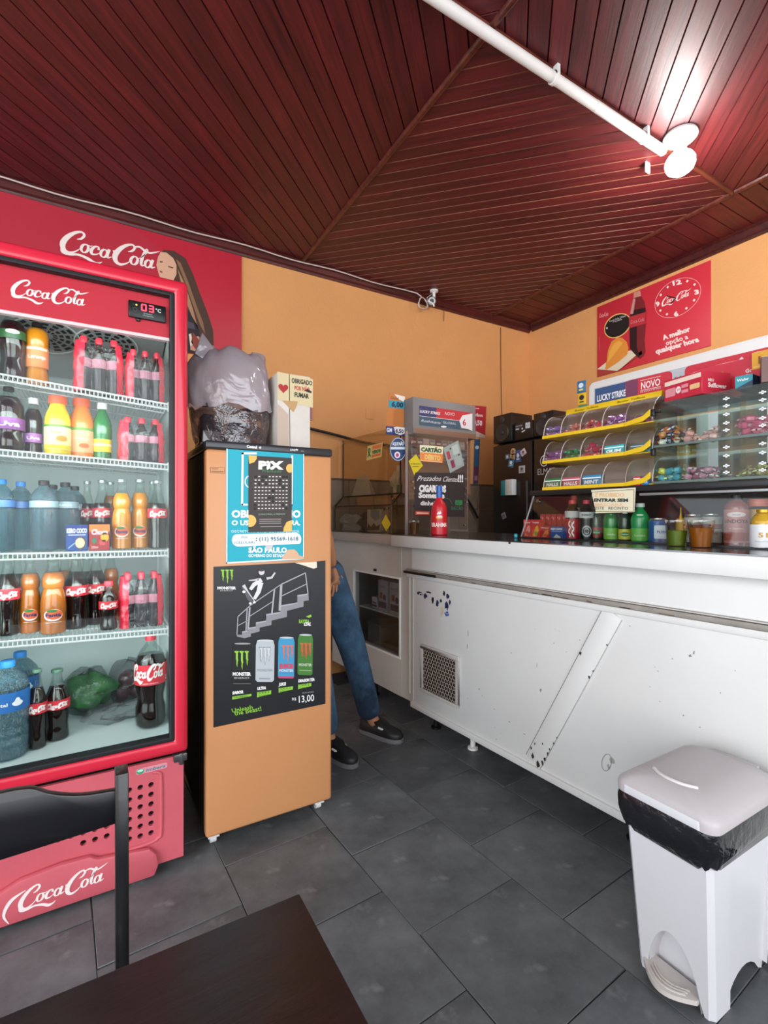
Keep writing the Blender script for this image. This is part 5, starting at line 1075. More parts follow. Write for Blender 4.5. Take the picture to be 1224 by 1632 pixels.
cput('cola_sleeve', 915, 17, 790, 2.12, 'red cola bottle standing behind the red-sleeved one in the vitrine', 'soda bottle')
cput('dolly_dark', 951, 20, 805, 2.0, 'dark green soda bottle with red label, left end of the green bottles in the vitrine', 'soda bottle')
cput('dolly_green', 974, 23, 805, 2.01, 'light green soda bottle between the two dark green ones in the vitrine', 'soda bottle')
cput('dolly_dark_yellow', 996, 20, 805, 2.0, 'dark green soda bottle with yellow label in the vitrine', 'soda bottle')
cput('dolly_white', 1020, 27, 802, 1.985, 'bright green soda bottle with white cap, right of the paper notice', 'soda bottle')
cput('beer_can', 1048.5, 26, 826, 1.965, 'blue and white beer can beside the bright green bottle', 'drink can')
cput('silver_can', 1104, 25, 820, 2.06, 'silver and salmon drink can behind the plastic cup of cooking oil', 'drink can')
cput('silver_can', 1134, 28, 819, 2.09, 'silver drink can left of the rose-coloured bottle in the vitrine', 'drink can')
cput('rose_bottle', 1173.5, 33, 789, 1.99, 'rose-coloured bottle with black cap in the vitrine', 'bottle')
cput('peach_jar', 1208, 34, 795, 2.06, 'peach preserve jar with salmon lid at the right of the vitrine', 'jar')
cput('cachaca', 1216, 34, 812, 1.93, 'clear golden bottle with silver label at the right edge of the vitrine', 'bottle')
cput('mustard', 1085, 17, 808, 2.03, 'yellow squeeze bottle with pointed tip behind the amber-filled cup', 'squeeze bottle', z=1.111)
ms_ = bpy.data.objects['squeeze_bottle']; MB().lathe([(.2, .62), (.16, .7), (.07, .85), (.04, .97), (.02, 1)], MATS['mustard_plastic'], 14).build('pointed_tip', ms_, smooth=60)
# paper notice hanging from the shelf
nt = cthing('paper_notice', 'cream paper notice with black lettering hanging from the vitrine shelf', 'sign', (1.92, 1.17, 1.235))
A, B, C_, D = atC(942, 781, 1.922), atC(1013, 777, 1.922), atC(1011, 816, 1.922), atC(950, 818, 1.922)
E_ = atC(943, 800, 1.922); m = cm(nt); m.hexa([D, C_, Vector((1.9235, C_.y, C_.z)), Vector((1.9235, D.y, D.z))], [A, B, Vector((1.9235, B.y, B.z)), Vector((1.9235, A.y, A.z))], flat('E4DABC')); ns = m.build('notice_card', nt)
p = qprint(nt, (735, 245), (1160, 225), (1140, 455), (780, 460), (1.9215, A.y, D.z), (0, B.y-A.y, 0), (0, 0, A.z-D.z), (-1, 0, 0), counter=True)
for a, b in (((750, 265), (1145, 240)), ((1145, 240), (1128, 440)), ((1128, 440), (800, 445)), ((750, 265), (765, 385))): p.line(a[0], -a[1], b[0], -b[1], 4, '4a4a48', 1)
p.text('É PROIBIDO', 790, -305, 34, 'E8BC88', 1, w=270, bold=.03); p.text('ENTRAR SEM', 785, -352, 30, '22302c', 1, w=305, bold=.05); p.text('MÁSCARA', 800, -392, 28, 'E8C098', 1, w=250, bold=.03); p.text('NESTE   RECINTO', 782, -425, 28, '3a403c', 1, w=305); p.build('notice_print', ns)
# two plastic cups
def cup(px, py, wpx, ytop, c, liq, lev, label, sc=1):
    q = atC(px, ytop, c); P = CW(q.x, q.y, 1.1105); dep = P.x*.5075+P.y*.8616; h = q.z-1.1105; r = wpx/2/775*dep
    t = thing('drinking_glass', label, 'glass', P, face_cam(P)); CL = clear('tumbler_clear', 'f6faf8', gloss=.16)
    m = MB(); n = 36; V = []
    for k, (f_, z) in enumerate(((.72, 0), (.76, .02), (.94, .82), (1, .84), (1, 1))):
        for i in range(n): a = 2*PI*i/n; rr_ = r*f_*(1+(.025*math.cos(12*a) if 0 < k < 3 else 0)); V.append((rr_*math.cos(a), rr_*math.sin(a), h*z))
    m.add(V, [(k*n+i, k*n+(i+1) % n, (k+1)*n+(i+1) % n, (k+1)*n+i) for k in range(4) for i in range(n)]+[list(range(n))[::-1]], CL); m.build('tumbler', t, smooth=50)
    MB().lathe([(r*.68, h*.03), (r*(.72+.22*lev/.82)*.95, h*lev)], liq, 28).build('drink', t, smooth=40); return t
AMB = clear('amber_drink', 'E09A3c', gloss=.06, body=.45, bodycol='C87818'); LIME = clear('lime_drink', 'c8d868', gloss=.06, body=.4, bodycol='8a9c30')
cup(1078.5, 870, 34, 829, 1.85, LIME, .6, 'clear tumbler of pale green drink in front of the vitrine')
cup(1117, 874, 38, 829, 1.845, AMB, .72, 'clear tumbler of amber drink in front of the vitrine')
cup(660, 855, 17, 830, 1.705, clear('dark_amber', 'A87038', gloss=.06, body=.5, bodycol='7a4a1c'), .85, 'small glass of brown drink on the left part of the counter')
# red sleeved beer bottle
q = atC(700, 774, 1.79); P = CW(q.x, q.y, 1.1105); dep = P.x*.5075+P.y*.8616
put('brahma', 'red-sleeved beer bottle with blue foil neck on the counter', 'beer bottle', P, 25/775*dep, q.z-1.1105)
q = atC(822, 852, 1.86); t = thing('candy', 'single turquoise wrapped candy lying on the counter left of the vitrine', 'candy', CW(q.x, q.y, 1.1105), .4)
TQ = mat('turquoise_wrapper', '2a9ab0', .25, coat=.4); MB().lathe([(.004, -.011), (.009, -.006), (.009, .006), (.004, .011)], TQ, 8, (0, 0, .011)).build('candy_body', t, smooth=60)
# --- candies
rc = random.Random(11)
def candy_mesh(mt, mt2, L=.027, r=.0128):
    m = MB(); n = 7; ax = [(-L*.5-.007, r*1.1), (-L*.5-.002, r*.25), (-L*.5+.003, r*.9), (0, r), (L*.5-.003, r*.9), (L*.5+.002, r*.25), (L*.5+.007, r*1.1)]
    V = [(x, q*math.cos(2*PI*i/n)*(1 if 0 < k < 6 else 1.1), q*math.sin(2*PI*i/n)*(1 if 0 < k < 6 else .25)) for k, (x, q) in enumerate(ax) for i in range(n)]
    f1 = [(k*n+i, k*n+(i+1) % n, (k+1)*n+(i+1) % n, (k+1)*n+i) for k in (1, 2, 3, 4) for i in range(n)]; f2 = [(k*n+i, k*n+(i+1) % n, (k+1)*n+(i+1) % n, (k+1)*n+i) for k in (0, 5) for i in range(n)]
    m.add(V, f1, mt); m.add(V, f2, mt2); return m
CM = {}
def candy_proto(cols):
    k = tuple(cols)
    if k not in CM:
        a = mat('wrap_'+cols[0], cols[0], .25, coat=.4); b = mat('wrap_'+cols[1], cols[1], .3, coat=.3)
        CM[k] = candy_mesh(a, b).build('wrapped_candy'); CM[k]['_u'] = 0
    return CM[k]
def pile(cols_list, c0, c1, y0, y1, z, n, label, group, lift=.045):
    """heap of wrapped candies, pushed apart until they rest side by side"""
    r = .0142; P = [[rc.uniform(c0+r, c1-r), rc.uniform(y0+r, y1-r), z+r+rc.random()*lift*.7] for _ in range(n)]
    for it in range(90):
        for i in range(n):
            P[i][2] -= .0006; P[i][0] -= .0002
            for j in range(i):
                d = [P[i][k]-P[j][k] for k in range(3)]; q = math.sqrt(sum(t*t for t in d)) or 1e-6
                if q < .030:
                    f = (.030-q)/q*.5
                    for k in range(3): P[i][k] += d[k]*f; P[j][k] -= d[k]*f
        for p_ in P: p_[0] = min(c1-r, max(c0+r, p_[0])); p_[1] = min(y1-r, max(y0+r, p_[1])); p_[2] = max(z+r, p_[2])
    for i in range(n):
        pr_ = candy_proto(rc.choice(cols_list))
        if not pr_['_u']: o = pr_; o['_u'] = 1
        else: o = pr_.copy(); COL.objects.link(o)
        o.location = CW(*P[i]); o.rotation_euler = (rc.uniform(-.5, .5), rc.uniform(-.35, .35), rc.uniform(0, 6.28)); tag(o, label, 'candy', group)
# --- yellow three-tier candy rack with curved clear bins
rk = cthing('candy_rack', 'yellow three-tier candy rack with curved clear bins on the vitrine shelf', 'candy rack', (2.03, 1.3, 1.3425))
ys = [1.536, 1.425, 1.315, 1.205, 1.105, 1.015]
ys = [atC(x, 700, 1.95).y for x in (866, 893, 924, 959, 996)]+[1.012]
TZ = [1.350, 1.478, 1.598]
m = cm(rk); m.box((2.14, ys[-1], 1.3425), (2.15, ys[0], 1.73), ACRB); m.build('back_panel', rk)
for ti, z0 in enumerate(TZ):
    m = cm(rk); m.box((1.945, ys[4], z0-.008), (1.953, ys[0]+.004, z0+.008), YEL); m.box((1.953, ys[-1], z0-.006), (2.14, ys[0], z0-.002), YEL)
    # rising end strip at the right
    e0 = (1.945, ys[4]); e1 = (1.935, ys[5])
    m.add([(1.945, ys[4], z0-.010), (1.945, ys[4], z0+.008), (1.937, ys[5]+.03, z0+.022), (1.935, ys[5], z0+.044), (1.935, ys[5], z0+.018), (1.937, ys[5]+.03, z0+.0), (1.951, ys[4], z0-.010), (1.951, ys[4], z0+.008), (1.943, ys[5]+.03, z0+.022), (1.941, ys[5], z0+.044), (1.941, ys[5], z0+.018), (1.943, ys[5]+.03, z0+.0)],
          [(0, 1, 2, 5), (5, 2, 3, 4), (7, 6, 11, 8), (8, 11, 10, 9), (1, 7, 8, 2), (2, 8, 9, 3), (0, 5, 11, 6), (5, 4, 10, 11), (4, 3, 9, 10), (0, 6, 7, 1)], YEL)
    m.build('yellow_tray', rk, bevel=.0015, segs=1)
    hz = .102; prof = [(1.953+.085*(1-math.cos(t*PI/2/6)), z0+.006+hz*math.sin(t*PI/2/6)) for t in range(7)]
    for j in range(5):
        m = cm(rk); a, b = ys[j], ys[j+1]; dc = 0 if j < 4 else -.006
        V = [(c+dc, y, z) for c, z in prof for y in (a-.001, b+.001)]; m.add(V, [(2*i, 2*i+1, 2*i+3, 2*i+2) for i in range(6)], ACR); m.build('curved_bin_cover', rk, smooth=60)
    for j in range(6):
        m = cm(rk); y = ys[j]; V = [(2.14, y, z0)]+[(c, y, z) for c, z in prof]+[(2.14, y, z0+hz+.006)]
        m.add(V, [list(range(len(V)))], ACR)
        m.tube([(c-.001, y, z) for c, z in prof], .0016, mat('acrylic_edge', 'D8CCC4', .3), 5); m.build('bin_divider', rk, smooth=60)
m = cm(rk); hy0, hy1 = atC(897, 650, 2.0).y, 1.012
m.hexa([(2.02, hy1, 1.702), (2.06, hy1, 1.712), (2.06, hy0, 1.712), (2.02, hy0, 1.702)], [(2.026, hy1, 1.728), (2.064, hy1, 1.735), (2.064, hy0, 1.735), (2.026, hy0, 1.728)], YEL); hd_ = m.build('header_strip', rk, bevel=.002)
p = cpn(rk, (2.020, hy0, 1.703), (0, -1, 0), (.2, 0, 1), (-1, 0, 0), .001); p.text('Butter Toffees', .05, .007, .009, '4a3c10', 1, w=.12, shear=.3); p.text('Butter Toffees', .26, .007, .009, '4a3c10', 1, w=.12, shear=.3); p.build('header_print', hd_)
cols = {0: [('2f8a58', '5ab888')], 1: [('C83A70', 'E890A8')], 2: [('2f9ab0', '6fd0d8')]}
T_ = [  # tier, bin, colours, count, description
 (2, 0, [('8a6ac0', 'D8D0F0')], 12, 'lilac'), (2, 1, [('D88070', 'F0C0B0')], 12, 'salmon'), (2, 2, [('D0485a', 'F4C8C0')], 15, 'coral red'), (2, 3, [('A050A8', 'F0D8F0')], 16, 'magenta and white'), (2, 4, [('8a4a78', 'C89ab8')], 7, 'dark mauve'),
 (1, 0, [('8a5098', 'D0A8D8')], 15, 'purple'), (1, 1, [('188a4a', '58c088')], 15, 'emerald green'), (1, 2, [('C02850', 'F0A0B0')], 15, 'crimson')]
for ti, j, cs_, n_, nm in T_:
    pile(cs_, 1.96, 2.06, ys[j+1]+.006, ys[j]-.006, TZ[ti]-.002, n_, '%s wrapped candy in the %s tier of the yellow rack' % (nm, {0: 'bottom', 1: 'middle', 2: 'top'}[ti]), '%s candies in the yellow rack' % nm, .055)
def stickpack(c, y, z, L, w, h, col, txt, label, rot=0, group=None, tcol='F4F4F4'):
    t = cthing('candy_box', label, 'candy box', (c, y, z), group, rot); m = MB(); m.box((-w/2, -L/2, 0), (w/2, L/2, h), flat(col, .35)); m.build('box_body', t, bevel=.003)
    p = Print.plane((-w/2, L/2, 0), (0, -1, 0), (0, 0, 1), (-1, 0, 0), .0004); p.rect(0, h*.7, L, h*.8, tcol, 1); p.text(txt, L*.1, h*.25, h*.32, tcol, 2, w=L*.75, bold=.04, shear=.15); p.build('box_print', t); return t
stickpack(1.975, (ys[0]+ys[1])/2, TZ[0]+.0, .088, .035, .048, '2a7a40', 'HALLS', 'green mint drops box at the bottom left of the yellow rack')
stickpack(1.975, (ys[1]+ys[2])/2, TZ[0]+.0, .092, .035, .048, 'C05a68', 'HALLS', 'pink drops box at the bottom of the yellow rack')
stickpack(1.975, (ys[2]+ys[3])/2, TZ[0]+.0, .090, .035, .050, '1f8ab8', 'MINT', 'blue and green mint box at the bottom of the yellow rack')
stickpack(1.975, (ys[3]+ys[4])/2, TZ[1]+.0, .088, .04, .042, '38b0b8', 'GUM', 'turquoise gum box in the middle tier of the yellow rack')
stickpack(1.985, (ys[4]+ys[5])/2, TZ[1]+.0, .080, .04, .036, '2a7f94', 'GUM', 'darker teal gum box at the right end of the middle tier')
stickpack(1.96, atC(1018, 765, 1.96).y, 1.343, .028, .03, .036, 'D8405a', 'GUM', 'small pink gum pack on the shelf right of the yellow rack')
stickpack(1.96, atC(1030, 765, 1.96).y-.002, 1.343, .024, .03, .036, '2a70b0', 'GUM', 'small blue gum pack on the shelf right of the yellow rack')
# --- glass compartment display right of the rack
dy0 = 1.004; dya = atC(1145, 700, 1.95).y; dyb = .2
gd = cthing('glass_compartment_case', 'two-tier clear glass candy case standing right of the yellow rack', 'display case', (2.05, .6, 1.3425))
m = cm(gd)
for z in (1.350, 1.492, 1.660): m.box((1.95, dyb, z-.003), (2.18, dy0, z+.003), GLS)
m.build('glass_shelf', gd)
for y in (dy0, (dy0+dya)/2+.018, dya, atC(1180, 700, 1.95).y, .585, .45, .3):
    m = cm(gd); m.box((1.952, y-.0015, 1.345), (2.18, y+.0015, 1.66), GLS); m.build('glass_divider', gd)
m = cm(gd); m.box((1.948, dyb, 1.345), (1.950, dy0, 1.66), GLS); m.build('glass_front', gd)
m = cm(gd); m.box((1.944, dyb, 1.487), (1.952, dy0, 1.496), mat('glass_edge_dark', '5a6a64', .2)); m.box((1.944, dyb, 1.3455), (1.952, dy0, 1.354), MATS['glass_edge_dark']); m.build('glass_edge', gd)
SOLVED = [dya-.028, atC(1217, 700, 1.95).y]
for i, y in enumerate(SOLVED):
    for z in (1.372, 1.395, 1.43, 1.46, 1.52, 1.545, 1.575, 1.605, 1.63):
        m = cm(gd); m.box((1.941, y-.010, z-.0022), (1.947, y+.010, z+.0022), CHROME); m.box((1.941, y-.003, z-.006), (1.947, y+.003, z+.006), CHROME); m.build('chrome_clip', gd)
for z in (1.47, 1.625):
    m = cm(gd); m.box((1.935, dy0-.008, z-.014), (1.953, dy0+.008, z+.014), BLACKP); m.tube([(1.944, dy0, z+.006), (1.944, dy0-.028, z+.002)], .007, BLACKP, 8) if z > 1.6 else None; m.build('black_hinge', gd, bevel=.003)
mid = (dy0+dya)/2+.018
pile([('E8783c', 'F0EAE4'), ('F0E4D8', 'D85030'), ('3a2c58', 'E8E4F0'), ('E8883c', '4a3060')], 1.96, 2.10, mid+.004, dy0-.004, 1.495, 30, 'orange, white or purple wrapped candy in the upper left glass compartment', 'mixed candies in the upper left glass compartment', .075)
pile([('F0A8A8', 'F8D8D4')], 1.96, 2.08, dya+.006, mid-.004, 1.495, 18, 'pale pink wrapped candy in the upper glass compartment', 'pale pink candies in the glass case', .05)
pile([('E0507a', 'F8B8C8')], 1.96, 2.10, .66, dya-.05, 1.495, 24, 'bright pink wrapped candy in the upper right glass compartment', 'bright pink candies in the glass case', .075)
pile([('E8D858', '58a8c8'), ('58a8c8', 'F0E8A0')], 1.96, 2.08, mid+.004, dy0-.004, 1.353, 18, 'yellow or blue wrapped candy in the lower left glass compartment', 'yellow and blue candies in the glass case', .045)
pile([('A05080', 'E8C8D0'), ('C88098', 'F0DCE0')], 1.96, 2.10, dya+.006, mid-.004, 1.353, 26, 'plum or pink wrapped candy in the lower glass compartment', 'plum candies in the glass case', .055)
pile([('B89a48', 'F0E0A8'), ('8a6a38', 'E8D090')], 1.96, 2.12, .60, dya-.05, 1.353, 30, 'gold wrapped candy in the lower right glass compartment', 'gold candies in the glass case', .085)
pile([('C8a0a8', 'F4E8E8')], 1.96, 2.10, .45, .58, 1.353, 8, 'silvery pink wrapped candy at the right end of the lower glass tier', 'silvery pink candies in the glass case', .05)
# --- boxes on top of the glass case
def cbox(name, label, cat, c, y0, y1, z0, z1, d, col, art, side=None, rot=0):
    cy = (y0+y1)/2; t = cthing(name, label, cat, (c, cy, z0), None, rot); w = abs(y0-y1); h = z1-z0
    MB().box((0, -w/2, 0), (d, w/2, h), flat(col, .4)).build('box_body', t, bevel=.0015, segs=1)
    p = Print.plane((0, w/2, 0), (0, -w, 0), (0, 0, h), (-1, 0, 0)); art(p); p.build('box_print', t)
    if side:
        p = Print.plane((0, -w/2, 0), (d, 0, 0), (0, 0, h), (0, -1, 0)); side(p); p.build('side_print', t)
    return t
TOPZ = 1.6635
cbox('snack_box', 'red snack carton with pink label lying in front on the glass case', 'box', 1.955, .982, .822, TOPZ, 1.748, .14, 'C42840',
  lambda p: (p.rect(.02, .72, .98, .92, 'F0D8C8', 1), p.rrect(.04, .2, .32, .58, .04, 'E0909c', 1), p.ell(.4, .42, .07, .16, 'F4E4E0', 2), p.rect(.48, .45, .66, .6, 'E0909c', 1), p.rect(.48, .22, .66, .36, 'E0909c', 1), p.rrect(.7, .28, .95, .5, .03, 'E8C088', 1), p.text('BOM', .41, .38, .1, 'C42840', 3, w=.08, align='C')),
  lambda p: (p.text('MEU', .2, .55, .12, 'F0E0DC', 1, w=.2, bold=.03), p.text('Sulflower', .2, .3, .2, 'F4E8E4', 1, w=.65, bold=.03)), rot=-.28)
cbox('snack_box', 'large red carton with a pasty picture behind the front red carton', 'box', 2.10, .93, .70, TOPZ, 1.80, .05, 'C8283c',
  lambda p: (p.poly([(.35, .5), (.45, .8), (.6, .55), (.5, .4)], 'B8683c', 1), p.text('Bolinho', .12, .5, .1, 'F4E4E0', 1, w=.2, bold=.03), p.text('Gotas', .78, .6, .1, 'F4E4E0', 1, w=.18, bold=.03), p.text('de Chocolate', .72, .48, .08, 'F4E4E0', 1, w=.24)))
cbox('snack_box', 'yellow and red carton with a brown letter at the right of the red cartons', 'box', 2.05, .715, .655, 1.712, 1.80, .07, 'D89A28',
  lambda p: (p.rect(0, 0, 1, .3, 'C8303c', 1), p.text('b', .35, .5, .3, '7a4418', 1, w=.3, bold=.04), p.rect(.1, .35, .9, .42, 'E8B850', 1)))
cbox('snack_box', 'teal and dark blue small carton under the yellow and red one', 'box', 1.99, .742, .690, TOPZ, 1.711, .10, '2c3c58',
  lambda p: (p.poly([(0, 1), (1, 1), (1, .55), (0, .1)], '3f9aa8', 1), p.text('Wafer', .1, .6, .2, 'E8F0F0', 2, w=.7, bold=.03)))
cbox('chocolate_box', 'dark maroon and brown chocolate carton at the right end of the glass case', 'box', 1.965, .655, .54, TOPZ, 1.75, .12, '6a4a44',
  lambda p: (p.rect(.2, .55, .6, .85, 'E0D8D0', 1), p.text('CHOC', .22, .62, .14, '6a4a44', 2, w=.35, bold=.03), p.rect(.3, .2, .95, .28, 'C8B8B0', 1)), rot=.35)
cbox('chocolate_box', 'white and pink carton behind the maroon chocolate carton', 'box', 2.10, .66, .46, TOPZ, 1.815, .10, 'E0C8C8',
  lambda p: (p.poly([(0, 0), (1, 0), (1, .5), (0, .2)], 'B83048', 1), p.text('DELÍCIA', .1, .5, .2, '3a2868', 2, w=.8, bold=.05), p.ell(.2, .8, .2, .15, 'E07078', 1)))
# --- light box sign behind the racks
lb = cthing('light_box_sign', 'white framed advertising light box with blue and red stripes behind the candy racks', 'sign', (2.25, 1.15, 1.345))
SL, SRr = atC(938, 615, 2.2).y, .62; zt0 = atC(938, 612, 2.2).z; zt1 = 1.905
m = cm(lb); m.prism([(0, .325), (SL-SRr, .325), (SL-SRr, .54), (SL-SRr-.01, .555), (.018, .537), (0, .52)], WHITEP, (2.2, SL, 1.345), (0, -1, 0), (0, 0, 1), (1, 0, 0), .07); bx = m.build('sign_frame', lb, bevel=.006)
for y_ in (SL-.12, SRr+.06):
    m = cm(lb); m.box((2.225, y_-.012, 1.3425), (2.245, y_+.012, 1.672), WHITEP); m.build('sign_post', lb)
p = cpn(lb, (2.2, SL, 1.345), (0, -1, 0), (0, 0, 1), (-1, 0, 0), .0006); W_ = SL-SRr
p.rect(.03, .30, W_-.03, .505, 'B8BCC4', 0); p.rect(.036, .425, .20, .500, '34507e', 1); p.rrect(.19, .425, .40, .503, .02, 'C83040', 2); p.rect(.192, .427, .25, .501, '7a3c5c', 3); p.rrect(.45, .425, W_-.04, .505, .02, 'C83040', 1)
p.text('LUCKY STRIKE', .048, .436, .030, 'F0F0F4', 3, w=.145, bold=.03); p.text('NOVO', .265, .450, .032, 'F4E8E8', 3, w=.085, bold=.02); p.line(.262, .489, .352, .489, .002, 'F4E8E8', 3); p.line(.262, .444, .352, .444, .002, 'F4E8E8', 3); p.text('DE LUCKY STRIKE', .262, .434, .007, 'F4E8E8', 3, w=.09)
p.text('R$', .41, .45, .022, '5a6068', 2, w=.03); p.rect(.036, .355, W_-.04, .418, '3a4656', 1); p.text('ROTHMANS', .05, .372, .028, 'E8ECF0', 3, w=.13); p.text('GLOBAL', .22, .374, .032, 'E8ECF0', 3, w=.14, bold=.02); p.rect(.22, .364, .36, .367, 'E8ECF0', 3); p.text('6,50', W_-.2, .44, .05, 'F4F4F4', 3, w=.12, bold=.03)
p.rect(.26, .335, .33, .343, 'F0F0F0', 2); p.build('sign_print', bx)
# --- vertical strip of lollipop sachets left of the light box
st_ = cthing('sachet_strip', 'hanging strip of blue, yellow and teal sachets left of the light box', 'sachets', (2.21, SL+.04, 1.70))
for k, (col, col2) in enumerate((('2a6f9e', 'D8E4EC'), ('E0B82a', '2a2018'), ('2a8a80', 'D8E4E0'))):
    m = cm(st_); z1 = 1.905-.062*k; y0_ = SL+.066-k*.004; m.prism([(0, 0), (.048, 0), (.046, .03), (.049, .058), (0, .06), (.002, .03)], flat(col, .3), (2.2, y0_, z1-.06), (0, -1, 0), (0, 0, 1), (1, 0, 0), .008); o = m.build('sachet', st_, bevel=.002)
    p = cpn(st_, (2.2, y0_, z1-.06), (0, -1, 0), (0, 0, 1), (-1, 0, 0)); p.ell(.024, .036, .014, .013, col2, 1); p.rect(.012, .01, .036, .018, 'E8D860' if k != 1 else '5a4a20', 1); p.build('sachet_print', o)
# ================================================================ WALL BOARDS, CABINET, FRIDGES, SHELF
# --- big red wall board behind the cooler
rbd = thing('red_wall_board', 'large red advertising board with white script and a long-haired woman, high behind the cooler', 'wall board', (0, 3.45, 2.70))
m = wm(rbd); m.box((-.95, 3.432, 2.30), (.867, 3.4495, 3.035), mat('board_red', 'C42C40', .45)); sh = m.build('board_panel', rbd, bevel=.002)
p = wp(rbd, (0, 3.432, 0), (1, 0, 0), (0, 0, 1), (0, -1, 0))
p.poly([(-.95, 2.30)]+[(-.95, 3.035), (.10, 3.035), (.22, 3.02), (.31, 2.96), (.345, 2.88), (.345, 2.60), (.30, 2.30)], mat('board_red_dark', 'B4283a', .45), 0)
p.coke(-.195, 2.765, .52, 'F0E2DC', 2, 1.0)
# the woman: hair, face, dark top
p.poly([(.335, 2.90), (.37, 2.94), (.43, 2.95), (.50, 2.92), (.545, 2.83), (.59, 2.71), (.635, 2.60), (.675, 2.48), (.68, 2.36), (.64, 2.30), (.56, 2.38), (.52, 2.50), (.48, 2.62), (.44, 2.74)], '4a3026', 2)
p.poly([(.44, 2.90), (.47, 2.88), (.52, 2.76), (.57, 2.62), (.61, 2.52), (.625, 2.44), (.59, 2.50), (.54, 2.64), (.49, 2.78)], '8a6448', 3)
p.poly([(.45, 2.84), (.50, 2.74), (.55, 2.58), (.58, 2.46), (.55, 2.52), (.50, 2.64)], 'A88060', 4)
p.poly([(.335, 2.885), (.35, 2.92), (.385, 2.925), (.425, 2.90), (.445, 2.86), (.445, 2.80), (.42, 2.74), (.36, 2.73), (.34, 2.77), (.325, 2.83)], 'D8A88C', 3)
p.line(.345, 2.855, .362, 2.858, .007, '4a3026', 4); p.line(.395, 2.838, .425, 2.835, .007, '4a3026', 4); p.poly([(.345, 2.80), (.362, 2.795), (.358, 2.785), (.345, 2.788)], 'A84850', 4)
p.poly([(.36, 2.74), (.42, 2.74), (.47, 2.66), (.53, 2.56), (.58, 2.48), (.60, 2.36), (.56, 2.30), (.36, 2.30)], '241c24', 4)
p.poly([(.42, 2.52), (.55, 2.50), (.56, 2.46), (.42, 2.47)], '4a4452', 5)
p.poly([(.53, 2.40), (.58, 2.42), (.63, 2.37), (.60, 2.31), (.53, 2.32)], 'C49078', 6); p.poly([(.545, 2.44), (.58, 2.40), (.60, 2.35), (.56, 2.33), (.535, 2.37)], '8a3a2c', 7); p.poly([(.52, 2.42), (.535, 2.43), (.545, 2.36), (.53, 2.34)], 'E8D8CC', 7)
p.build('board_print', sh)
# --- small red sign on the wall behind the white carton
rs = thing('small_red_sign', 'small red sign with white border on the orange wall behind the white carton', 'sign', (1.33, 3.45, 2.03))
m = wm(rs); m.box((1.22, 3.444, 1.94), (1.402, 3.4495, 2.14), flat('B03A44')); a_ = m.build('sign_panel', rs)
p = wp(rs, (1.22, 3.444, 1.94), (1, 0, 0), (0, 0, 1), (0, -1, 0)); p.frame(.004, .004, .178, .196, .003, 'E8D0C8', 1); p.frame(.014, .014, .168, .186, .002, 'E8D0C8', 1); p.build('sign_border', a_)
# --- clock poster on the right wall
cp_ = thing('clock_poster', 'red poster clock with a bottle and a golden snack on the right orange wall', 'clock', (3.71, 2.23, 2.71))
y1p, y0p = 2.672, 1.775; z0p, z1p = 2.412, 3.012
m = wm(cp_); m.box((3.700, y0p, z0p), (3.7095, y1p, z1p), mat('poster_red', 'CC3240', .4)); sh = m.build('clock_board', cp_, bevel=.0015)
p = qprint(cp_, (83, 505), (1152, 62), (1175, 835), (100, 1130), (3.70, y1p, z0p), (0, y0p-y1p, 0), (0, 0, z1p-z0p), (-1, 0, 0))
p.poly([(100, -1060), (210, -985), (420, -880), (540, -860), (572, -870), (330, -1075), (310, -1062)], 'E0D4BC', 1); p.poly([(310, -1062), (330, -1075), (572, -870), (580, -900), (540, -930), (310, -1090), (105, -1125), (100, -1060)], 'A83C34', 2)
p.poly([(480, -345), (545, -325), (560, -385), (590, -430), (608, -520), (608, -640), (600, -780), (612, -880), (600, -915), (560, -950), (500, -900), (455, -860), (445, -740), (440, -600), (455, -480), (475, -400)], '7a1f24', 2)
p.poly([(480, -345), (545, -325), (555, -375), (478, -398)], 'C88878', 3); p.poly([(462, -470), (478, -400), (500, -405), (480, -540), (448, -545)], 'C89088', 4); p.poly([(455, -510), (600, -480), (604, -560), (450, -570)], '2a1012', 3)
p.poly([(440, -570), (605, -520), (606, -625), (442, -672)], 'B8303a', 5); p.text('Coca-Cola', 455, -635, 34, 'E08890', 6, w=140, shear=.3, rot=.25)
p.poly([(450, -670), (520, -650), (525, -840), (560, -940), (500, -900), (455, -850)], '2c0e12', 3)
p.ell(315, -655, 155, 102, 'E8BC6a', 2, 30, .50); p.ell(315, -655, 145, 92, '1a1616', 3, 30, .50); p.text('Coca-Cola 290ml', 232, -628, 18, 'D8D8D0', 4, w=180, rot=.33); p.text('+ Coxinha', 270, -632, 18, 'D8D8D0', 4, w=100, rot=.33); p.ell(203, -684, 9, 9, 'D8D8D0', 4)
p.poly([(195, -1055), (212, -960), (222, -880), (260, -800), (320, -762), (370, -760), (420, -795), (442, -850), (430, -910), (340, -980), (210, -1058)], 'E09038', 6); p.poly([(215, -1000), (240, -890), (285, -820), (340, -790), (380, -810), (330, -870), (270, -940)], 'EDAA48', 7)
p.text('Coca-Cola', 112, -598, 36, 'F0C8C4', 1, w=105, shear=.3, rot=.28)
cxk, cyk = 887, -392
pts = []
for i in range(41): a = 2*PI*i/40; x_, y_ = 198*math.cos(a), 170*math.sin(a); pts.append((cxk+x_, cyk+y_+x_*.30, 4))
p.stroke(pts, 'E8B0B0', 1)
def ck_(h): a = PI/2-h*PI/6; x_, y_ = 168*math.cos(a), 142*math.sin(a); return cxk+x_, cyk+y_+x_*.30
for h in range(1, 12):
    if h in (3, 6, 9): continue
    x_, y_ = ck_(h); p.poly([(x_-12, y_-2), (x_, y_+14), (x_+12, y_+4), (x_, y_-12)], 'F4E0DC', 2)
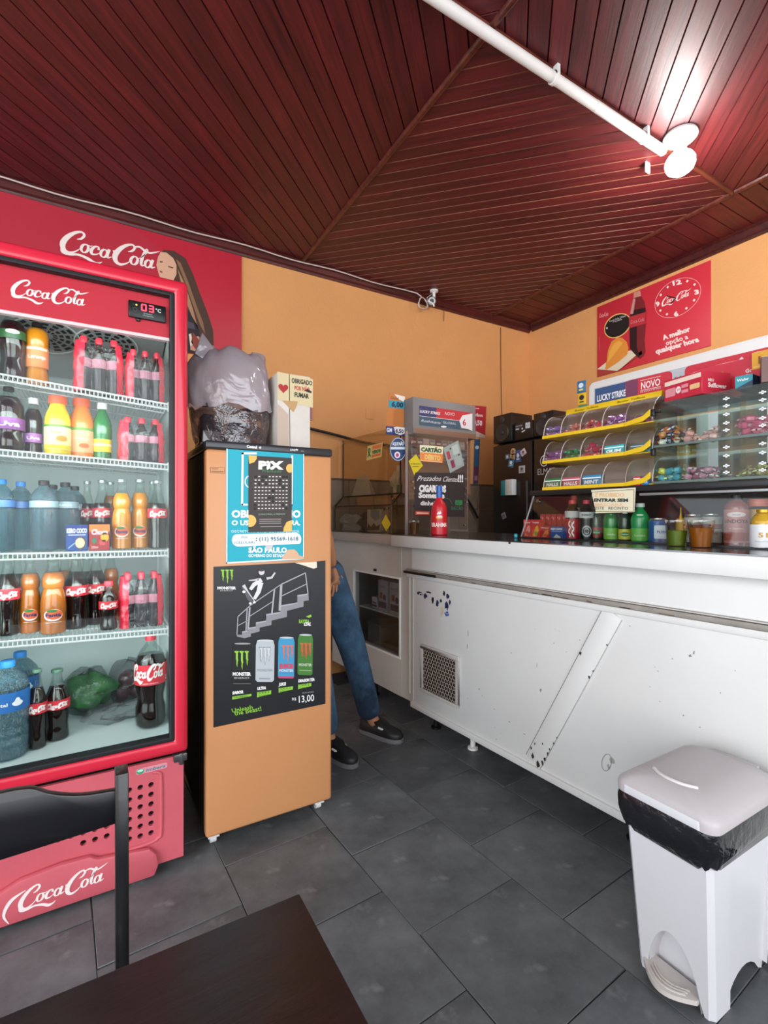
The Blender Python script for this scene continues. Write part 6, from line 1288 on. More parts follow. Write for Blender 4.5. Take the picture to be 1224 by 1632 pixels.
for h, t in ((12, '12'), (3, '3'), (6, '6'), (9, '9')): x_, y_ = ck_(h); p.text(t, x_, y_-22, 40, 'F4E0DC', 2, bold=.05, align='C', w=(78 if h == 12 else 38), rot=.2)
kk = .30; pc = p.fn; p.fn = lambda x, y, l: pc(x, y+(x-760)*.33, l); p.coke(750, -470, 245, 'F4E4E0', 2, 1.1); p.fn = pc
p.text('A melhor', 775, -775, 44, 'F4E0DC', 1, w=252, bold=.05, rot=.33); p.text('opção a', 805, -822, 44, 'F4E0DC', 1, w=200, bold=.022, rot=.30); p.text('qualquer hora', 712, -900, 46, 'F4E0DC', 1, w=390, bold=.05, rot=.28)
p.line(118, -765, 122, -890, 4, 'D88080', 1); p.build('poster_print', sh)
m = wm(cp_); pt = lambda x, y: pc(x, y, 6)
o1 = pt(880, -395); m.tube([o1, pt(800, -375)], .004, BLACKP, 5); m.tube([o1, pt(840, -440)], .004, BLACKP, 5); m.build('clock_hands', cp_)
# --- cigarette cabinet, standing across the left end of the counter
GREYB = mat('grey_cabinet', '7c7878', .5, var=.06, vscale=3); BRN = mat('brown_cabinet', '8A6450', .55, var=.1, vscale=3)
cg = thing('cigarette_cabinet', 'grey and brown cigarette cabinet with a price sign on top, on the counter', 'cabinet', (1.83, 2.55, 1.1105))
Y0 = 2.42; q1, q2 = atY(658, 632, Y0), atY(758, 645, Y0); qb1, qb2 = atY(658, 690, Y0), atY(757, 697, Y0); ql = atX(645, 630, q1.x)
xa, xb = q1.x, q2.x; zt = q1.z; zb_ = qb1.z
m = wm(cg); m.box((xa, Y0, zb_), (xb, Y0+.14, zt), GREYB); m.box((xa, Y0-.006, zb_), (xb, Y0, zb_+.035), BRN); hb = m.build('sign_box', cg, bevel=.004)
m = wm(cg); m.box((xa+.015, Y0+.07, 1.36), (xa+.021, Y0+.10, zb_), BRN); m.box((xb-.03, Y0+.05, 1.36), (xb-.002, Y0+.14, zb_), BRN); m.box((xa+.015, Y0+.12, 1.36), (xb-.002, Y0+.14, zb_), BRN)
for z in (1.36, 1.46, 1.56, 1.645): m.box((xa+.025, Y0+.05, z), (xb-.03, Y0+.12, z+.006), BRN)
m.build('pack_shelves', cg)
p = qprint(cg, (472, 122), (1040, 205), (1030, 430), (475, 385), (xa+.045, Y0, zb_+.052), (xb-xa-.075, 0, 0), (0, 0, zt-zb_-.10), (0, -1, 0), step=.0007)
p.rect(472, -272, 648, -120, '3a3a6a', 0); p.rect(650, -310, 1040, -120, 'C03038', 0); p.poly([(472, -262), (900, -310), (900, -420), (475, -388)], '40586a', 1); p.line(472, -262, 900, -308, 6, 'E0D8D8', 2)
p.text('LUCKY STRIKE', 478, -215, 34, 'F0ECEC', 2, w=205, rot=-.12, bold=.03); p.text('NOVO', 735, -238, 42, 'F0D8D8', 2, w=105, rot=-.10); p.text('Rothmans', 490, -340, 36, 'D8DCE0', 2, w=195, rot=-.1, shear=.3); p.text('GLOBAL', 712, -348, 30, 'C8D0D8', 2, w=145, rot=-.1)
p.poly([(890, -310), (925, -240), (1040, -215), (1030, -430), (985, -410), (910, -395)], 'E4E0E2', 3); p.text('6', 925, -365, 80, 'B8303c', 4, w=38, bold=.02); p.ell(722, -392, 30, 12, 'F4F0F4', 3); p.rect(472, -430, 1040, -415, '585454', 0); p.build('sign_print', hb)
SEED = random.Random(3)
pc_ = ['8a2430', '70808a', 'A08468', '8a8a92', 'B8B0B4', '404868', '9a9aa0', '303a6a', '5a3060', '6a6a78', 'C8C4C4', '7a3040']
nn_ = 9; pw = (xb-xa-.06)/nn_
for row, z in enumerate((1.651, 1.566)):
    for i in range(nn_):
        x = xa+.028+i*pw; t = thing('cigarette_pack', 'small cigarette pack in the %s row of the counter cabinet' % ('top' if row == 0 else 'second'), 'cigarette pack', (x, Y0+.065, z+.0005), 0, 'cigarette packs in the counter cabinet')
        MB().box((0, 0, 0), (pw*.92, .02, .05 if row == 0 else .07), flat(pc_[(i*5+row*3) % 12])).build('pack_body', t, bevel=.001, segs=1)
        p = Print.plane((0, 0, 0), (1, 0, 0), (0, 0, 1), (0, -1, 0)); p.rect(pw*.1, .018, pw*.8, .03, 'D8D0CC', 1); p.build('pack_print', t)
# acrylic guard in front with what is taped to it
xg0, xg1 = atY(646, 800, 2.387).x, atY(746, 800, 2.387).x
m = wm(cg); m.box((xg0, 2.387, 1.111), (xg1, 2.390, zb_-.005), ACR); gd_ = m.build('acrylic_guard', cg)
m = wm(cg); m.box((xg0-.002, 2.379, 1.111), (xg0+.012, 2.389, zb_), mat('guard_edge', 'A8A09C', .25, metal=.5)); m.box((xg0+.013, 2.391, 1.111), (xg0+.022, 2.400, zb_), BRN); m.build('guard_post', cg)
for px, py in ((655, 706), (655, 722), (657, 768), (659, 778), (741, 778), (742, 800), (743, 706), (740, 837)):
    q = atY(px, py, 2.387); m = wm(cg); m.tube([(q.x, 2.377, q.z), (q.x, 2.3865, q.z)], .006, CHROME, 10); m.build('chrome_screw', cg)
def taped(name, label, cat, TLp, TRp, BRp, BLp, y, col, art, cr=None, outline=None):
    A, B, C2, D = (atY(*q, y) for q in (TLp, TRp, BRp, BLp)); c = (A+B+C2+D)/4
    t = thing(name, label, cat, (c.x, y, D.z)); ps_ = [(v.x, v.z) for v in (D, C2, B, A)] if not outline else [(atY(*q, y).x, atY(*q, y).z) for q in outline]
    m = wm(t); m.prism(ps_, flat(col), (0, y, 0), (1, 0, 0), (0, 0, 1), (0, -1, 0), .0015); s_ = m.build('card', t)
    o = D; 
    fn = lambda x, z, l: (D*(1-x)+C2*x)*(1-z)+(A*(1-x)+B*x)*z+Vector((0, -.0018-.0005*l, 0))
    p = Print(fn); p.mb.T = wm(t).T; art(p); p.build('card_print', s_); return t
taped('card_notice', 'cream and orange debit card notice taped to the acrylic guard of the cabinet', 'sign', (669, 709), (706, 712), (705, 738), (669, 735), 2.3850, 'ECE4C0',
      lambda p: (p.rect(.0, 0, 1, .55, 'E88A48', 1), p.text('CARTÃO', .04, .62, .24, '2a5a3a', 2, w=.9, bold=.06), p.text('DÉBITO', .2, .15, .28, 'F0C878', 2, w=.7, bold=.06), p.rect(.02, .04, .98, .07, 'F0E0C0', 2)))
taped('yellow_sticker', 'yellow diamond warning sticker on the acrylic guard beside the debit card notice', 'sticker', (651, 725), (673, 725), (673, 757), (651, 757), 2.3860, 'D8C420', lambda p: (p.text('ATENÇÃO', .15, .52, .06, '3a3410', 1, w=.7, bold=.02), p.rect(.25, .40, .75, .43, '6a6020', 1)), outline=[(651, 735), (660, 757), (674, 742), (663, 724)])
taped('black_notice', 'black notice with white script lettering and exclamation marks on the cabinet guard', 'sign', (662, 753), (740, 754), (740, 824), (661, 822), 2.3840, '332c30',
      lambda p: (p.text('Prezados', .03, .81, .12, 'ECE8E8', 1, w=.46, shear=.35), p.text('Clientes', .53, .80, .12, 'ECE8E8', 1, w=.32, shear=.35), p.text('!!!', .86, .80, .16, 'F4F4F4', 1, w=.11, bold=.04), p.text('CIGARROS', .07, .56, .15, 'F0F0F0', 1, w=.54, bold=.07), p.text('Somente', .06, .42, .12, 'F0F0F0', 1, w=.52, bold=.06), p.rect(.01, .02, .28, .11, 'D85038', 1), p.rect(.03, .05, .26, .08, 'F0D8C8', 2), p.text('dinheiro', .1, .25, .1, 'F0F0F0', 1, w=.4, bold=.04), p.rrect(.80, .27, .95, .38, .02, '2f8a50', 1), p.text('NO', .83, .29, .06, '332c30', 2, w=.08), p.text('BALCÃO', .72, .16, .08, '3f8a58', 1, w=.24), p.stroke([(.6, .42, .01), (.68, .4, .01), (.72, .33, .01), (.74, .28, .01)], '3f8a58', 1)))
taped('paper_slips', 'tilted greyish sheet with small red pictures taped right of the debit card notice', 'paper', (706, 714), (730, 702), (740, 742), (717, 754), 2.3855, '9aa8a4',
      lambda p: (p.rect(.1, .5, .3, .8, 'B04050', 1), p.rect(.2, .12, .42, .42, '8a3058', 1), p.rect(.5, .55, .9, .9, 'B8C4C0', 1), p.rect(.5, .1, .9, .45, 'A8B4B0', 1), p.ell(.4, .85, .06, .03, '4a2a28', 2), p.ell(.82, .48, .06, .03, '4a2a28', 2)))
# price flags on the left and the red one on the right
taped('price_flag', 'orange and blue hanging price flag left of the cigarette cabinet', 'sign', (620, 627), (645, 630), (644, 682), (615, 680), 2.52, 'C87A3c',
      lambda p: (p.poly([(.3, 1), (1, .96), (1, .78), (.6, .86)], 'E8E0D8', 1), p.rect(.03, .58, .98, .80, '2f9ab0', 1), p.text('6,00', .2, .62, .15, '1a2c4c', 2, w=.7, bold=.05), p.text('Camel', .1, .84, .08, '7a3a20', 2, w=.5, shear=.3)))
taped('price_tag', 'white and navy price tag under the orange and blue flag', 'sign', (615, 679), (645, 681), (645, 695), (615, 692), 2.515, '2a3a7a',
      lambda p: (p.poly([(.4, .9), (.55, 1), (1, .95), (1, .3), (.75, .05), (.5, .2)], 'F0ECEC', 1), p.text('6,50', .5, .3, .45, '2a3250', 2, w=.42, bold=.04), p.text('GM', .03, .3, .5, 'E8E8F0', 1, w=.28, bold=.04)))
o_ = [(634+13*math.cos(2*PI*i/24), 716-19*math.sin(2*PI*i/24)) for i in range(24)]
taped('round_blue_sticker', 'oval blue and white notice hanging above the glass pastry case', 'sticker', (621, 697), (647, 697), (647, 735), (621, 735), 2.40, '24406e',
      lambda p: (p.ring(.5, .5, .47, .47, .03, 'C8D4E8', 1), p.text('AQUI NÃO', .5, .66, .14, 'E8F0F8', 2, w=.7, align='C', bold=.04), p.rect(.06, .49, .94, .60, 'D0DCE8', 1), p.ell(.45, .26, .18, .14, 'E8E0F0', 2), p.ell(.45, .25, .09, .08, 'B04070', 3)), outline=o_)
taped('red_price_card', 'red and white price card on the orange wall right of the cigarette cabinet', 'sign', (752, 646), (775, 648), (773, 699), (750, 694), 3.446, 'B8283a',
      lambda p: (p.text('Marlboro', -.1+.15, .66, .10, 'F0D8D8', 1, w=.72, bold=.05), p.text('10,50', .05, .38, .16, 'F4F0F0', 1, w=.7, bold=.04), p.poly([(0, 0), (1, 0), (1, .1), (0, .22)], 'D8C8B8', 1), p.rect(.05, .9, .5, .92, 'F0D8D8', 1)))
taped('blue_card_strip', 'narrow blue card strip hanging below the red price card', 'sign', (756, 700), (765, 700), (762, 773), (754, 773), 3.447, '2a5a80', lambda p: (p.ell(.5, .82, .35, .04, 'C8D8E0', 1), p.rect(.1, .05, .9, .4, '6a3050', 1), p.rect(.2, .1, .8, .2, 'A87890', 2)))
# --- glass pastry case on the left end (behind and left of the cabinet)
pc2 = cthing('pastry_case', 'old glass pastry case with a sloping front on the far left end of the counter', 'display case', (1.95, 2.90, 1.1065))
OLDG = clear('old_glass', 'f4efe4', gloss=.06, body=.03, bodycol='9a7c50'); BRM = mat('tarnished_metal', '3c3026', .4, metal=.6, var=.4, vscale=12)
ya, yb = 2.54, 3.30
m = cm(pc2); m.box((1.75, ya, 1.1067), (1.753, yb, 1.29), OLDG); m.hexa([(1.75, ya, 1.29), (1.753, ya, 1.29), (1.753, yb, 1.29), (1.75, yb, 1.29)], [(1.82, ya, 1.365), (1.823, ya, 1.365), (1.823, yb, 1.365), (1.82, yb, 1.365)], OLDG); m.box((1.82, ya, 1.365), (1.823, yb, 1.80), OLDG)
m.box((1.754, ya, 1.1067), (2.24, ya+.003, 1.29), OLDG); m.build('case_glazing', pc2)
m = cm(pc2); m.box((1.76, ya, 1.286), (2.24, yb, 1.290), OLDG); m.box((1.823, ya, 1.362), (2.24, yb, 1.367), OLDG); m.build('inner_shelf', pc2)
m = cm(pc2)
for y in (ya, yb): m.tube([(1.751, y, 1.11), (1.751, y, 1.29), (1.821, y, 1.366), (1.821, y, 1.80)], .0055, BRM, 6)
for c, z in ((1.751, 1.29), (1.821, 1.366)): m.tube([(c, ya, z), (c, yb, z)], .004, BRM, 6)
m.box((2.235, ya, 1.1067), (2.24, yb, 1.80), OLDG); m.build('case_frame', pc2)
for y, z in ((yb-.02, 1.28), (yb-.02, 1.32), (ya+.03, 1.27), (ya+.03, 1.33), (ya+.08, 1.30), (ya+.08, 1.26), (ya+.03, 1.13), (ya+.09, 1.13), (yb-.02, 1.775), (yb-.01, 1.39)):
    m = cm(pc2); c = 1.748 if z < 1.30 else (1.79 if z < 1.36 else 1.818); m.tube([(c-.01, y, z), (c, y, z)], .007, CHROME, 10); m.build('chrome_screw', pc2)
def incase(name, label, cat, px0, px1, pyt, c, z, d, col, shape='box', art=None):
    a, b = atC(px0, pyt, c), atC(px1, pyt, c); w = abs(a.y-b.y); h = a.z-z; t = cthing(name, label, cat, (c, (a.y+b.y)/2, z))
    if shape == 'box': MB().box((0, -w/2, 0), (d, w/2, h), flat(col)).build('body', t, bevel=.003)
    elif shape == 'tent': MB().add([(0, -w/2, 0), (0, w/2, 0), (d, w/2*.6, 0), (d, -w/2*.6, 0), (d*.4, -w*.12, h), (d*.4, w*.35, h)], [(0, 1, 5, 4), (2, 3, 4, 5), (1, 2, 5), (3, 0, 4), (0, 3, 2, 1)], flat(col)).build('folded_card', t)
    elif shape == 'crumple':
        m = MB(); n, k = 9, 7; rr_ = random.Random(int(px0)); V = [(d*(.3*math.sin(j*1.3)+.3*rr_.random()+.2), -w/2+w*i/(n-1)+rr_.uniform(-.008, .008), max(0, h*j/(k-1)*(1 if 0 < i < n-1 else .8)+(rr_.uniform(-.008, .008) if j else 0))) for j in range(k) for i in range(n)]
        m.add(V, [(j*n+i, j*n+i+1, (j+1)*n+i+1, (j+1)*n+i) for j in range(k-1) for i in range(n-1)], flat(col) if isinstance(col, str) else col); m.build('crumpled_sheet', t)
    if art: p = Print.plane((0, w/2, 0), (0, -w, 0), (0, 0, h), (-1, 0, 0)); art(p); p.build('print', t)
    return t
incase('folded_card', 'folded grey-white card standing on the upper shelf of the pastry case', 'card', 560, 592, 759, 1.88, 1.3675, .08, 'B0A8A0', 'tent')
incase('napkin_sheets', 'upright pale paper sheets in the pastry case beside the white tube', 'paper', 621, 632, 751, 1.88, 1.3675, .05, 'C4BCA8', 'crumple')
incase('green_base_box', 'small green box at the right end of the upper pastry case shelf', 'box', 632, 641, 773, 1.86, 1.3675, .05, '1f6a38')
incase('white_tube', 'upright white tube standing behind the green box in the pastry case', 'tube', 632, 638, 742, 1.93, 1.3675, .015, 'D8D4CC')
incase('printed_bag', 'pale blue and white printed bag lying in the lower pastry case', 'bag', 532, 567, 820, 1.80, 1.108, .08, '9a9ca4', 'crumple')
incase('green_film_bag', 'thin greenish plastic bag in the middle of the lower pastry case', 'plastic bag', 566, 584, 815, 1.90, 1.108, .08, clear('greenish_film', 'a8c0a0', gloss=.15, body=.35, bodycol='6a8068'), 'crumple')
incase('torn_carton', 'torn white and brown printed carton in the lower pastry case', 'box', 585, 607, 812, 1.80, 1.108, .06, 'B4AEA8', 'box', lambda p: (p.poly([(0, .05), (.9, .1), (.95, .35), (.7, .25), (.5, .4), (.3, .22), (.1, .38)], '4a2c20', 1), p.poly([(.3, 1), (.9, .95), (.95, .6), (.6, .5), (.25, .7)], '7a8088', 1)))
st2 = cthing('yellow_sticker', 'yellow diamond warning sticker inside the lower pastry case glass', 'sticker', (1.748, atC(615, 833, 1.748).y, atC(615, 848, 1.748).z))
m = cm(st2); m.prism([(atC(a, b, 1.7485).y, atC(a, b, 1.7485).z) for a, b in ((608, 833), (616, 847), (623, 835), (615, 820))][::-1], flat('D8B820'), (1.7485, 0, 0), (0, 1, 0), (0, 0, 1), (-1, 0, 0), .001); m.build('sticker_card', st2)
st3 = cthing('campaign_sticker', 'cream and orange sticker with a green ribbon on the upper pastry case glass', 'sticker', (1.817, atC(600, 720, 1.817).y, atC(600, 733, 1.817).z))
cs4 = [atC(a, b, 1.817) for a, b in ((584, 734), (608, 728), (610, 705), (586, 711))]
m = cm(st3); m.prism([(v.y, v.z) for v in cs4], flat('E0C878'), (1.8175, 0, 0), (0, 1, 0), (0, 0, 1), (-1, 0, 0), .001); sc_ = m.build('sticker_card', st3)
fn = lambda x, z, l: (cs4[0]*(1-x)+cs4[1]*x)*(1-z)+(cs4[3]*(1-x)+cs4[2]*x)*z+Vector((-.0014-.0005*l, 0, 0)); p = Print(fn); p.mb.T = cm(st3).T
p.rect(.35, .66, .95, .92, 'E88048', 1); p.rect(.35, .12, .95, .28, 'E07040', 1); p.text('VERDE', .35, .36, .22, '2a6a38', 1, w=.58, bold=.06); p.stroke(spline([(.08, .2, .07), (.2, .55, .07), (.16, .8, .06), (.08, .65, .06), (.28, .2, .07)], 5), '2a6a38', 2); p.build('sticker_print', sc_)
# --- black fridges in the corner
def bfridge(name, label, X, ya_, yb_, z1, parts):
    t = thing(name, label, 'fridge', (X+.3, (ya_+yb_)/2, 0)); m = wm(t); m.box((X+.05, ya_, .03), (X+.62, yb_, z1), mat('fridge_black', '121214', .3, coat=.2)); m.build('cabinet', t, bevel=.01)
    m = wm(t); m.box((X, ya_+.004, .08), (X+.046, yb_-.004, z1-.02), MATS['fridge_black']); d_ = m.build('door', t, bevel=.012)
    m = wm(t); m.tube([(X-.03, ya_+.03, .7), (X-.03, ya_+.03, 1.5)], .008, DKG, 8); m.build('door_handle', t)
    for y in (ya_+.06, yb_-.06): 
        m = wm(t); m.tube([(X+.12, y, 0), (X+.12, y, .03)], .02, BLACKP, 10); m.tube([(X+.55, y, 0), (X+.55, y, .03)], .02, BLACKP, 10); m.build('foot', t)
    return t
FXX = 2.98
fa, fb_ = atX(785, 705, FXX), atX(849, 700, FXX)
f1 = bfridge('black_fridge', 'tall black fridge with small magnets on its door in the far corner', FXX, fb_.y+.004, fa.y, 1.845, 0)
f2 = bfridge('black_fridge', 'tall black beer fridge with white round emblem, right of the one with magnets', FXX, fb_.y-.56, fb_.y-.004, 1.845, 0)
p = wp(f2, (FXX, fb_.y, 0), (0, -1, 0), (0, 0, 1), (-1, 0, 0)); e = atX(864, 735, FXX); p.ring(fb_.y-e.y+.02, e.z, .035, .04, .008, 'C8C8CC', 1); p.ring(fb_.y-e.y+.02, e.z, .015, .02, .006, 'C8C8CC', 1); e = atX(857, 757, FXX); p.text('ELMA', fb_.y-e.y, e.z, .05, 'B8B8BC', 1, w=.14); p.build('fridge_emblem', f2)
for i, (px, py, w_, h_, col, c2, lab) in enumerate(((809, 728, .045, .04, '6a7a98', 'E0E0E8', 'small blue-grey magnet on the black fridge, leftmost'), (818, 720, .055, .06, 'C8A880', '8a6040', 'tan round magnet on the black fridge'), (817, 728, .05, .05, 'C0A070', '806038', 'tan square magnet just below the round tan one'), (826, 727, .055, .10, '3a5a8a', 'D8DCE4', 'tall blue and white magnet on the black fridge'), (834, 721, .055, .05, 'D8C8CC', '8a5060', 'pale pink tilted magnet, top right on the black fridge'), (815, 738, .06, .07, '3a7a9a', 'E8ECF0', 'white and turquoise magnet below the tan ones'), (832, 748, .065, .06, 'B8B8BC', '5a5a60', 'grey square magnet on the black fridge'), (803, 822, .045, .05, '8a9298', '5a6268', 'grey magnet low on the black fridge'))):
    q = atX(px, py, FXX-.001); t = thing('magnet', lab, 'magnet', (FXX-.0005, q.y, q.z-h_/2)); a = [.1, 0, -.1, .05, .5, -.25, 0, .4][i]; ca_, sa_ = math.cos(a), math.sin(a)
    R4 = [(x*ca_-z*sa_, h_/2+x*sa_+z*ca_) for x, z in ((-w_/2, -h_/2), (w_/2, -h_/2), (w_/2, h_/2), (-w_/2, h_/2))]
    if i == 1: R4 = [(w_/2*math.cos(k*PI/8), h_/2+h_/2*math.sin(k*PI/8)) for k in range(16)]
    MB().prism(R4, flat(col), (0, 0, 0), (0, -1, 0), (0, 0, 1), (-1, 0, 0), .004).build('magnet_body', t)
    p = Print.plane((-.004, 0, 0), (0, -1, 0), (0, 0, 1), (-1, 0, 0)); p.ell(0, h_*.55, w_*.25, h_*.2, c2, 1); p.rect(-w_*.3, h_*.2, w_*.3, h_*.3, c2, 1); p.build('magnet_print', t)
q = atX(811, 776, FXX-.03); t = thing('hanging_box', 'teal and white small box hanging on the black fridge door', 'box', (FXX-.004, q.y, q.z-.07), 0); MB().box((-.05, -.06, 0), (0, .02, .13), flat('E0E4E6')).build('box_body', t, bevel=.003); MB().box((-.051, .021, 0), (0, .07, .125), flat('2a8a94')).build('teal_half', t, bevel=.003)
# speakers and amplifier on top of the fridges
def speaker(X, y, w_, h_, label):
    t = thing('speaker', label, 'speaker', (X, y, 1.8455)); MB().box((0, -w_/2, 0), (.25, w_/2, h_), BLACKP).build('speaker_box', t, bevel=.008)
    m = MB(); m.T = Matrix.Translation((-.001, 0, h_*.35)) @ Matrix.Rotation(-PI/2, 4, 'Y'); m.lathe([(w_*.36, 0), (w_*.34, .006), (w_*.26, .002), (w_*.1, -.0), (w_*.08, .008), (.002, .01)], DKG, 24); m.build('woofer', t, smooth=50)
    m = MB(); m.T = Matrix.Translation((-.001, 0, h_*.8)) @ Matrix.Rotation(-PI/2, 4, 'Y'); m.lathe([(w_*.14, 0), (w_*.12, .004), (.002, .005)], DKG, 18); m.build('tweeter', t, smooth=50)
    return t
e1, e2 = atX(786, 664, FXX), atX(815, 661, FXX); speaker(FXX, (e1.y+e2.y)/2, e1.y-e2.y, e1.z-1.8455, 'black speaker box on the left end above the black fridges')
e1, e2 = atX(850, 660, FXX), atX(882, 656, FXX); speaker(FXX, (e1.y+e2.y)/2, e1.y-e2.y, e1.z-1.8455, 'black speaker box on the right end above the black fridges')
e1, e2 = atX(816, 675, FXX), atX(847, 672, FXX); t = thing('stereo', 'black stereo unit with white labels between the two speakers', 'stereo', (FXX+.02, (e1.y+e2.y)/2, 1.8455)); w_, h_ = (e1.y-e2.y)*.98, e1.z-1.8455
MB().box((0, -w_/2, 0), (.25, w_/2, h_), BLACKP).build('stereo_body', t, bevel=.008); p = Print.plane((0, w_/2, 0), (0, -1, 0), (0, 0, 1), (-1, 0, 0)); p.rrect(w_*.08, h_*.5, w_*.94, h_*.95, .01, '28282c', 0); p.text('STEREO SYSTEM', w_*.1, h_*.76, .012, 'D8D8DC', 1, w=w_*.35); p.rect(w_*.1, h_*.6, w_*.28, h_*.68, 'C8C8CC', 1); p.rect(w_*.62, h_*.58, w_*.86, h_*.9, 'D0D4D8', 1); p.rect(w_*.64, h_*.72, w_*.84, h_*.75, '808488', 2); p.ell(w_*.45, h_*.62, .008, .008, 'E8E8EC', 1); p.line(w_*.42, h_*.42, w_*.6, h_*.5, .01, 'D8D8DC', 1); p.build('stereo_print', t)
# --- white shelf unit on the right wall, seen through the glass cases
SHW = mat('white_shelf_board', 'D4D8DA', .5); X0 = 3.38
su = thing('wall_shelf_unit', 'white shelf unit on the right wall, seen through the glass candy case', 'shelf', (3.54, 1.30, 1.05))
for z in (1.05, 1.36, 1.60, 1.86):
    m = wm(su); m.box((X0, .45, z), (3.705, 2.14, z+.022), SHW); m.build('shelf_board', su, bevel=.002)
for y in (.45, 1.30, 2.122):
    m = wm(su); m.box((X0+.005, y, 1.02), (3.705, y+.018, 2.05), SHW); m.build('upright', su)
def row(name, label, cat, group, px0, px1, n, z, cols, h, d=.06):
    a, b = atX(px0, 700, X0+.03).y, atX(px1, 700, X0+.03).y
    for i in range(n):
        w_ = (a-b)/n; y = a-w_*(i+.5); t = thing(name, label, cat, (X0+.03, y, z), 0, group); MB().box((0, -w_*.46, 0), (d, w_*.46, h), flat(cols[i % len(cols)])).build('pack_body', t, bevel=.002, segs=1)
        p = Print.plane((0, w_*.46, 0), (0, -w_*.92, 0), (0, 0, h), (-1, 0, 0)); p.rect(.1, .35, .9, .6, 'E8DCD0', 1); p.build('pack_print', t)
row('yellow_pack', 'small yellow pack on the upper wall shelf behind the glass case', 'pack', 'yellow packs on the wall shelf', 1046, 1132, 9, 1.6225, ['C8A030', 'D8B040'], .07)
row('red_pack', 'small red pack on the middle wall shelf behind the glass case', 'pack', 'red packs on the wall shelf', 1034, 1068, 4, 1.3825, ['A83038', 'B83a40'], .10)
row('cigarette_carton', 'upright dark pack row on the wall shelf behind the glass case', 'pack', 'dark packs on the wall shelf', 1072, 1094, 3, 1.3825, ['2a2a34', '38303c'], .10)
for i, px in enumerate((1113, 1128)):
    q = atX(px, 720, X0+.04); t = thing('plastic_cup', ['white plastic cup on the middle wall shelf, left of two', 'white plastic cup on the middle wall shelf, right of two'][i], 'cup', (X0+.06, q.y, 1.3825)); MB().lathe([(.026, 0), (.036, .095), (.037, .10), (.033, .098), (.024, .006)], WHITEP, 20).build('cup_body', t, smooth=50)
q = atX(1128, 672, X0-.01); t = thing('white_board', 'pale blue-white panel leaning on the wall shelf behind the pink candies', 'board', (X0-.008, q.y, 1.623)); 
m = wm(t); m.box((X0-.02, atX(1146, 672, X0).y, 1.383), (X0-.006, atX(1112, 672, X0).y, 1.87), mat('panel_pale', 'C8D4DC', .4)); m.build('panel', t, bevel=.002); bpy.data.objects['white_board'].location.z = 1.623
# ================================================================ BIN, TABLE, CHAIR
BINW = mat('bin_white_plastic', 'D9D8DC', .38, var=.04, vscale=3); LIDG = mat('bin_lid_plastic', 'B9B2B4', .42)
BAGK = mat('black_bin_bag', '17181c', .22, coat=.5, bump=1.0, bscale=24)
bn = thing('pedal_bin', 'white plastic pedal bin with grey lid and black bag in front of the counter', 'bin', (1.40, .70, 0))
def ringpts(x0, y0, x1, y1, r, z, k=5):
    P = []
    for cx, cy, a in ((x1-r, y0+r, -PI/2), (x1-r, y1-r, 0), (x0+r, y1-r, PI/2), (x0+r, y0+r, PI)):
        for i in range(k): P.append((cx+r*math.cos(a+i*PI/2/(k-1)), cy+r*math.sin(a+i*PI/2/(k-1)), z))
    return P
def loft(m, rings, mt, cap0=True, cap1=True):
    n = len(rings[0]); V = [q for r_ in rings for q in r_]
    F_s = [(j*n+i, j*n+(i+1) % n, (j+1)*n+(i+1) % n, (j+1)*n+i) for j in range(len(rings)-1) for i in range(n)]
    if cap0: F_s.append(list(range(n))[::-1])
    if cap1: F_s.append([(len(rings)-1)*n+i for i in range(n)])
    m.add(V, F_s, mt)
# body: front (towards -X) with an arched pedal recess cut out of the wall
bx0, bx1, by0, by1 = 1.272, 1.545, .602, .792; tx0, tx1, ty0, ty1 = 1.232, 1.575, .590, .812; hb_ = .475
def wall(z): t = z/hb_; return (bx0+(tx0-bx0)*t, by0+(ty0-by0)*t, bx1+(tx1-bx1)*t, by1+(ty1-by1)*t)
m = wm(bn)
# back and side shells
def P3(s_, z):  # side point helper: s in perimeter names
    x0, y0, x1, y1 = wall(z); r = .012
    return {'fl': (x0, y1-r), 'fl2': (x0+r, y1), 'bl': (x1, y1), 'br': (x1, y0), 'fr2': (x0+r, y0), 'fr': (x0, y0+r)}[s_]
zs = [0, .02, .06, .12, .2, .3, .4, hb_]
def strip(a, b, z0=0, mt=BINW):
    zz = [z for z in zs if z >= z0]; V = []
    for z in zz: V.append((*P3(a, z), z)); V.append((*P3(b, z), z))
    m.add(V, [(2*i, 2*i+1, 2*i+3, 2*i+2) for i in range(len(zz)-1)], mt)
strip('fl', 'fl2'); strip('fl2', 'bl', 0); strip('bl', 'br', .02); strip('fr2', 'fr')
# near side face with a shallow pilaster and an arched cut at the foot
n = 12
for i in range(n):
    u0, u1 = i/n, (i+1)/n
    arch = lambda u: (.0 if u < .30 or u > .93 else .055*math.sin((u-.30)/.63*PI)**.6)
    off = lambda u: 0.012 if u > .28 else 0
    V = []
    for z in (None, .10, .2, .3, .4, hb_):
        for u in (u0, u1):
            zz = arch(u) if z is None else z; x0, y0, x1, y1 = wall(zz); V.append((x0+.012+(x1-x0-.012)*u, y0+off(u), zz))
    m.add(V, [(2*k, 2*k+1, 2*k+3, 2*k+2) for k in range(5)], BINW)
# front face with the arch opening
n = 18; yl = lambda u, z: (lambda w_: w_[1]+.012+(w_[3]-w_[1]-.024)*u)(wall(z))
def az(u): t = (u-.10)/.80; return 0 if t <= 0 or t >= 1 else .155*(math.sin(t*PI))**.55
V = []; Fc = []
for i in range(n+1):
    u = i/n; a = az(u)
    for z in (a, max(a+.01, .17), .24, .33, .41, hb_): V.append((wall(z)[0], yl(u, z), z))
for i in range(n):
    for k in range(5): Fc.append((i*6+k, i*6+k+1, (i+1)*6+k+1, (i+1)*6+k))
m.add(V, Fc, BINW)
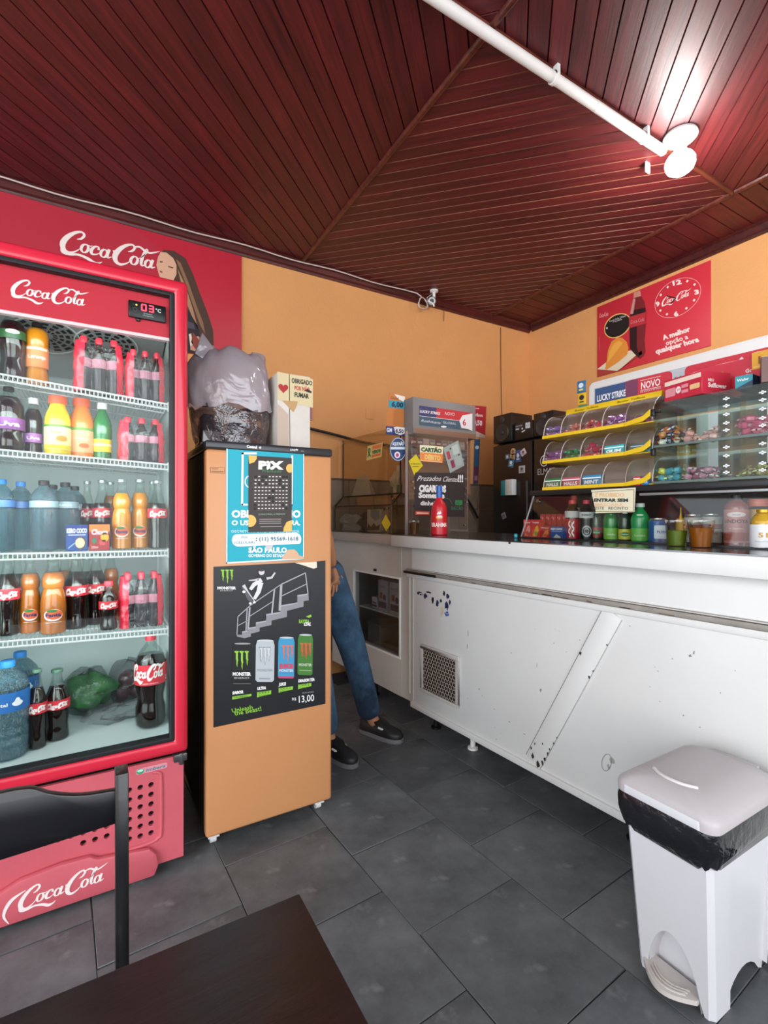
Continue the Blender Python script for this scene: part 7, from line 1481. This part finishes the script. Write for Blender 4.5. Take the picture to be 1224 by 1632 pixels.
# recess behind the arch
V = []; us = [.10+.80*i/14 for i in range(15)]
for u in us: a = az(u) if 0 < (u-.1)/.8 < 1 else 0; V.append((wall(a)[0], yl(u, a), a)); V.append((wall(a)[0]+.045, yl(u, a), max(0, a-.01)))
m.add(V, [(2*i, 2*i+1, 2*i+3, 2*i+2) for i in range(14)], BINW); m.add([(q[0]+.0, q[1], q[2]) for q in V[1::2]], [list(range(15))], BINW)
m.build('bin_body', bn, smooth=38)
m = wm(bn); pp = []
for i in range(13): t = i/12; pp.append((.615+.020+.135*t, 1.262-.045*math.sin(t*PI)))
base = [(x, y) for y, x in pp]+[(1.30, .770), (1.30, .635)]
m.add([(x, y, .022) for x, y in base]+[(x, y, .034) for x, y in base], [list(range(len(base)))[::-1], list(range(len(base), 2*len(base)))]+[(i, (i+1) % len(base), (i+1) % len(base)+len(base), i+len(base)) for i in range(len(base))], mat('pedal_plastic', 'C9C2BC', .45))
for k in range(3):
    m.tube([(x+.012+.010*k, y, .0355) for x, y in base[2:11]], .0022, MATS['pedal_plastic'], 5)
m.build('pedal', bn, smooth=40)
# bag collar
rb_ = random.Random(2); m = wm(bn); rings = []
for j, (ex, z) in enumerate(((.004, .375), (.012, .392), (.018, .43), (.016, .465), (.010, .492))):
    x0, y0, x1, y1 = wall(min(z, hb_)); R_ = ringpts(x0-ex, y0-ex, x1+ex, y1+ex, .03, z, 7)
    sag = lambda q: -.012*math.sin((q[0]-x0)/(x1-x0)*PI) if j == 0 else 0
    rings.append([(q[0]+rb_.uniform(-.003, .003), q[1]+rb_.uniform(-.003, .003), q[2]+rb_.uniform(-.006, .006)*(j < 4)+(-.018*math.sin(max(0, min(1, (q[1]-y0)/(y1-y0)))*PI)+.012 if j == 0 else 0)) for q in R_])
loft(m, rings, BAGK, False, False); m.build('bin_bag', bn, smooth=50)
# lid: low dome with a straight front lip
m = wm(bn); rings = []
lx0, ly0, lx1, ly1 = tx0-.016, ty0-.016, tx1+.012, ty1+.018
for ex, z in ((0, .478), (0.002, .498), (-.004, .506), (-.022, .516), (-.055, .527), (-.10, .533)):
    rings.append(ringpts(lx0-ex*.35, ly0-ex*.7, lx1+ex*.8, ly1+ex*.7, .035, z+(0 if z < .5 else 0), 7))
def crown_(q):
    x, y, z = q; u = (y-ly0)/(ly1-ly0); return (x, y, z+(.012*math.sin(max(0, min(1, u))*PI) if z > .5 else .004*math.sin(max(0, min(1, u))*PI)))
loft(m, [[crown_(q) for q in r_] for r_ in rings], LIDG, True, True); m.build('bin_lid', bn, smooth=50)
m = wm(bn); m.prism(ringpts_ if 0 else [(a, b) for a, b in ((lx0-.002, ly0+.035), (lx0-.002, ly1-.035), (lx0+.012, ly1-.02), (lx0+.012, ly0+.02))], BINW, (0, 0, .480), (1, 0, 0), (0, 1, 0), (0, 0, 1), .022); m.build('lid_lip', bn, bevel=.002)
m = wm(bn); m.tube(spline([(1.285, .645, .544), (1.268, .670, .545), (1.262, .70, .546), (1.268, .73, .545), (1.285, .755, .544)], 4), .0045, mat('lid_grip_plastic', 'D6D0D0', .35), 7); m.build('lid_grip', bn, smooth=60)
m = wm(bn); m.box((lx1-.02, .64, .500), (lx1+.012, .76, .520), LIDG); m.build('lid_hinge', bn, bevel=.003)
# dark varnished table in the foreground
TBL = wood('dark_varnished_table', '12090c', '24121a', sx=2, sy=10, rough=.28, knots=False)
tb = thing('cafe_table', 'dark brown varnished square table in the foreground', 'table', (-.17, .20, 0))
m = wm(tb); m.box((-.555, -.20, .727), (.2166, .5757, .75), TBL); m.build('tabletop', tb, bevel=.002)
m = wm(tb)
m.box((-.50, -.15, .66), (.16, -.13, .727), TBL); m.box((-.50, .50, .66), (.16, .52, .727), TBL); m.box((-.50, -.13, .66), (-.48, .50, .727), TBL); m.box((.14, -.13, .66), (.16, .50, .727), TBL); m.build('apron', tb)
for x in (-.52, .13):
    for y in (-.17, .48):
        m = wm(tb); m.hexa([(x+.008, y+.008, 0), (x+.042, y+.008, 0), (x+.042, y+.042, 0), (x+.008, y+.042, 0)], [(x, y, .727), (x+.05, y, .727), (x+.05, y+.05, .727), (x, y+.05, .727)], TBL); m.build('leg', tb, bevel=.003)
# black wooden chair pushed up to the far side of the table
CHK = mat('black_chair_lacquer', '131317', .34, coat=.3)
ch = thing('wooden_chair', 'black wooden chair facing the table in front of the drinks cooler', 'chair', (-.155, .70, 0))
cxl, cxr = -.36, .030
for x0_ in (cxl, cxr-.0):
    m = wm(ch); e = .0085
    pts = [(0, .79, 0), (0, .775, .42), (0, .79, .62), (0, .802, .852)]
    V = []; 
    for (dx, y, z) in pts: V += [(x0_-e, y-.016, z), (x0_+e, y-.016, z), (x0_+e, y+.016, z), (x0_-e, y+.016, z)]
    m.add(V, [(3, 2, 1, 0)]+[(4*k+i, 4*k+(i+1) % 4, 4*k+4+(i+1) % 4, 4*k+4+i) for k in range(3) for i in range(4)]+[(12, 13, 14, 15)], CHK); m.build('back_post', ch, bevel=.002)
    m = wm(ch); m.box((x0_-.012, .41, 0), (x0_+.012, .435, .43), CHK); m.build('leg', ch, bevel=.002)
    m = wm(ch); m.box((x0_-.008, .435, .20), (x0_+.008, .775, .22), CHK); m.build('stretcher', ch, bevel=.002)
m = wm(ch)
top = spline([(cxl, .826), (-.30, .83), (-.262, .838), (-.235, .852), (-.222, .857), (-.11, .857), (-.09, .856), (-.075, .853), (-.058, .842), (-.035, .832), (-.01, .826), (cxr, .822)], 3)
poly = [(x, z) for x, z in top]+[(cxr, .775), (-.165, .767), (cxl, .775)]
m.prism(poly[::-1], CHK, (0, .802, 0), (1, 0, 0), (0, 0, 1), (0, 1, 0), .012); m.build('crest_rail', ch, bevel=.002)
m = wm(ch); m.box((cxl-.01, .40, .43), (cxr+.01, .785, .455), CHK); m.build('seat', ch, bevel=.006)
# ================================================================ THE PERSON BEHIND THE FREEZER
SKIN = mat('skin', 'B07A58', .55); DENIM = mat('faded_denim', '4a7090', .9, bump=.8, bscale=14, col2='182c42', vscale=4); SHIRT = mat('grey_shirt', '5a5c62', .85, bump=.2, bscale=60); SHOE = mat('dark_shoe', '1b1b1e', .5); SOLE = mat('grey_sole', '77757a', .5); PIPE = mat('white_piping', 'E0DEDA', .5); HAIR = mat('dark_hair', '1c1410', .7)
def skin_mesh(name, verts, edges, radii, mt, parent=None, root=0, sub=2):
    me = bpy.data.meshes.new(name); me.from_pydata([tuple(v) for v in verts], edges, []); me.materials.append(mt)
    o = bpy.data.objects.new(name, me); COL.objects.link(o)
    md = o.modifiers.new('skin', 'SKIN'); md.use_smooth_shade = True
    for i, r in enumerate(radii):
        sv = me.skin_vertices[0].data[i]; sv.radius = (r, r) if not isinstance(r, tuple) else r; sv.use_root = (i == root)
    s_ = o.modifiers.new('sub', 'SUBSURF'); s_.levels = sub; s_.render_levels = sub
    dg = bpy.context.evaluated_depsgraph_get(); dg.update(); ev = o.evaluated_get(dg); m2 = bpy.data.meshes.new_from_object(ev)
    o.modifiers.clear(); o.data = m2; m2.name = name; m2.materials.clear(); m2.materials.append(mt); m2.shade_smooth()
    if parent: o.parent = parent
    return o
PX, PY = 1.03, 2.52
pel = (PX-.02, PY, .93); ch_ = (PX-.12, PY+.06, 1.14); sh_ = (PX-.22, PY+.10, 1.34); nk = (PX-.27, PY+.11, 1.42); hd1 = (PX-.30, PY+.10, 1.50); hd2 = (PX-.31, PY+.09, 1.60)
hR, kR, aR = (PX+.07, PY-.05, .88), (PX+.18, PY-.12, .50), (1.315, 2.36, .085)
hL, kL, aL = (PX-.09, PY-.03, .88), (PX-.05, PY-.14, .49), (1.015, 2.28, .085)
sR, eR, wR = (PX-.10, PY-.05, 1.33), (PX-.01, PY-.20, 1.12), (PX+.055, PY-.14, .945); sL, eL, wL = (PX-.38, PY+.18, 1.31), (PX-.42, PY+.14, 1.05), (PX-.30, PY-.02, .95)
V = [pel, ch_, sh_, nk, hd1, hd2, hR, kR, aR, hL, kL, aL, sR, eR, wR, sL, eL, wL, (1.345, 2.335, .05), (1.03, 2.235, .05)]
E_ = [(0, 1), (1, 2), (2, 3), (3, 4), (4, 5), (0, 6), (6, 7), (7, 8), (0, 9), (9, 10), (10, 11), (2, 12), (12, 13), (13, 14), (2, 15), (15, 16), (16, 17), (8, 18), (11, 19)]
Rd = [.10, .11, .10, .05, .075, .085, .075, .05, .035, .075, .05, .035, .05, .04, .026, .05, .04, .026, .032, .032]
pn = skin_mesh('person', V, E_, Rd, SKIN)
tag(pn, 'person in faded blue jeans and dark shoes standing behind the tan freezer, leg stretched out', 'person')
# clothing
jn = skin_mesh('jeans', [pel, hR, tuple((a+b)/2 for a, b in zip(hR, kR)), kR, tuple((a+b)/2 for a, b in zip(kR, aR)), (1.31, 2.365, .085), hL, tuple((a+b)/2 for a, b in zip(hL, kL)), kL, tuple((a+b)/2 for a, b in zip(kL, aL)), (1.012, 2.285, .085), (pel[0]-.03, pel[1]+.01, 1.0)],
      [(0, 1), (1, 2), (2, 3), (3, 4), (4, 5), (0, 6), (6, 7), (7, 8), (8, 9), (9, 10), (0, 11)], [.125, .11, .10, .082, .072, .068, .11, .10, .082, .072, .068, .12], DENIM, pn)
skin_mesh('shirt', [(pel[0]-.02, pel[1], 1.0), ch_, sh_, sR, (PX-.06, PY-.12, 1.22), sL, (PX-.40, PY+.16, 1.2), (pel[0]-.0, pel[1]-.005, .93)], [(0, 1), (1, 2), (2, 3), (3, 4), (2, 5), (5, 6), (0, 7)], [.14, .145, .12, .075, .065, .075, .065, .135], SHIRT, pn)
hf = Vector((-.30, -.95, 0)).normalized()
def foot(ax, ay, dirv, name):
    d_ = Vector(dirv).normalized(); s_ = Vector((-d_.y, d_.x, 0)); c = Vector((ax, ay, 0)); out = [(-.075, .032), (-.06, .038), (0, .036), (.08, .045), (.13, .046), (.165, .036), (.185, .012), (.185, -.012), (.165, -.032), (.13, -.042), (.08, -.042), (0, -.034), (-.06, -.034), (-.078, -.026)]
    def ring(k, z, sh=0, tr=1): return [tuple(c+d_*((x-.05)*k*(tr if x > .05 else 1)+.05)+s_*y*k+Vector((0, 0, z))) for x, y in out]
    m = MB(); loft(m, [ring(1.0, .0), ring(1.04, .006), ring(1.04, .024)], SOLE); m.build('shoe_sole', pn, smooth=40)
    m = MB(); rr2 = []
    for k, z, zt in ((1.0, .024, 0), (1.02, .04, 0), (.95, .06, 0), (.7, .082, 0), (.55, .10, 0)):
        rr2.append([tuple(c+d_*((x-.02)*k+(.02 if z < .07 else -.008))+s_*y*(k if z < .09 else .8)+Vector((0, 0, z if x < .05 else z*.82+.004))) for x, y in out])
    loft(m, rr2, SHOE); so = m.build('shoe', pn, smooth=60)
    m = MB(); m.tube([tuple(c+d_*(.06+.045*math.cos(a))+s_*(.04*math.sin(a))+Vector((0, 0, .068-.012*math.cos(a)))) for a in [i*PI/8-PI/2 for i in range(9)]], .005, PIPE, 6); m.build('shoe_piping', pn, smooth=60)
foot(1.325, 2.365, (.35, -.75, 0), 'r'); foot(1.02, 2.27, (.25, -.85, 0), 'l')
# head detail (face turned towards the counter) and hair
hc = Vector(hd2)+Vector((0, -.01, -.02)); fd = Vector((.75, -.6, 0)).normalized(); fs = Vector((-fd.y, fd.x, 0))
m = MB(); m.T = Matrix.Translation(hc+Vector((0, 0, .01))-fd*.012); m.lathe([(.098*math.cos(a), .115*math.sin(a)) for a in [(-.15+i*.29) for i in range(6)]]+[(.003, .115)], HAIR, 22); m.build('hair', pn, smooth=60)
m = MB(); nb = hc+fd*.085; m.add([tuple(nb+Vector((0, 0, .0))+fs*.008), tuple(nb-fs*.008), tuple(nb+fd*.03+Vector((0, 0, -.032))), tuple(nb+fs*.016+Vector((0, 0, -.04))), tuple(nb-fs*.016+Vector((0, 0, -.04))), tuple(nb+Vector((0, 0, .02)))], [(0, 2, 3), (1, 4, 2), (5, 0, 1), (0, 1, 2), (2, 4, 3)], SKIN); m.build('nose', pn, smooth=80)
for sg in (-1, 1):
    m = MB(); m.T = Matrix.Translation(hc+fd*.078+fs*.032*sg+Vector((0, 0, .004))); m.lathe([(.002, -.008), (.010, -.004), (.012, 0), (.010, .004), (.002, .008)], WHITEP, 12); m.build('eye', pn, smooth=60)
    m = MB(); m.T = Matrix.Translation(hc+fs*.088*sg-fd*.005); m.lathe([(.004, -.028), (.014, -.015), (.017, 0), (.014, .018), (.004, .026)], SKIN, 10); m.build('ear', pn, smooth=60)
m = MB(); m.tube([tuple(hc+fd*.078+fs*(.022*k)+Vector((0, 0, -.058))) for k in (-1, -.5, 0, .5, 1)], .005, mat('lips', '9a5548', .5), 6); m.build('mouth', pn, smooth=60)
def hand(w_, dv, nm):
    w_ = Vector(w_); dv = Vector(dv).normalized(); sv = dv.cross(Vector((0, 0, 1))).normalized(); pv = dv.cross(sv)
    vs = [w_, w_+dv*.05, w_+dv*.085]; ed = [(0, 1), (1, 2)]; rd = [(.020, .024), (.022, .032), (.018, .034)]
    for k, (o2, L) in enumerate(((-.03, .065), (-.010, .078), (.010, .072), (.030, .056))):
        b = len(vs); vs += [w_+dv*.09+sv*o2, w_+dv*(.09+L*.5)+sv*o2*1.1+pv*.006, w_+dv*(.09+L*.9)+sv*o2*1.15+pv*.022]; ed += [(2, b), (b, b+1), (b+1, b+2)]; rd += [.009, .008, .007]
    b = len(vs); vs += [w_+dv*.035-sv*.035, w_+dv*.07-sv*.058]; ed += [(1, b), (b, b+1)]; rd += [.011, .009]
    skin_mesh(nm, vs, ed, rd, SKIN, pn)
hand((wR[0], wR[1], wR[2]), (.05, -.15, -1), 'hand'); hand(wL, (.2, -.3, -1), 'hand')
